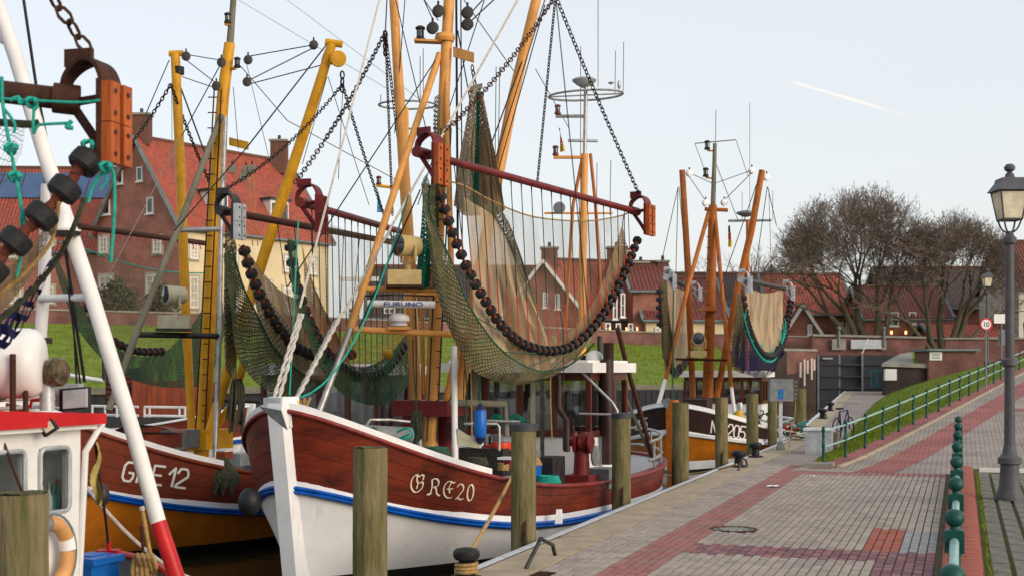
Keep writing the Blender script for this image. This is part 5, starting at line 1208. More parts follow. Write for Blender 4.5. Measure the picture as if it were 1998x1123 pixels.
MB().obox(P(884, 110, 19.2), P(925, 122, 19.0)-P(884, 110, 19.2), V((0, .04, 0)), UP*.14).build('derrick_bracket', 'mast_orange', g20, smooth=False)
for x, y in ((844, 55), (912, 25), (912, 48), (855, 22)): block(g20, P(x, y, 19.2), .085)
a = P(822, 82, 19.3); MB().obox(a-V((.1, .08, 0)), P(862, 84, 19.3)-a+V((.1, 0, 0)), V((0, .18, 0)), UP*.03).build('light_shelf', 'mast_orange', g20, smooth=False); lantern(g20, P(820, 80, 19.3), 1.2)
# radar and searchlight
MB().tube([P(717, 592, 18.2), P(849, 594, 18.2)], .05, 14).build('radar_bar', 'raft_white', g20)
fo = txt('FURUNO', .088, 'letter_blue', 'lettering', P(787, 593.2, 18.14), (1, 0, -.012), UP, g20, ext=.004); fo.scale = (1.5, 1, 1)
T(g20, 'radar_hoop', 'dark_steel', [(708, 577, 18.5), (770, 575, 18.1), (846, 577, 18.5), (846, 586, 18.6)], .012, 6)
MB().lathe([(.02, .0), (.11, .01), (.115, .04), (.09, .06), (.14, .075), (.145, .11), (.13, .15), (.08, .18), (0, .19)], P(779, 637, 18.3), 20).build('radar_dome', 'raft_white', g20)
MB().box(P(779, 640, 18.3), .3, .2, .04).build('dome_base', 'mast_orange', g20, smooth=False)
MB().box(P(789, 543, 18.4), .46, .3, .22, V((1, .1, 0))).build('searchlight_box', 'cream', g20, smooth=False)
MB().box(P(789, 559, 18.4), .5, .34, .04, V((1, .1, 0))).build('box_tray', 'rust', g20, smooth=False)
spot(g20, P(797, 480, 18.4), (-.75, -.65, .0), 1.05, 'cream', post=.12)
# foredeck, rails and gear on deck
wh = wheelhouse(g20, b20, 7.0, 8.75, 1.22, -.25, 2.05)
MB().lathe([(.09, 0), (.09, 1.1), (.10, 1.12)], P(1187, 800, 22.2), 12).build('exhaust_pipe', 'dark_brown_paint', g20)
T(g20, 'exhaust_stack', 'dark_brown_paint', [(1186, 905, 22.0), (1184, 700, 22.0)], .10, 14); T(g20, 'exhaust_stack', 'dark_steel', [(1170, 740, 22.6), (1170, 655, 22.6)], .045)
T(g20, 'vent_pipe', 'dark_brown_paint', [(1090, 730, 21.6), (1090, 795, 21.6), (1106, 820, 21.5), (1106, 880, 21.4)], .055)
T(g20, 'handrail', 'steel', [(1135, 725, 21.5), (1195, 785, 21.3), (1204, 800, 21.3), (1204, 815, 21.3)], .025); T(g20, 'handrail', 'steel', [(1130, 806, 21.3), (1205, 808, 21.2)], .018)
MB().ball(P(1160, 700, 22.4), .15, 16).build('compass_dome', 'raft_white', g20); MB().box(P(1150, 705, 22.6), .3, .3, .22).build('dome_box', 'black', g20, smooth=False)
def dbox(x0, y0, x1, y1, Y, dep, mat, name, root=None, ax=None):
    a, c = P(x0, y0, Y), P(x1, y1, Y); ax = ax or b20.n
    return MB().box(V(((a.x+c.x)/2, Y, (a.z+c.z)/2)), abs(a.x-c.x), dep, abs(a.z-c.z), ax).build(name, mat, root or g20, smooth=False)
dbox(905, 872, 1000, 925, 19.5, .5, 'dark_steel', 'fish_hold_box'); dbox(1052, 890, 1092, 950, 20.2, .5, 'dark_steel', 'sorting_box'); dbox(1150, 912, 1200, 950, 21, .5, 'grey_paint', 'deck_locker')
dbox(985, 896, 1002, 912, 18.0, .2, 'oxide_red', 'mooring_bitt'); MB().box(P(990, 893, 18.0), .2, .22, .03, b20.n).build('bitt_cap', 'hull_white', g20, smooth=False)
pts = [P(982+10*math.cos(q), 917-q*.6, 17.9)+V((0, .13*math.sin(q), 0)) for q in [i*.4 for i in range(60)]]
MB().tube(pts, .014, 5).build('rope_turns', 'rope_tan', g20)
m = MB().lathe([(.06, 0), (.05, .05), (.16, .07), (.17, .1), (.055, .13), (.055, .28), (.17, .31), (.16, .34), (.05, .36)], P(1112, 862, 20.6), 16, V((1, -.3, 0))); m.build('winch_drum', 'oxide_red', g20)
T(g20, 'winch_column', 'oxide_red', [(1135, 945, 20.6), (1135, 865, 20.6)], [.14, .11], 12); MB().lathe([(.1, 0), (.15, .04), (.16, .1), (.12, .14), (.1, .2)], P(1135, 862, 20.6), 16, V((.6, -.8, .1))).build('winch_head', 'oxide_red', g20)
dbox(1108, 925, 1160, 952, 20.5, .45, 'oxide_red', 'winch_base'); MB().lathe([(.16, 0), (.16, .03)], P(1160, 888, 20.8), 18, V((1, -.5, 0))).build('winch_flange', 'steel', g20)
T(g20, 'davit_post', 'white_paint', [(888, 900, 18.0), (886, 675, 18.2)], .042); MB().prism([P(892, 835, 18), P(925, 855, 18), P(940, 862, 18), P(938, 874, 18), P(893, 868, 18)], V((0, .04, 0))).build('davit_bracket', 'cream_grey', g20, smooth=False)
T(g20, 'davit_hook', 'white_paint', [(936, 872, 18), (942, 866, 18), (941, 858, 18)], .012, 6)
T(g20, 'handrail', 'steel', [(905, 826, 18.4), (970, 826, 18.4), (974, 832, 18.4), (974, 878, 18.4)], .02); T(g20, 'handrail', 'steel', [(950, 820, 19.2), (1015, 822, 19.2)], .02); T(g20, 'pipe', 'weathered_wood', [(875, 785, 19.0), (985, 788, 19.3), (987, 850, 19.3)], .055)
T(g20, 'deck_post', 'weathered_wood', [(1040, 880, 20.0), (1040, 740, 20.0)], .05, 4); T(g20, 'deck_post', 'dark_steel', [(1058, 890, 20.4), (1058, 740, 20.4)], .045, 4); T(g20, 'deck_post', 'weathered_wood', [(926, 800, 19.8), (926, 700, 19.8)], .06, 4)
for x0, x1 in ((957, 985), (992, 1026)): netpatch(g20, 'deck_net', [P(x0, 812, 20), P((x0+x1)/2, 806, 20), P(x1, 818, 20)], [P(x0+2, 822, 19.9), P((x0+x1)/2, 832, 19.9), P(x1, 826, 19.9)], 'net_bright', nu=12, nv=5)
MB().lathe([(.14, 0), (.15, .05), (.14, .12)], P(978, 878, 19.4), 16).build('fish_basket', 'red_plastic', g20); MB().lathe([(.12, 0), (.13, .05), (.12, .1)], P(958, 880, 19.6), 16).build('fish_basket', 'red_plastic', g20)
MB().lathe([(.16, -.03), (.17, 0), (.16, .03)], P(893, 835, 19.2), 16, V((1, -.3, 0))).build('net_drum_flange', 'dark_steel', g20)
T(g20, 'windlass', 'grey_paint', [(700, 845, 17.2), (800, 850, 17.6)], .12, 12); T(g20, 'handrail', 'steel', [(713, 832, 17.5), (722, 818, 17.6), (760, 818, 17.7), (800, 822, 17.8)], .02)
for x, m_ in ((710, 'rope_green'), (775, 'rope_teal')): MB().tube(spl([P(x, 842, 17.1), P(x+20, 834, 17.0), P(x+30, 850, 17.0), P(x+5, 855, 17.0), P(x+25, 845, 16.9)], 6), .015, 5).build('rope_pile', m_, g20)
hang = MB()
for k in range(9): hang.tube(spl([P(806+k*2, 800, 18.8), P(803+k*2.4, 840, 18.75), P(808+k*2, 868-k*2, 18.7), P(815+k, 840, 18.7), P(810+k*1.5, 802, 18.8)], 5), .012, 5)
hang.build('hanging_ropes', 'rope_olive', g20)
# bow fittings
MB().box(P(540, 783, 15.7), .24, .2, .10, b20.n).build('bow_roller', 'galvanised', g20, smooth=False); MB().prism([P(505, 792, 15.4), P(548, 800, 15.3), P(560, 838, 15.3), P(530, 815, 15.4)], V((0, .05, 0))).build('anchor_fluke', 'grey_paint', g20, smooth=False)
dbox(560, 793, 572, 832, 15.7, .1, 'hull_white', 'bow_bitt'); MB().ball(P(574, 783, 15.8), .065, 14).build('yellow_float', 'buoy_yellow', g20)
tx = MB()
for k in range(10): tx.tube(spl([P(570+k*4, 775+k % 3*5, 16), P(590, 800+k % 4*4, 15.9), P(600-k*3, 790, 15.9)], 4), .013, 5)
tx.build('rope_pile', 'rope_tan', g20)
MB().ball(P(487, 978, 15.8), .14, 14, 1.2).build('bow_fender', 'black', g20)
# stern pushpit
for z0 in (0, .32):
    pts = [b20.hp(t, b20.zr(t)+z0+.18, 1, -.06) for t in (8.6, 9.4, 10.2, 10.8, 11.2, 11.5)]+[b20.hp(t, b20.zr(t)+z0+.18, -1, -.06) for t in (11.5, 11.2, 10.8, 10.2, 9.4)]
    MB().tube(pts, .026, 8).build('stern_rail', 'steel', g20)
for t in (9, 9.8, 10.6, 11.2):
    for sd_ in (1, -1): q = b20.hp(t, b20.zr(t), sd_, -.06); MB().tube([q, q+UP*.5], .02, 6).build('stern_stanchion', 'steel', g20)
T(g20, 'stern_pole', 'rust', [(1205, 640, 23.5), (1225, 720, 24), (1277, 900, 24.6)], .045); T(g20, 'stern_pole', 'weathered_wood', [(1215, 760, 24.2), (1270, 890, 24.6)], .03)
MB().prism([P(1085, 1020, 18.3), P(1098, 1020, 18.3), P(1097, 992, 18.4), P(1088, 992, 18.4)], V((-.02, -.06, 0))).build('white_fairlead', 'hull_white', g20, smooth=False)
# aft mast with radar platform, flag
Ya = 23.6
T(g20, 'aft_mast', 'mast_orange', [(1135, 730, Ya), (1137, 500, Ya), (1141, 300, Ya)], [.075, .07, .06], 12); T(g20, 'aft_mast_top', 'steel', [(1141, 300, Ya), (1143, 168, Ya)], .035, 10)
for x0, x1 in ((1133, 1118), (1147, 1162)): T(g20, 'aft_mast_leg', 'mast_brown', [(x0+5, 300, Ya), (x1, 400, Ya), (x1+(x1-x0)*1.0, 640, Ya)], .03)
MB().lathe([(.05, -.1), (.14, -.05), (.2, 0), (.22, .03), (.18, .06), (0, .08)], P(1140, 160, Ya), 20).build('radar_dish', 'galvanised', g20)
ring = [P(1143, 186, Ya)+V((math.cos(q)*.66, math.sin(q)*.45, .03*math.cos(q))) for q in [i*math.pi/10 for i in range(21)]]
MB().tube(ring, .02, 6, False).build('antenna_ring', 'steel', g20)
for q in (0, 1.57, 3.14, 4.71): MB().tube([P(1143, 186, Ya), P(1143, 186, Ya)+V((math.cos(q)*.66, math.sin(q)*.45, .03*math.cos(q)))], .014, 5).build('ring_spoke', 'steel', g20)
for x0, y0, x1, y1 in ((1200, 185, 1201, 100), (1216, 180, 1217, 82), (1167, 170, 1167, -10), (1133, 640, 1133, 90), (1190, 420, 1192, 312), (1164, 420, 1165, 318)): T(g20, 'whip_antenna', 'wire_grey', [(x0, y0, Ya), (x1, y1, Ya)], .008, 5)
MB().lathe([(.02, 0), (.06, .03), (.02, .05)], P(1192, 165, Ya), 10).build('gps_antenna', 'galvanised', g20); MB().ball(P(1208, 165, Ya), .035, 10, 2.4).build('antenna_paddle', 'galvanised', g20)
for x, y, cl in ((1088, 223, 'oxide_red'), (1084, 303, 'oxide_red')):
    T(g20, 'light_arm', 'steel' if y < 250 else 'mast_orange', [(x-4, y+4, Ya), (1140, y+4, Ya)], .03, 6); lantern(g20, P(x, y, Ya), .95, cl)
T(g20, 'spreader', 'galvanised', [(1108, 274, Ya), (1166, 275, Ya)], .03); T(g20, 'spreader', 'mast_orange', [(1062, 416, Ya), (1195, 416, Ya)], .02); MB().lathe([(.02, 0), (.08, .05), (.11, .1), (.09, .11)], P(1093, 407, Ya), 14, V((-.2, -1, 0))).build('horn_speaker', 'grey_paint', g20)
fg = MB()
for k, (mt, t0, t1) in enumerate((('flag_black', 0, .33), ('flag_red', .33, .66), ('flag_gold', .66, 1))):
    MB().grid(lambda i, j: P(lerp(1091, lerp(1088, 1102, (t0+(t1-t0)*j)), i)+2, lerp(250, 296, t0+(t1-t0)*j), Ya)+V((0, .05*math.sin(i*6+j), 0)), 6, 3).build('flag', mt, g20)
# rigging wires
wires(g20, [(945, 0, 19, 815, 400, 20, .008, 'wire'), (772, 0, 20.6, 833, 260, 19.5, .008, 'wire'), (790, 0, 20.6, 770, 260, 20.4, .008, 'wire'),
    (893, 60, 19.3, 930, 270, 19.2, .010, 'wire'), (890, -10, 19.3, 893, 470, 19.3, .018, 'wire'), (899, -10, 19.3, 902, 500, 19.3, .010, 'wire'),
    (855, 40, 19.3, 800, -40, 20.5, .008, 'wire'), (845, 40, 19.3, 800, -60, 20, .008, 'wire'), (905, 0, 19.2, 1010, 150, 19.8, .007, 'wire'), (915, 45, 19.2, 985, -20, 19.2, .010, 'wire'), (915, 30, 19.2, 960, -20, 19.2, .010, 'wire'),
    (1041, 60, 19.7, 955, 290, 19.2, .011, 'wire'), (1063, 10, 19.5, 970, 340, 19.0, .009, 'wire'), (955, 290, 19.2, 945, 330, 19, .011, 'wire'), (968, 130, 19, 966, 320, 19, .006, 'wire'), (975, 130, 19, 972, 320, 19, .006, 'wire'),
    (1010, 0, 19.4, 670, 610, 17, .018, 'rope_white'), (740, 0, 19.6, 585, 600, 16.3, .016, 'rope_white'), (1045, 135, 19.7, 1110, 250, 23.6, .007, 'wire_grey'), (560, 0, 23, 960, 300, 19, .004, 'wire_grey'), (465, 0, 22, 800, 200, 21, .004, 'wire_grey'),
    (752, 60, 19.8, 755, 0, 20.4, .010, 'wire'), (820, 370, 16.8, 700, 640, 17.5, .010, 'wire'), (858, 105, 19.3, 560, 560, 17, .009, 'wire'), (1063, 0, 19.4, 960, 330, 19.2, .009, 'wire')])
wires(g20, [(585, 612, 16.3, 535, 775, 15.7, .03, 'rope_white'), (590, 612, 16.3, 545, 775, 15.7, .03, 'rope_white'), (668, 610, 17, 575, 785, 15.9, .03, 'rope_white'), (655, 625, 17, 570, 790, 15.9, .028, 'rope_white'),
    (797, 380, 16.9, 585, 775, 15.9, .012, 'rope_teal', .55), (582, 430, 17.0, 565, 770, 15.9, .010, 'rope_teal')], 'rope')
fd = MB().lathe([(.02, -.27), (.045, -.245), (.082, -.18), (.088, 0), (.082, .17), (.045, .235), (.02, .26)], P(937, 825, 18.0), 18); f_ = fd.build('blue_fender', 'plastic_blue', None, origin=P(937, 825, 18.0)); tag(f_, 'blue cylindrical fender with dark ends hanging over the deck of GRE 20', 'fender')
for sg in (-1, 1): MB().lathe([(.084, .165), (.048, .235), (.024, .265)] if sg > 0 else [(.024, -.275), (.048, -.248), (.084, -.175)], P(937, 825, 18.0), 18).build('fender_end', 'navy_plastic', f_)
MB().tube([P(937, 788, 18), P(935, 720, 18.3)], .012, 6).build('lanyard', 'rope_green', f_)
rg = random.Random(31)
for k in range(16):                                    # loose lines and lashings about the mast and wheelhouse
    x = rg.choice([rg.uniform(800, 850), rg.uniform(900, 930), rg.uniform(1030, 1110)]); Yk_ = rg.uniform(18.8, 20.2); y0 = rg.uniform(560, 740)
    MB().tube(spl([P(x, y0, Yk_), P(x+rg.uniform(-6, 8), y0+60, Yk_), P(x+rg.uniform(-10, 14), rg.uniform(820, 880), Yk_)], 5), rg.uniform(.006, .011), 5).build('loose_line', rg.choice(['rope_olive', 'wire', 'rope_green', 'rope_tan']), g20)
def coil(x, y, Y, r, mt, n=5):
    m = MB()
    for q in range(n): m.tube([P(x, y, Y)+V((math.cos(a_)*r*(1-.05*q), math.sin(a_)*r*.7, .022*q)) for a_ in [i*.45 for i in range(15)]], .014, 5)
    m.build('rope_coil', mt, g20)
for a_ in ((1030, 905, 19.6, .2, 'rope_tan'), (1070, 940, 19.6, .18, 'rope_teal'), (930, 905, 18.6, .16, 'rope_olive'), (850, 885, 18.0, .2, 'rope_green')): coil(*a_)
dbox(1010, 905, 1048, 935, 19.8, .4, 'plastic_blue', 'fish_crate'); dbox(1012, 880, 1046, 902, 20.0, .4, 'grey_paint', 'fish_crate')
for x in (940, 965): dbox(x, 846, x+14, 872, 19.9, .2, 'canvas_grey', 'valve_box')
# ---- trawl gears of GRE 20
R20 = [(857, 372), (868, 410), (880, 445), (893, 480), (915, 530), (940, 575), (975, 630), (1010, 664), (1045, 680), (1080, 684), (1115, 675), (1148, 648), (1180, 608), (1205, 560), (1228, 510), (1246, 462)]
Ot = [(822, 360), (832, 440), (842, 522), (865, 611), (887, 665), (912, 708), (947, 736), (1001, 750), (1051, 743), (1090, 729), (1118, 704), (1154, 676)]
Gt = [(838, 362), (838, 400), (846, 435), (883, 515), (915, 594), (962, 665), (1008, 704), (1047, 722), (1076, 722), (1110, 712), (1136, 693), (1160, 668)]
t1, a1, e1_, W1 = trawl('starboard beam trawl of GRE 20 with beige net and black rollers', (824, 299, 16.5), (1238, 412, 21.8), R20,
    [('net', [(905, 362), (960, 392), (1030, 420), (1100, 430), (1160, 430), (1215, 420)], [(950, 640), (990, 680), (1030, 712), (1070, 722), (1110, 700), (1222, 470)], .25, .3, 'net_sheer', .25, .02),
     ('net', [(905, 385), (930, 400), (960, 420), (985, 460), (1010, 520)], [(925, 610), (960, 660), (1000, 705), (1050, 722), (1085, 700)], .15, .1, 'net_beige', .3, .05),
     ('net', [(985, 520), (1010, 590), (1045, 640), (1090, 655), (1130, 628), (1172, 560), (1214, 440)], [(1000, 690), (1030, 715), (1060, 724), (1095, 716), (1130, 690), (1188, 610), (1230, 490)], .2, .05, 'net_brown', .1, .04),
     ('net', [(1000, 470), (1015, 530), (1035, 590), (1065, 640)], [(940, 400), (965, 400), (985, 420), (1000, 450)], .3, .4, 'net_green', .1, .03),
     ('net_bag', Gt, Ot, -.1, -.28, 'net_olive', -.3, .05), ('net_bag', [(832, 340), (845, 380), (850, 430), (858, 480), (880, 560)], Ot[:5], .1, -.1, 'net_green', -.2, .04)],
    drop=(21, .14, .93, .72), beam='oxide_red', arch='oxide_red', ext=(.12, .1), s=1.12)
MB().tube(spl(W1(Gt, -.14), 5), .014, 5).build('net_rope', 'rope_green', t1); MB().ball(P(1027, 585, 19.4), .085, 14).build('net_float', 'buoy_yellow', t1)
for f in (.2, .35, .5, .62, .74, .86): p, q = pl(spl(W1(R20, -.12), 6), f), pl(spl(W1(Gt, -.14), 6), f); MB().tube([p, p.lerp(q, .5)+V((.03, 0, -.03)), q], .008, 5).build('lacing', 'rope_green', t1)
MB().tube(spl([P(x, y, W1([(x, y)], .25)[0].y) for x, y in ((866, 352), (905, 362), (960, 392), (1030, 420), (1100, 430), (1160, 430), (1215, 420), (1228, 412))], 5), .012, 5).build('head_rope', 'rope_tan', t1)
MB().tube(spl([P(x, y, W1([(x, y)], .25)[0].y) for x, y in ((1217, 420), (1214, 450), (1218, 480), (1232, 484), (1240, 470))], 5), .009, 5).build('side_rope', 'rope_olive', t1)
ap = P(1084, -8, 19.2)
chain_mb(ap, a1+V((.28, -.1, .25)), .10, .009, .12).build('bridle_chain', 'rust', t1); chain_mb(ap, e1_+V((.1, 0, .22)), .10, .009, .05).build('bridle_chain', 'chain_dark', t1)
chain_mb(ap, P(1048, 360, 19.3), .06, .008).build('bridle_chain', 'chain_dark', t1); chain_mb(ap, P(1150, 640, 20.2), .03, .004).build('lazy_line', 'wire', t1)
for y0, y1, r in ((-8, 800, .006),): pass
Rp = [(565, 468), (568, 500), (575, 540), (590, 590), (610, 640), (640, 690), (680, 725), (720, 735), (760, 715), (790, 670)]
t2, a2, e2_, W2 = trawl('port beam trawl of GRE 20 with dark red beam and sagging green net', (590, 396, 17.4), (800, 457, 22.4), Rp,
    [('net', [(600, 420), (650, 440), (700, 455), (750, 468), (800, 475)], [(640, 720), (690, 755), (740, 760), (780, 720), (815, 660)], .2, .2, 'net_sheer', .3, .02),
     ('net_bag', [(575, 470), (585, 540), (600, 600), (625, 660), (660, 700), (710, 715), (760, 690), (800, 640)], [(560, 470), (575, 580), (600, 660), (640, 740), (700, 785), (760, 785), (800, 745), (815, 690)], -.1, -.3, 'net_teal', -.25, .06),
     ('net', [(588, 470), (600, 520), (625, 590)], [(600, 600), (635, 660), (690, 720)], .1, -.05, 'net_brown', .1, .03)],
    drop=(16, .25, .97, .8), shoes='A', beam='oxide_red', arch='oxide_red', wood='oxide_red', ext=(.08, .0), s=1.1, rstep=.19)
ap2 = P(752, 62, 19.8); chain_mb(ap2, a2+V((-.1, 0, .26)), .10, .009, .12).build('bridle_chain', 'chain_dark', t2); chain_mb(ap2, e2_, .085, .008, .05).build('bridle_chain', 'chain_dark', t2)
chain_mb(ap2, P(766, 420, 20), .06, .008).build('bridle_chain', 'chain_dark', t2); chain_mb(ap2, ap2+V((0, 0, -.35)), .12, .014).build('shackle_chain', 'rust', t2)
MB().ball(P(757, 690, 20), .075, 12).build('net_float', 'buoy_yellow', t2)
# bundled cod end hanging at the mast
ce = thing('hanging_cod_end', 'beige and green net bundle hung high beside the orange mast', 'net', P(930, 350, 19))
netpatch(ce, 'net_fold', [P(918, 178, 19), P(926, 172, 18.9), P(936, 178, 19)], [P(885, 400, 19.1), P(905, 420, 18.8), P(930, 420, 18.8)], 'net_beige', V((0, -.15, 0)), fold=.04, e0=.85)
netpatch(ce, 'net_fold', [P(925, 180, 19), P(932, 178, 18.9), P(940, 182, 19)], [P(912, 420, 18.8), P(945, 420, 18.8), P(985, 410, 19.1)], 'net_bright', V((0, -.12, 0)), fold=.04, seed=2, e0=.85)
netpatch(ce, 'net_fold', [P(932, 178, 19), P(938, 180, 18.85), P(942, 184, 19)], [P(935, 420, 18.7), P(965, 420, 18.7), P(985, 410, 19)], 'net_brown', V((0, -.2, 0)), fold=.04, seed=5, e0=.85)
netpatch(ce, 'net_fold', [P(918, 178, 19.1), P(930, 172, 19.2), P(942, 180, 19.1)], [P(885, 400, 19.3), P(930, 420, 19.4), P(985, 410, 19.3)], 'net_green', V((0, .15, 0)), fold=.04, seed=7, e0=.85)
MB().box(P(927, 172, 19), .2, .12, .07, V((1, .2, .3))).build('wooden_toggle', 'weathered_wood', ce, smooth=False); chain_mb(P(927, 168, 19), P(921, 128, 19), .09, .011).build('hoist_chain', 'chain_dark', ce)
hn = thing('net_roll_on_mast', 'brown and green netting bundled upright along the mast of GRE 20', 'net', P(850, 560, 19.0))
for k, (x0, x1, mt) in enumerate(((834, 850, 'net_green'), (812, 832, 'net_bright'))):
    netpatch(hn, 'net_fold', [P(x0+14, 190+k*190, 18.9), P((x0+x1)/2+14, 185+k*190, 18.7), P(x1+10, 190+k*190, 18.9)], [P(x0, 560, 18.9), P((x0+x1)/2, 565, 18.6), P(x1+4, 560, 18.9)], mt, V((0, -.1, 0)), fold=.05, seed=k+20, nu=16)
# mooring rope to the bollard
tiedrope('mooring_rope', 'tan mooring rope from GRE 20 down to the foreground bollard', sag(P(1000, 925, 17.7), G(925, 1080, .24)+V((-.05, .0, -.0)), .03), .022, 'rope_tan', 7)
tiedrope('mooring_rope', 'thin tan rope from the quay bollard across to the 205 bow', sag(G(1438, 905, .2), P(1260, 925, 33), .1), .02, 'rope_tan')
# ================================================================ GRE 12
b12 = Boat((-6.6, 17.3), (.408, .913), 14.2, 1.8, 1.55, .15, .585, -.3)
g12 = thing('fishing_cutter', 'brown and orange cutter lettered GRE 12 with yellow masts', 'fishing boat', b12.pt(6, 0, WZ), 'shrimp cutters in the harbour')
hull(g12, b12, 'hull_orange', 'blue_paint', 'brown_paint', 'brown_paint', nplank=4, cap_bow='hull_white', c_stem='hull_white')
bv = hull_bvh(b12)
strokes(g12, bv, [lay(SANS, c, x, y, 20, 37, .24, .13) for c, x, y in (('G', 237, 936), ('R', 266, 940), ('E', 294, 943), ('1', 321, 946), ('2', 341, 949))], 4.6, 'lettering')
Yk = 21.0
T(g12, 'mast', 'mast_yellow', [(392, 895, Yk), (403, 720, Yk), (418, 400, Yk), (436, 180, Yk), (448, 85, Yk)], [.12, .115, .105, .095, .085], 14); T(g12, 'topmast', 'weathered_wood', [(448, 95, Yk), (453, 30, Yk), (458, -30, Yk)], [.06, .05, .045])
T(g12, 'boom', 'mast_yellow', [(376, 880, 21.6), (362, 600, 21.7), (352, 330, 21.8), (342, 105, 21.9)], [.06, .075, .08, .075], 12); T(g12, 'boom', 'mast_yellow', [(405, 855, 20.8), (470, 640, 20.6), (540, 420, 20.4), (604, 225, 20.3), (648, 85, 20.2)], [.075, .085, .085, .08, .07], 12)
T(g12, 'boom_head', 'mast_yellow', [(330, 105, 21.9), (357, 104, 21.9)], .05, 8); T(g12, 'boom_head', 'mast_yellow', [(635, 82, 20.2), (668, 87, 20.2)], .055, 8)
MB().lathe([(.02, -.03), (.12, -.03), (.12, .03), (.02, .03)], P(660, 115, 20.1), 18, V((.2, -1, 0))).build('sheave', 'mast_yellow', g12)
for p, r in (((348, 138, 21.9), .095), ((640, 115, 20.3), .09)): MB().lathe([(r, -.06), (r, .06)], P(*p), 12, UP if p[0] < 400 else V((.35, 0, 1))).build('boom_band', 'black', g12)
T(g12, 'tripod_leg', 'weathered_wood', [(432, 225, 20.9), (350, 440, 20.2), (262, 660, 19.4), (212, 800, 19.0)], [.045, .05, .05, .05]); T(g12, 'tripod_leg', 'steel', [(440, 230, 20.8), (431, 450, 20.4), (428, 660, 20.2), (419, 890, 20)], .038)
T(g12, 'crossbar', 'steel', [(345, 449, 20.3), (432, 447, 20.4)], .04); T(g12, 'crossbar', 'dark_steel', [(264, 652, 19.5), (426, 655, 20.2)], .045); T(g12, 'tripod_leg', 'mast_yellow', [(478, 700, 20.8), (452, 790, 20.9), (400, 862, 21)], .06)
for i in range(22): T(g12, 'ladder_rung', 'rust', [(398+i*-.6+8, 190+i*30, 20.8), (424-i*1.0, 190+i*30, 20.8)], .010, 5)
for x0, x1 in ((418, 380), (432, 398)): T(g12, 'ladder_side', 'rust', [(x0, 175, 20.8), (x1, 870, 20.8)], .013, 6)
MB().box(P(340, 628, 19.8), .45, .3, .2, V((1, .15, 0))).build('searchlight_box', 'cream_grey', g12, smooth=False); MB().box(P(340, 643, 19.8), .5, .36, .04, V((1, .15, 0))).build('box_tray', 'dark_steel', g12, smooth=False); spot(g12, P(343, 575, 19.8), (-.8, -.6, .0), .95, 'cream_grey', post=.12)
MB().obox(P(447, 283, 20.8), P(484, 292, 20.6)-P(447, 283, 20.8), V((0, .05, 0)), UP*.12).build('derrick_bracket', 'mast_yellow', g12, smooth=False)
for x, y in ((432, 122), (484, 117), (482, 160), (422, 168), (612, 88), (363, 110)): block(g12, P(x, y, 20.8), .07, 'dark_steel')
for x, y in ((453, 330), (480, 332), (492, 330), (475, 345)): block(g12, P(x, y, 20.4), .07, 'weathered_wood')
for x, y in ((444, 45), (463, 132)): lantern(g12, P(x, y, 20.9), .9); T(g12, 'light_arm', 'mast_yellow', [(x-4, y+2, 20.9), (450, y+2, 21)], .03, 5)
MB().box(P(393, 855, Yk), .7, .7, .3, b12.n).build('mast_step', 'mast_yellow', g12, smooth=False)
wheelhouse(g12, b12, 7.6, 9.3, 1.2, -.25, 2.0)
hat = MB().grid(lambda i, j: P(lerp(218, 338, i), 842+8*j-14*math.sin(math.pi*i)**.6*(1-j*.0), 18.9)+V((0, j*.9, 0)), 14, 6); hat.build('companion_hood', 'brown_paint', g12); dbox(232, 845, 330, 872, 19.2, .8, 'brown_paint', 'companion_house', g12)
dbox(334, 838, 372, 872, 20.4, .6, 'canvas_grey', 'deck_box', g12); dbox(448, 882, 490, 906, 21.5, .5, 'galvanised', 'deck_tray', g12)
T(g12, 'deck_rail', 'dark_steel', [(410, 778, 23), (505, 782, 23.6)], .045); dbox(428, 878, 448, 895, 19.2, .2, 'wood_cabin', 'mooring_bitt', g12); MB().box(P(438, 877, 19.2), .17, .2, .04, b12.n).build('bitt_cap', 'hull_white', g12, smooth=False)
cr = MB()
for k in range(11): x = 418+k*4; cr.tube(spl([P(430+k, 893, 19.0), P(x-2, 925, 18.75), P(x+2, 965-(k % 4)*12, 18.72), P(x+9, 930, 18.73), P(446-k*.5, 893, 19.0)], 5), .016, 6)
cr.build('rope_coil', 'rope_olive', g12)
T(g12, 'hose', 'black', [(510, 840, 23), (500, 850, 22.8), (492, 880, 22.5)], .03)
wires(g12, [(360, 106, 21.9, 432, 118, 21, .008, 'wire'), (360, 115, 21.9, 425, 165, 21, .008, 'wire'), (355, 150, 21.9, 420, 172, 21, .008, 'wire'), (486, 110, 20.9, 612, 88, 20.3, .009, 'wire'), (484, 158, 20.9, 615, 92, 20.3, .009, 'wire'), (484, 165, 20.9, 625, 128, 20.3, .009, 'wire'),
    (635, 90, 20.2, 480, 290, 19.5, .011, 'wire'), (480, 290, 19.5, 340, 450, 19, .010, 'wire'), (330, 118, 21.9, 275, 245, 20, .009, 'wire'), (428, 130, 21, 355, 265, 21, .009, 'wire'), (355, 265, 21, 200, 560, 19, .006, 'wire_grey'),
    (470, 130, 20.9, 560, 235, 20.5, .007, 'wire'), (560, 235, 20.5, 780, 355, 21, .007, 'wire_grey'), (480, 120, 20.9, 525, 310, 20.5, .006, 'wire_grey'), (455, 170, 20.9, 465, 290, 20.6, .006, 'wire'), (670, 150, 20.2, 660, 350, 20, .006, 'wire'), (638, 150, 20.2, 590, 320, 20, .006, 'wire'), (640, 150, 20.3, 720, 400, 20.8, .006, 'wire'),
    (352, 170, 21.9, 400, 300, 21.5, .014, 'wire'), (335, 170, 21.9, 336, 360, 21.5, .006, 'wire_grey'), (360, 300, 21, 470, 380, 20.5, .006, 'wire_grey')])
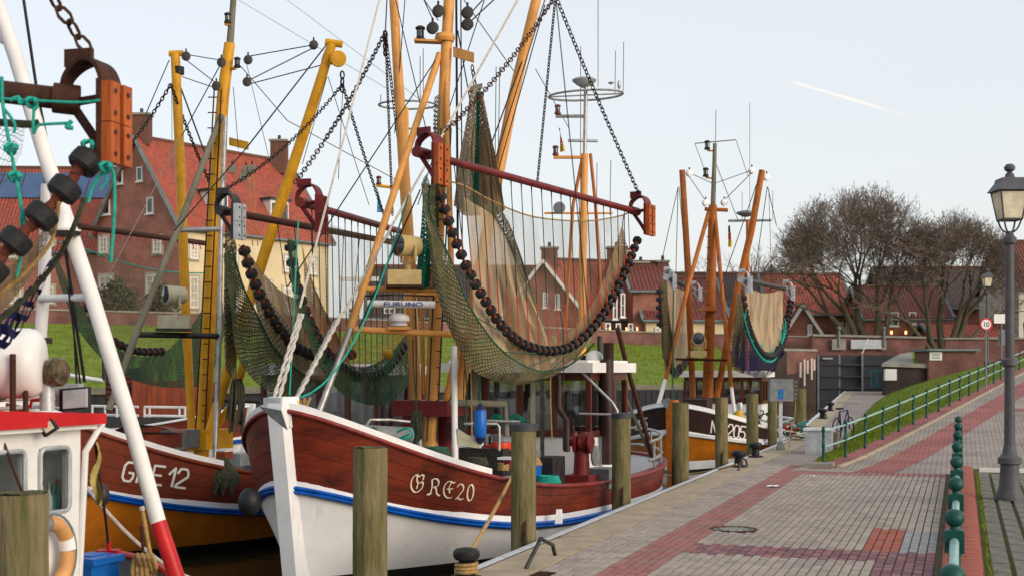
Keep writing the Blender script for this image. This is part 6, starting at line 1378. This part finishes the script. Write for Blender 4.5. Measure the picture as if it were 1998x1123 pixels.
for x in (485, 495, 555): T(g12, 'rope', 'rope_tan', [(x, 330, 20.4), (x+8, 480, 20.4)], .008, 5)
# aft mast and radar ring of GRE 12
Yb = 25.5
T(g12, 'aft_mast', 'mast_yellow', [(795, 730, Yb), (793, 330, Yb), (793, 210, Yb)], [.06, .055, .04], 10)
ring = [P(795, 205, Yb)+V((math.cos(q)*.55, math.sin(q)*.4, 0)) for q in [i*math.pi/10 for i in range(21)]]; MB().tube(ring, .02, 6, False).build('antenna_ring', 'steel', g12)
for x0, y0, y1 in ((743, 208, 185), (770, 200, 176), (820, 200, 110), (826, 200, 95)): T(g12, 'whip_antenna', 'wire_grey', [(x0, y0, Yb), (x0, y1, Yb)], .010, 5)
T(g12, 'light_arm', 'mast_yellow', [(734, 362, Yb), (795, 369, Yb)], .03, 6); lantern(g12, P(739, 360, Yb), .9, 'oxide_red'); T(g12, 'spreader', 'steel', [(770, 250, Yb), (820, 252, Yb)], .02, 6)
MB().grid(lambda i, j: P(lerp(736, 748, i*j), lerp(366, 415, j), Yb)+V((0, .04*math.sin(j*5), 0)), 4, 6).build('pennant', 'flag_blue', g12)
# ---- trawl gears of GRE 12
Rg = [(474, 478), (484, 515), (495, 545), (505, 570), (525, 610), (548, 645), (575, 675), (605, 690), (640, 700), (690, 690)]
t3, a3, e3_, W3 = trawl('starboard beam trawl of GRE 12 with steel shoe and dark green net', (432, 411, 17.6), (768, 473, 23.4), Rg,
    [('net', [(465, 475), (490, 500), (520, 540), (560, 575), (610, 590)], [(520, 690), (560, 730), (600, 745), (640, 735), (680, 700)], .1, .1, 'net_brown', .2, .03),
     ('net_bag', [(452, 480), (475, 560), (505, 620), (530, 670), (560, 705), (600, 735), (650, 745)], [(436, 500), (450, 610), (462, 690), (490, 735), (530, 765), (580, 775), (650, 755)], -.1, -.3, 'net_green', -.25, .06),
     ('net_bag', [(440, 430), (452, 450), (462, 480)], [(440, 720), (455, 740), (462, 735)], .0, .0, 'net_brown', -.1, .04),
     ('net_bag', [(500, 545), (530, 590), (560, 630), (590, 660)], [(505, 640), (540, 690), (580, 720), (610, 720)], -.02, -.1, 'net_beige', .0, .03)],
    drop=(6, .5, .95, .75), shoes='A', beam='rust', arch='dark_steel', wood='galvanised', ext=(.05, 0), s=1.05, rstep=.175, rr=.085)
chain_mb(P(668, 165, 20), a3+V((.05, 0, .28)), .08, .008, .15).build('bridle_chain', 'chain_dark', t3); chain_mb(P(668, 165, 20), e3_, .08, .008, .06).build('bridle_chain', 'chain_dark', t3); chain_mb(P(668, 140, 20), P(668, 180, 20), .12, .014).build('shackle_chain', 'chain_dark', t3)
MB().tube(spl(W3([(452, 480), (475, 560), (505, 620), (530, 670), (560, 705), (600, 735)], -.14), 5), .014, 5).build('net_rope', 'rope_green', t3)
rg = random.Random(8); ce_ = MB()
for k in range(34): q = rg.uniform(0, 6.28); d_ = V((math.cos(q), math.sin(q), 0)); p0 = P(462, 738, 18.4); ce_.tube(spl([p0+d_*.05, P(463, 765, 18.4)+d_*rg.uniform(.06, .11), P(459, rg.uniform(815, 845), 18.45)+d_*rg.uniform(.07, .13)], 4), .014, 5)
ce_.build('cod_end', 'rope_olive', t3)
t4, a4, e4_, W4 = trawl('port beam trawl of GRE 12, long green net sagging before the brick gable', (150, 441, 21.0), (440, 480, 27), [(165, 590), (190, 640), (230, 670), (270, 685), (320, 685)],
    [('net', [(115, 470), (160, 490), (230, 515), (330, 530), (400, 532)], [(190, 600), (225, 660), (270, 690), (330, 690), (400, 620)], .2, .1, 'net_sheer', .2, .02),
     ('net_bag', [(110, 500), (150, 580), (190, 640), (230, 680), (280, 695), (330, 680), (390, 610), (430, 520)], [(100, 490), (140, 620), (190, 690), (240, 730), (300, 752), (370, 755), (410, 740), (440, 640)], -.1, -.3, 'net_teal', -.2, .06)],
    shoes='', beam='rust', rstep=.22)
for i in range(16): p = a4.lerp(e4_, .08+i*.055); MB().tube([p+V((0, -.07, .05)), p+V((0, -.08, -.05)), p+V((.02, -.05, -.14))], .010, 5).build('beam_lashing', 'rope_red', t4)
MB().tube(spl(W4([(115, 472), (170, 487), (240, 512), (330, 530), (400, 532)], .15), 5), .012, 5).build('head_rope', 'rope_teal', t4)
chain_mb(P(333, 165, 21.5), P(210, 330, 21), .085, .010, .1).build('bridle_chain', 'chain_dark', t4); chain_mb(P(333, 165, 21.5), P(440, 420, 24), .085, .010, .1).build('bridle_chain', 'chain_dark', t4)
# ================================================================ NO 205 boat
bN = Boat((4.06, 34.3), (.3185, .948), 14.5, 2.0, 1.06, .12, .35, -.2, 2.6)
gN = thing('fishing_cutter', 'dark brown and orange cutter numbered 205 seen from the bow', 'fishing boat', bN.pt(6, 0, WZ), 'shrimp cutters in the harbour')
hull(gN, bN, 'hull_orange', 'hull_white', 'dark_brown_paint', 'hull_white', nplank=4, c_boot='hull_white', cap_bow='hull_white', c_stem='mast_brown', stem_w=.3)
sweep(bN, lambda t: -.40, [(-.01, -.2), (.012, -.2), (.012, .1), (-.01, .1)]).build('white_boot_top', 'hull_white', gN)
bv = hull_bvh(bN); strokes(gN, bv, [lay(SANS, c, x, y, 9.5, 24, .12, .16) for c, x, y in (('N', 1387, 843), ('E', 1400, 845), ('2', 1419, 850), ('0', 1431, 852), ('5', 1443, 854))], 2.6, 'lettering')
bv = hull_bvh(bN, -1); strokes(gN, bv, [lay(SANS, c, x, y, 5, 19, .05, -.1) for c, x, y in (('0', 1240, 838), ('E', 1247, 838), ('5', 1257, 834))], 2.2, 'lettering')
Yn = 39.5
T(gN, 'mast', 'mast_brown', [(1381, 775, Yn), (1386, 600, Yn), (1391, 400, Yn)], [.16, .15, .12], 14); T(gN, 'topmast', 'weathered_wood', [(1391, 410, Yn), (1395, 280, Yn)], [.08, .06]); T(gN, 'whip_antenna', 'wire_grey', [(1396, 280, Yn), (1397, 215, Yn)], .012, 5)
T(gN, 'boom', 'mast_brown', [(1352, 775, 40), (1342, 520, 40), (1331, 332, 40)], [.09, .1, .09], 12); T(gN, 'boom', 'mast_brown', [(1398, 775, 39), (1440, 560, 38.8), (1466, 450, 38.6), (1487, 332, 38.5)], [.09, .1, .1, .09], 12)
T(gN, 'tripod_leg', 'mast_brown', [(1383, 414, Yn), (1342, 560, 38.5), (1298, 740, 37.3)], .065); T(gN, 'tripod_leg', 'white_paint', [(1298, 740, 37.3), (1284, 790, 37)], .06); T(gN, 'tripod_leg', 'mast_brown', [(1395, 417, Yn), (1412, 600, 38.6), (1427, 755, 37.8)], .06); T(gN, 'tripod_leg', 'white_paint', [(1427, 755, 37.8), (1434, 812, 37.6)], .055)
T(gN, 'crossbar', 'rust', [(1318, 700, 37.8), (1418, 702, 38.2)], .035); T(gN, 'crossbar', 'mast_brown', [(1375, 408, Yn), (1420, 410, Yn)], .06)
for i in range(14): T(gN, 'ladder_rung', 'rust', [(1378, 440+i*22, 39.2), (1386, 440+i*22, 39.2)], .015, 4)
spot(gN, P(1363, 660, 37.8), (-.15, -1, 0), 1.25, 'cream', post=.1); MB().box(P(1362, 690, 37.8), .45, .3, .18).build('searchlight_box', 'cream', gN, smooth=False)
MB().prism([P(1361, 605, 39), P(1381, 596, 39), P(1404, 606, 39)], V((0, .6, 0))).build('mast_canopy', 'mast_brown', gN, smooth=False)
for x, y in ((1345, 338), (1377, 396), (1413, 395), (1467, 333), (1496, 346)): block(gN, P(x, y, 39), .1, 'galvanised')
for x, y in ((1380, 292), (1377, 345)): lantern(gN, P(x, y, Yn), 1.5, 'black'); T(gN, 'light_arm', 'mast_brown', [(x, y+2, Yn), (1394, y+3, Yn)], .025, 5)
wires(gN, [(1356, 280, Yn, 1436, 273, Yn, .018, 'wire_grey'), (1356, 281, Yn, 1375, 332, Yn, .010, 'wire_grey'), (1436, 273, Yn, 1460, 345, Yn, .010, 'wire_grey'), (1345, 337, 40, 1390, 358, Yn, .012, 'wire_grey'), (1345, 345, 40, 1377, 392, Yn, .012, 'wire_grey'), (1397, 357, Yn, 1465, 333, 38.6, .012, 'wire_grey'), (1412, 392, Yn, 1468, 336, 38.6, .012, 'wire_grey'),
    (1323, 365, 40, 1290, 515, 39, .012, 'wire'), (1323, 365, 40, 1318, 560, 39, .012, 'rope_green'), (1325, 365, 40, 1340, 540, 39, .01, 'wire'), (1497, 365, 38.5, 1475, 520, 38, .012, 'wire'), (1498, 365, 38.5, 1515, 440, 38, .012, 'wire'), (1476, 360, 38.5, 1408, 555, 38, .013, 'wire'), (1500, 370, 38.5, 1506, 560, 38, .008, 'wire'), (1397, 320, Yn, 1440, 430, 42, .012, 'wire_grey'), (1314, 540, 38, 1312, 790, 36, .02, 'rope_green')])
wheelhouse(gN, bN, 8.0, 9.8, 1.2, .0, 1.86)
T(gN, 'aft_mast', 'mast_brown', [(1458, 740, 43), (1459, 430, 43)], .06); T(gN, 'spreader', 'grey_paint', [(1421, 431, 43), (1505, 430, 43)], .04, 6); MB().lathe([(.1, -.1), (.3, 0), (.3, .05), (.1, .1)], P(1455, 417, 43), 16).build('radar_dish', 'grey_paint', gN)
for x, y0, y1 in ((1463, 420, 200), (1448, 430, 375), (1508, 430, 372)): T(gN, 'whip_antenna', 'wire_grey', [(x, y0, 43), (x, y1, 43)], .010, 5)
for k, (mt, t0, t1_) in enumerate((('flag_black', 0, .33), ('flag_red', .33, .66), ('flag_gold', .66, 1))): MB().grid(lambda i, j: P(1421+8*i*(.4+(t0+(t1_-t0)*j)*.6), lerp(440, 482, t0+(t1_-t0)*j), 42)+V((0, .05*math.sin(i*6+j), 0)), 5, 2).build('flag', mt, gN)
dbox(1338, 778, 1385, 800, 36.5, .6, 'dark_brown_paint', 'hatch_cover', gN); MB().prism([P(1290, 780, 34.2), P(1308, 776, 34.1), P(1302, 800, 34.1)], V((0, .1, 0))).build('anchor_fluke', 'grey_paint', gN, smooth=False)
MB().ball(P(1441, 812, 36.5), .14, 14, 1.3).build('yellow_float', 'buoy_yellow', gN); MB().lathe([(.05, 0), (.09, .2), (.06, .3)], P(1444, 806, 36.6), 10).build('cowl_vent', 'galvanised', gN)
def lump(root, x, y, Y, r, n, mats, name):
    rg = random.Random(x)
    for k, mt in enumerate(mats):
        m = MB()
        for i in range(n): c = P(x, y, Y)+V((rg.gauss(0, r), rg.gauss(0, r), abs(rg.gauss(0, r*.5)))); m.tube(spl([c+V((rg.gauss(0, r), rg.gauss(0, r), rg.gauss(0, r*.5))) for _ in range(4)], 4), .018, 5)
        m.build(name, mt, root)
lump(gN, 1545, 845, 38, .2, 8, ['rope_red', 'rope_green', 'rope_white', 'plastic_teal'], 'rope_heap'); lump(gN, 1470, 815, 37, .15, 6, ['rope_white', 'rope_olive'], 'rope_heap')
tN, aN, eN, WN = trawl('right hand trawl of boat 205 with fluted beige net and teal ropes', (1446, 545, 35.5), (1532, 563, 41), [(1449, 575), (1452, 600), (1458, 630), (1468, 660), (1482, 685), (1498, 694), (1512, 690), (1526, 668), (1535, 635), (1541, 600), (1545, 572)],
    [('net', [(1452, 556), (1470, 566), (1490, 572), (1510, 570), (1528, 562)], [(1462, 640), (1474, 668), (1490, 690), (1508, 692), (1522, 670)], .1, .1, 'net_beige', .2, .07), ('net_bag', [(1448, 600), (1456, 640), (1470, 680), (1490, 702), (1510, 704), (1530, 676)], [(1432, 690), (1440, 715), (1460, 730), (1485, 736), (1505, 728), (1526, 690)], -.1, -.3, 'net_blue', -.3, .06), ('net_bag', [(1438, 570), (1444, 575), (1449, 585)], [(1428, 715), (1440, 725), (1452, 728)], 0, -.1, 'net_brown', -.2, .05)],
    beam='dark_steel', arch='galvanised', wood='galvanised', s=1.0, rstep=.2, rr=.11, rb=.07)
MB().tube(spl(WN([(1450, 610), (1462, 655), (1480, 690), (1498, 705), (1515, 695), (1535, 640)], -.25), 5), .035, 5).build('net_rope', 'rope_teal', tN)
rg = random.Random(4)
for k in range(24): f = rg.random(); p = pl(WN([(1450, 610), (1462, 655), (1480, 690), (1498, 705), (1515, 695), (1535, 640)], -.25), f); MB().tube([p, p+V((rg.uniform(-.1, .1), 0, rg.uniform(.2, .5)))], .014, 4).build('lacing', 'rope_teal', tN)
tM, aM, eM, WM = trawl('left hand trawl of boat 205 with narrow beige net bag', (1300, 540, 37.5), (1352, 565, 43), [(1288, 560), (1287, 600), (1289, 640)], [('net', [(1300, 548), (1312, 556), (1330, 566), (1348, 575)], [(1300, 690), (1312, 725), (1330, 728), (1346, 690)], 0, 0, 'net_beige', -.2, .06), ('net_bag', [(1286, 550), (1292, 548), (1300, 552)], [(1292, 690), (1300, 720), (1316, 735)], -.1, -.2, 'net_brown', -.2, .05), ('net_bag', [(1300, 690), (1315, 715), (1345, 690)], [(1296, 700), (1318, 738), (1348, 705)], -.1, -.2, 'net_blue', -.2, .05)],
    beam='dark_steel', arch='galvanised', wood='galvanised', rstep=.2, rr=.11, rb=.07)
# ================================================================ FAR BOAT WITH WOODEN CABIN
bF = Boat((P(486, 0, 31).x, 31), (-.97, .24), 12, 1.7, 1.15, .35, .35, -.05, 2.5)
gF = thing('wooden_cabin_boat', 'far reddish boat with varnished plank cabin and white rails behind GRE 12', 'boat', bF.pt(6, 0, WZ))
hull(gF, bF, 'hull_white', 'blue_paint', 'brown_paint', 'hull_white', nplank=3)
for k in range(15): x = 258+k*9.6; MB().obox(P(x, 812, 32.5), V((9.2/F*32.5, 0, 0)), V((0, .06, 0)), UP*(70/F*32.5)).build('cabin_plank', 'wood_cabin', gF, smooth=False)
MB().obox(P(256, 812, 32.7), V((148/F*32.5, 0, 0)), V((0, 1.6, 0)), UP*(68/F*32.5)).build('cabin', 'brown_paint', gF, smooth=False)
MB().obox(P(206, 812, 33), V((50/F*33, 0, 0)), V((0, 1.4, 0)), UP*(95/F*33)).build('cabin_aft', 'dark_brown_paint', gF, smooth=False)
for k in range(9): MB().obox(P(208, 806-k*10, 32.95), V((46/F*33, 0, 0)), V((0, .06, 0)), UP*.05).build('louvre', 'brown_paint', gF, smooth=False)
for y in (793, 810):
    T(gF, 'white_rail', 'white_paint', [(170, y-2, 30.5), (270, y, 30.2)], .03, 6); T(gF, 'white_rail', 'white_paint', [(282, y, 30.2), (362, y+1, 30.2)], .03, 6)
for x in (180, 205, 228, 250, 282, 292, 350, 361): T(gF, 'rail_post', 'white_paint', [(x, 792, 30.2), (x, 813, 30.2)], .028, 6)
for q in ((440, 795, 440, 812), (458, 792, 458, 810), (440, 795, 475, 790)): T(gF, 'rail_post', 'white_paint', [(q[0], q[1], 30.6), (q[2], q[3], 30.6)], .028, 6)
T(gF, 'tiller_pipe', 'white_paint', [(126, 730, 32), (202, 742, 32)], .05); T(gF, 'rail_post', 'dark_steel', [(202, 742, 32), (202, 700, 32)], .04)
# ================================================================ WHITE BOAT IN THE LEFT FOREGROUND
gW = thing('white_workboat', 'white boat with red roof edge and white mast legs in the left foreground', 'boat', Q(5.5, -2.2, WZ))
wW = -1.0                                             # cabin side parallel to the quay
def QX(x, w_): k = (x-CX)/F; p0 = Q(0, w_); return (k*p0.y-p0.x)/(QD.x-k*QD.y)
u1 = QX(157, wW); zt = 1.63; ua = QX(-260, wW)
def panel(ua_, ub_, za, zb, th=.05): return MB().obox(Q(ua_, wW, za), QD*(ub_-ua_), -QW*th, UP*(zb-za))
uw0, uw1 = QX(76, wW), QX(133, wW); vw1 = QX(46, wW); zw1 = P(0, 875, Q(uw0, wW).y).z; zw0 = P(0, 1003, Q(uw0, wW).y).z
cab = panel(uw1, u1, .0, zt).build('cabin_wall', 'white_paint', gW, smooth=False)
panel(ua, uw1, zw1, zt).build('cabin_wall', 'white_paint', gW, smooth=False); panel(ua, uw1, .0, zw0).build('cabin_wall', 'white_paint', gW, smooth=False); panel(vw1, uw0, zw0, zw1).build('cabin_wall', 'white_paint', gW, smooth=False)
MB().obox(Q(u1-.05, wW-.05, 0), QD*.05, -QW*1.5, UP*zt).build('cabin_wall', 'white_paint', gW, smooth=False); MB().obox(Q(ua, wW-1.55, 0), QD*(u1-ua), -QW*.05, UP*1.0).build('cabin_wall', 'white_paint', gW, smooth=False)
for a_, c_ in ((uw0, uw1), (vw1-.55, vw1)):
    rr_ = .05; L_ = c_-a_; H_ = zw1-zw0; loop = []
    for cx, cz, q0 in ((L_-rr_, H_-rr_, 0), (rr_, H_-rr_, 90), (rr_, rr_, 180), (L_-rr_, rr_, 270)): loop += [Q(a_+cx+rr_*math.cos(R(q0+k*22.5)), wW+.012, zw0+cz+rr_*math.sin(R(q0+k*22.5))) for k in range(5)]
    fr_ = MB().tube(loop+[loop[0]], .016, 6, False).build('window_frame', 'galvanised', gW); MB().obox(Q(a_, wW-.02, zw0), QD*L_, -QW*.008, UP*H_).build('window_pane', 'cabin_glass', fr_, smooth=False)
MB().obox(Q(vw1-.6, wW-.14, zw0-.05), QD*.55, -QW*.02, UP*H_).build('curtain', 'curtain', gW, smooth=False); MB().obox(Q(ua, wW-.9, .2), QD*(uw0-ua+.12), -QW*.02, UP*1.3).build('cabin_lining', 'wood_frame', gW, smooth=False)
MB().obox(Q(uw0-.05, wW-.06, zw0-.03), QD*(uw1-uw0+.1), -QW*.2, UP*.03).build('window_shelf', 'white_paint', gW, smooth=False)
for x, mt, h, r, cap in ((82, 'plastic_yellow', .17, .028, 'rope_green'), (95, 'paper', .14, .024, 'steel'), (103, 'plastic_teal', .13, .024, 'plastic_teal'), (112, 'plastic_teal', .16, .024, 'red_plastic'), (119, 'plastic_yellow', .09, .02, 'plastic_blue')):
    p = Q(QX(x, wW-.13), wW-.13, zw0); bo = thing('cleaning_bottle', {'82': 'yellow cleaning bottle with green cap on the cabin window shelf', '95': 'white spray can on the cabin window shelf', '103': 'short teal bottle on the cabin window shelf', '112': 'teal spray bottle with red trigger on the window shelf', '119': 'small yellow and blue bottle at the right of the window shelf'}[str(x)], 'bottle', p)
    MB().lathe([(r, 0), (r*1.05, .01), (r, h*.6), (r*.45, h*.85), (r*.4, h)], p, 14).build('bottle_body', mt, bo); MB().lathe([(r*.5, h), (r*.5, h+.02), (r*.3, h+.04)], p, 10).build('cap', cap, bo)
ur = QX(203, wW+.12)
MB().add([Q(ua, wW+.14, zt), Q(ur, wW+.14, zt-.0), Q(ur, wW-1.9, zt), Q(ua, wW-1.9, zt), Q(ua, wW+.14, zt+.16), Q(ur, wW+.14, zt+.07), Q(ur, wW-1.9, zt+.07), Q(ua, wW-1.9, zt+.16)], [(3, 2, 1, 0), (4, 5, 6, 7), (0, 1, 5, 4), (1, 2, 6, 5), (2, 3, 7, 6), (3, 0, 4, 7)]).build('cabin_roof', 'red_paint', gW, smooth=False)
MB().obox(Q(ua, wW+.10, zt-.03), QD*(ur-ua-.05), -QW*1.9, UP*.028).build('roof_underside', 'white_paint', gW, smooth=False)
Yr = Q(u1, wW).y
fl = MB().box(P(94, 832, 8.6), .10, .05, .09, V((1, 0, .65)), None, V((-.65, 0, 1))).build('work_light', 'black', gW, smooth=False); MB().box(P(94, 832, 8.57), .06, .02, .055, V((1, 0, .65)), None, V((-.65, 0, 1))).build('work_light_lens', 'lamp_glass', fl, smooth=False)
fl = MB().box(P(147, 777, 9.2), .19, .09, .15, V((1, -.1, .08))).build('floodlight', 'black', gW); MB().box(P(147, 777, 9.14), .165, .03, .125, V((1, -.1, .08))).build('floodlight_glass', 'galvanised', fl, smooth=False); MB().box(P(136, 770, 9.35), .16, .12, .16).build('floodlight_housing', 'galvanised', gW)
MB().lathe([(.09, -.13), (.095, -.06), (.085, -.05), (.095, -.03), (.085, -.01), (.095, .02), (.10, .09), (.085, .11)], P(95, 727, 9.0), 18, V((1, -.45, .1))).build('searchlight', 'bronze_lens', gW); T(gW, 'searchlight_post', 'galvanised', [(92, 800, 9.0), (92, 748, 9.0)], .05)
MB().lathe([(.0, -.40), (.19, -.40), (.225, -.36), (.235, -.3), (.235, -.02), (.25, -.015), (.25, .015), (.235, .02), (.235, .28), (.222, .33), (.18, .365), (.10, .375), (0, .377)], P(-28, 708, 8.9), 26, V((1, .1, 0))).build('life_raft_canister', 'raft_white', gW)
MB().lathe([(.248, -.03), (.252, 0), (.248, .03)], P(-2, 708, 8.9), 26, V((1, .1, 0))).build('canister_strap', 'canvas_grey', gW); T(gW, 'raft_cradle', 'rust', [(50, 800, 8.8), (50, 745, 8.8), (38, 738, 8.8)], .018); T(gW, 'raft_cradle', 'rust', [(25, 800, 8.7), (25, 690, 8.66)], .02)
MB().lathe([(.01, 0), (.10, .0), (.11, .03), (.04, .06), (.0, .07)], P(60, 668, 9.4), 18).build('vent_cowl', 'dark_brown_paint', gW); MB().box(P(55, 664, 9.4), .3, .12, .04).build('vent_cap', 'dark_brown_paint', gW)
for y in (775, 792): T(gW, 'roof_rail', 'white_paint', [(-20, y+6, 9.2), (80, y, 9.5), (125, y+2, 9.6)], .014, 6)
T(gW, 'roof_rail', 'red_paint', [(58, 795, 9.4), (62, 780, 9.4), (90, 778, 9.4)], .014, 6)
T(gW, 'mast_leg', 'white_paint', [(-8, 0, 9.9), (30, 110, 9.85), (90, 310, 9.75), (180, 580, 9.6), (262, 850, 9.5), (309, 1018, 9.45)], .055, 14); T(gW, 'mast_leg', 'red_paint', [(309, 1018, 9.45), (350, 1140, 9.4)], .057, 14)
T(gW, 'mast_leg', 'white_paint', [(92, 360, 10.0), (86, 560, 10), (72, 760, 10), (62, 880, 10)], .045, 12); T(gW, 'mast_bar', 'white_paint', [(78, 582, 9.95), (178, 580, 9.62)], .03, 10); T(gW, 'mast_bar', 'white_paint', [(-30, 60, 9.9), (20, 90, 9.9)], .02)
MB().lathe([(.11, 0), (.115, .015), (.06, .03), (.055, .07), (.04, .12), (0, .14)], P(126, 452, 9.55), 18).build('satellite_dome', 'raft_white', gW); MB().lathe([(.10, -.03), (.115, 0)], P(126, 452, 9.55), 16).build('dome_bracket', 'dark_steel', gW)
T(gW, 'corner_pipe', 'white_paint', [(200, 826, 9.2), (190, 840, 9.15), (167, 880, 9.1), (163, 960, 9.1), (154, 1140, 9.1)], .022, 8)
bul = spl([P(165, 1084, 10.6), P(230, 1080, 10.3), (P(290, 1095, 10.0)), P(330, 1120, 9.7), P(352, 1160, 9.4)], 6)
MB().tube(bul, .028, 8).build('bulwark_cap', 'red_paint', gW); MB().grid(lambda i, j: pl(bul, i)-UP*j*1.2, 20, 2).build('bulwark', 'grey_paint', gW)
MB().box(P(212, 1075, 10.1), .16, .1, .03).build('cleat_base', 'red_paint', gW); T(gW, 'shackle_post', 'red_paint', [(212, 1072, 10.1), (212, 1055, 10.1)], .02)
hb_ = [bl+(V((0, 0, -1.2))) for bl in bul]
hl = MB().grid(lambda i, j: lerp(Q(-2, -.75, lerp(-1.3, .55, j)), Q(8.2, lerp(-1.6, -.75, j), lerp(-1.3, .45, j)), i), 10, 4); hl.build('hull_side', 'hull_white', gW)
MB().add([Q(-2, -.8, .3), Q(8.4, -1.2, .3), Q(8.8, -3.4, .3), Q(-2, -4, .3)], [(0, 1, 2, 3)]).build('deck', 'grey_paint', gW, smooth=False)
T(gW, 'handle_stick', 'rope_tan', [(295, 1092, 9.9), (277, 990, 9.9)], .016); T(gW, 'handle_tip', 'rope_white', [(278, 995, 9.9), (276, 987, 9.9)], .02); T(gW, 'belaying_pin', 'rust', [(280, 1085, 9.9), (275, 1025, 9.9)], .012)
for k in range(4): MB().tube([P(268+k*9+math.cos(q)*9, 1105+math.sin(q)*24, 9.8)+V((0, .03*math.sin(q*2), 0)) for q in [i*.6 for i in range(12)]], .018, 6).build('rope_loop', 'rope_tan', gW)
T(gW, 'pennant_halyard', 'rust', [(185, 858, 9.2), (196, 940, 9.3), (206, 1010, 9.6), (211, 1058, 10.1)], .010); MB().ball(P(200, 965, 9.4), .05, 10, 1.6).build('halyard_knot', 'dark_steel', gW)
MB().grid(lambda i, j: P(lerp(186, 186+14*(.3+j), i)-6*j, lerp(862, 985, j), 9.2)+V((.02*math.sin(j*9), .04*math.sin(i*5+j*7), 0)), 5, 12).build('faded_pennant', 'old_flag', gW)
wires(gW, [(46, 0, 10, 70, 165, 9.9, .012, 'wire'), (70, 165, 9.9, 95, 290, 9.8, .010, 'wire'), (125, 470, 9.7, 165, 745, 9.8, .012, 'black'), (133, 560, 9.7, 158, 760, 9.8, .008, 'wire'), (140, 560, 9.7, 150, 760, 9.8, .008, 'wire'), (0, 843, 8.4, 45, 965, 8.3, .010, 'rust')])
tiedrope('mooring_line', 'pale mooring line from the white boat down to the water', sag(P(168, 950, 10), P(380, 1130, 12), .1), .016, 'rope_white')
bl_ = thing('blue_crate', 'bright blue lidded plastic box on the white boat deck', 'box', P(190, 1120, 9.9))
dbox(152, 1092, 212, 1150, 9.9, .3, 'plastic_blue', 'crate_body', bl_); dbox(150, 1083, 221, 1096, 9.9, .34, 'plastic_blue', 'crate_lid', bl_); dbox(158, 1079, 200, 1085, 9.95, .2, 'plastic_blue', 'lid_hump', bl_)
lb = thing('lifebuoy', 'worn orange lifebuoy behind the foreground pile on the white cabin', 'lifebuoy', Q(QX(96, wW+.1), wW+.1, P(0, 1085, 8.6).z)); c = WL[lb.name]
for k in range(4):
    q0 = k*math.pi/2+.5; MB().tube([c+QD*math.cos(q0+i*.14)*.19+UP*math.sin(q0+i*.14)*.21 for i in range(9)], .05, 10).build('foam_ring', 'buoy_orange', lb)
    MB().tube([c+QD*math.cos(q0+1.16+i*.13)*.19+UP*math.sin(q0+1.16+i*.13)*.21 for i in range(4)], .053, 10).build('ring_band', 'paper' if k % 2 else 'grey_paint', lb)
MB().tube([c+QD*math.cos(i*.21)*.25+UP*math.sin(i*.21)*.27+QW*.02 for i in range(31)], .009, 5).build('grab_line', 'lead', lb)
# ---- its trawl gear, near end in view
t5, a5, e5_, W5 = trawl('close-up rusty trawl shoe with orange wooden soles and big rollers at upper left', (148, 196, 7.45), (-420, 130, 7.1), None, [], shoes='', beam='rust', rb=.062, ext=(.0, 0))
shoe(t5, a5, V((.25, .97, 0)).normalized(), V((.97, -.25, 0)).normalized(), 1.0, 'rust', 'sole_wood')
chain_mb(P(172, 100, 7.45), P(98, -12, 7.5), .125, .011).build('bridle_chain', 'rust', t5)
rollers(t5, [P(190, 295, 7.35), P(165, 318, 7.3), P(127, 368, 7.25), P(82, 420, 7.2), P(32, 468, 7.15), P(-25, 535, 7.1), P(-90, 600, 7.0)], .19, .088, .105)
netpatch(t5, 'net', [P(-60, 236, 7.6), P(0, 238, 7.6), P(50, 243, 7.6)], [P(-60, 400, 7.7), P(0, 370, 7.7), P(42, 300, 7.65)], 'net_sheer', fold=.02)
netpatch(t5, 'net', [P(120, 395, 7.3), P(80, 455, 7.3), P(30, 510, 7.25), P(-40, 560, 7.2)], [P(110, 430, 7.4), P(70, 520, 7.5), P(20, 590, 7.5), P(-40, 640, 7.5)], 'net_brown', fold=.03, seed=3)
netpatch(t5, 'net', [P(115, 480, 7.6), P(70, 545, 7.6), P(10, 605, 7.6), P(-40, 640, 7.6)], [P(85, 560, 7.7), P(50, 630, 7.7), P(10, 680, 7.7), P(-40, 700, 7.7)], 'net_blue', fold=.04, seed=5)
MB().tube(spl([P(165, 385, 7.2), P(145, 440, 7.25), P(115, 500, 7.4), P(60, 570, 7.5), P(-20, 640, 7.5)], 6), .016, 6).build('net_rope', 'rope_olive', t5); MB().tube(spl([P(115, 395, 7.2), P(100, 470, 7.3), P(50, 530, 7.3), P(-20, 590, 7.3)], 6), .012, 6).build('net_rope', 'rope_tan', t5)
MB().tube([P(-20, 238, 7.55), P(60, 243, 7.5), P(75, 240, 7.5)], .022, 8).build('net_spar', 'rope_olive', t5)
for pts, r in (([(3, 150), (6, 210), (20, 290), (32, 350), (45, 420), (55, 440), (62, 430)], .013), ([(6, 210), (28, 240), (27, 260)], .011), ([(-10, 192), (60, 196), (150, 200), (195, 196)], .010), ([(20, 196), (36, 190), (40, 202), (60, 192), (72, 205), (66, 215)], .014), ([(66, 210), (65, 260), (75, 245), (100, 242), (135, 240), (140, 236)], .011), ([(140, 236), (130, 248), (142, 250)], .016), ([(207, 325), (190, 350), (178, 372), (172, 395)], .013), ([(207, 325), (222, 340), (223, 420), (216, 512)], .012), ([(205, 335), (208, 350), (196, 370)], .010), ([(42, 400), (40, 500), (32, 540)], .011)):
    MB().tube(spl([P(x, y, 7.25) for x, y in pts], 5), r*.78, 7).build('teal_rope', 'rope_teal', t5)
for x, y, Y in ((207, 326, 7.2), (62, 200, 7.25), (22, 290, 7.25), (172, 283, 7.3), (30, 345, 7.25)):
    MB().tube([P(x, y, Y)+V((math.cos(q)*.028, math.sin(q*1.7)*.02, math.sin(q)*.024)) for q in [i*.7 for i in range(14)]], .012, 6).build('knot', 'rope_teal', t5)
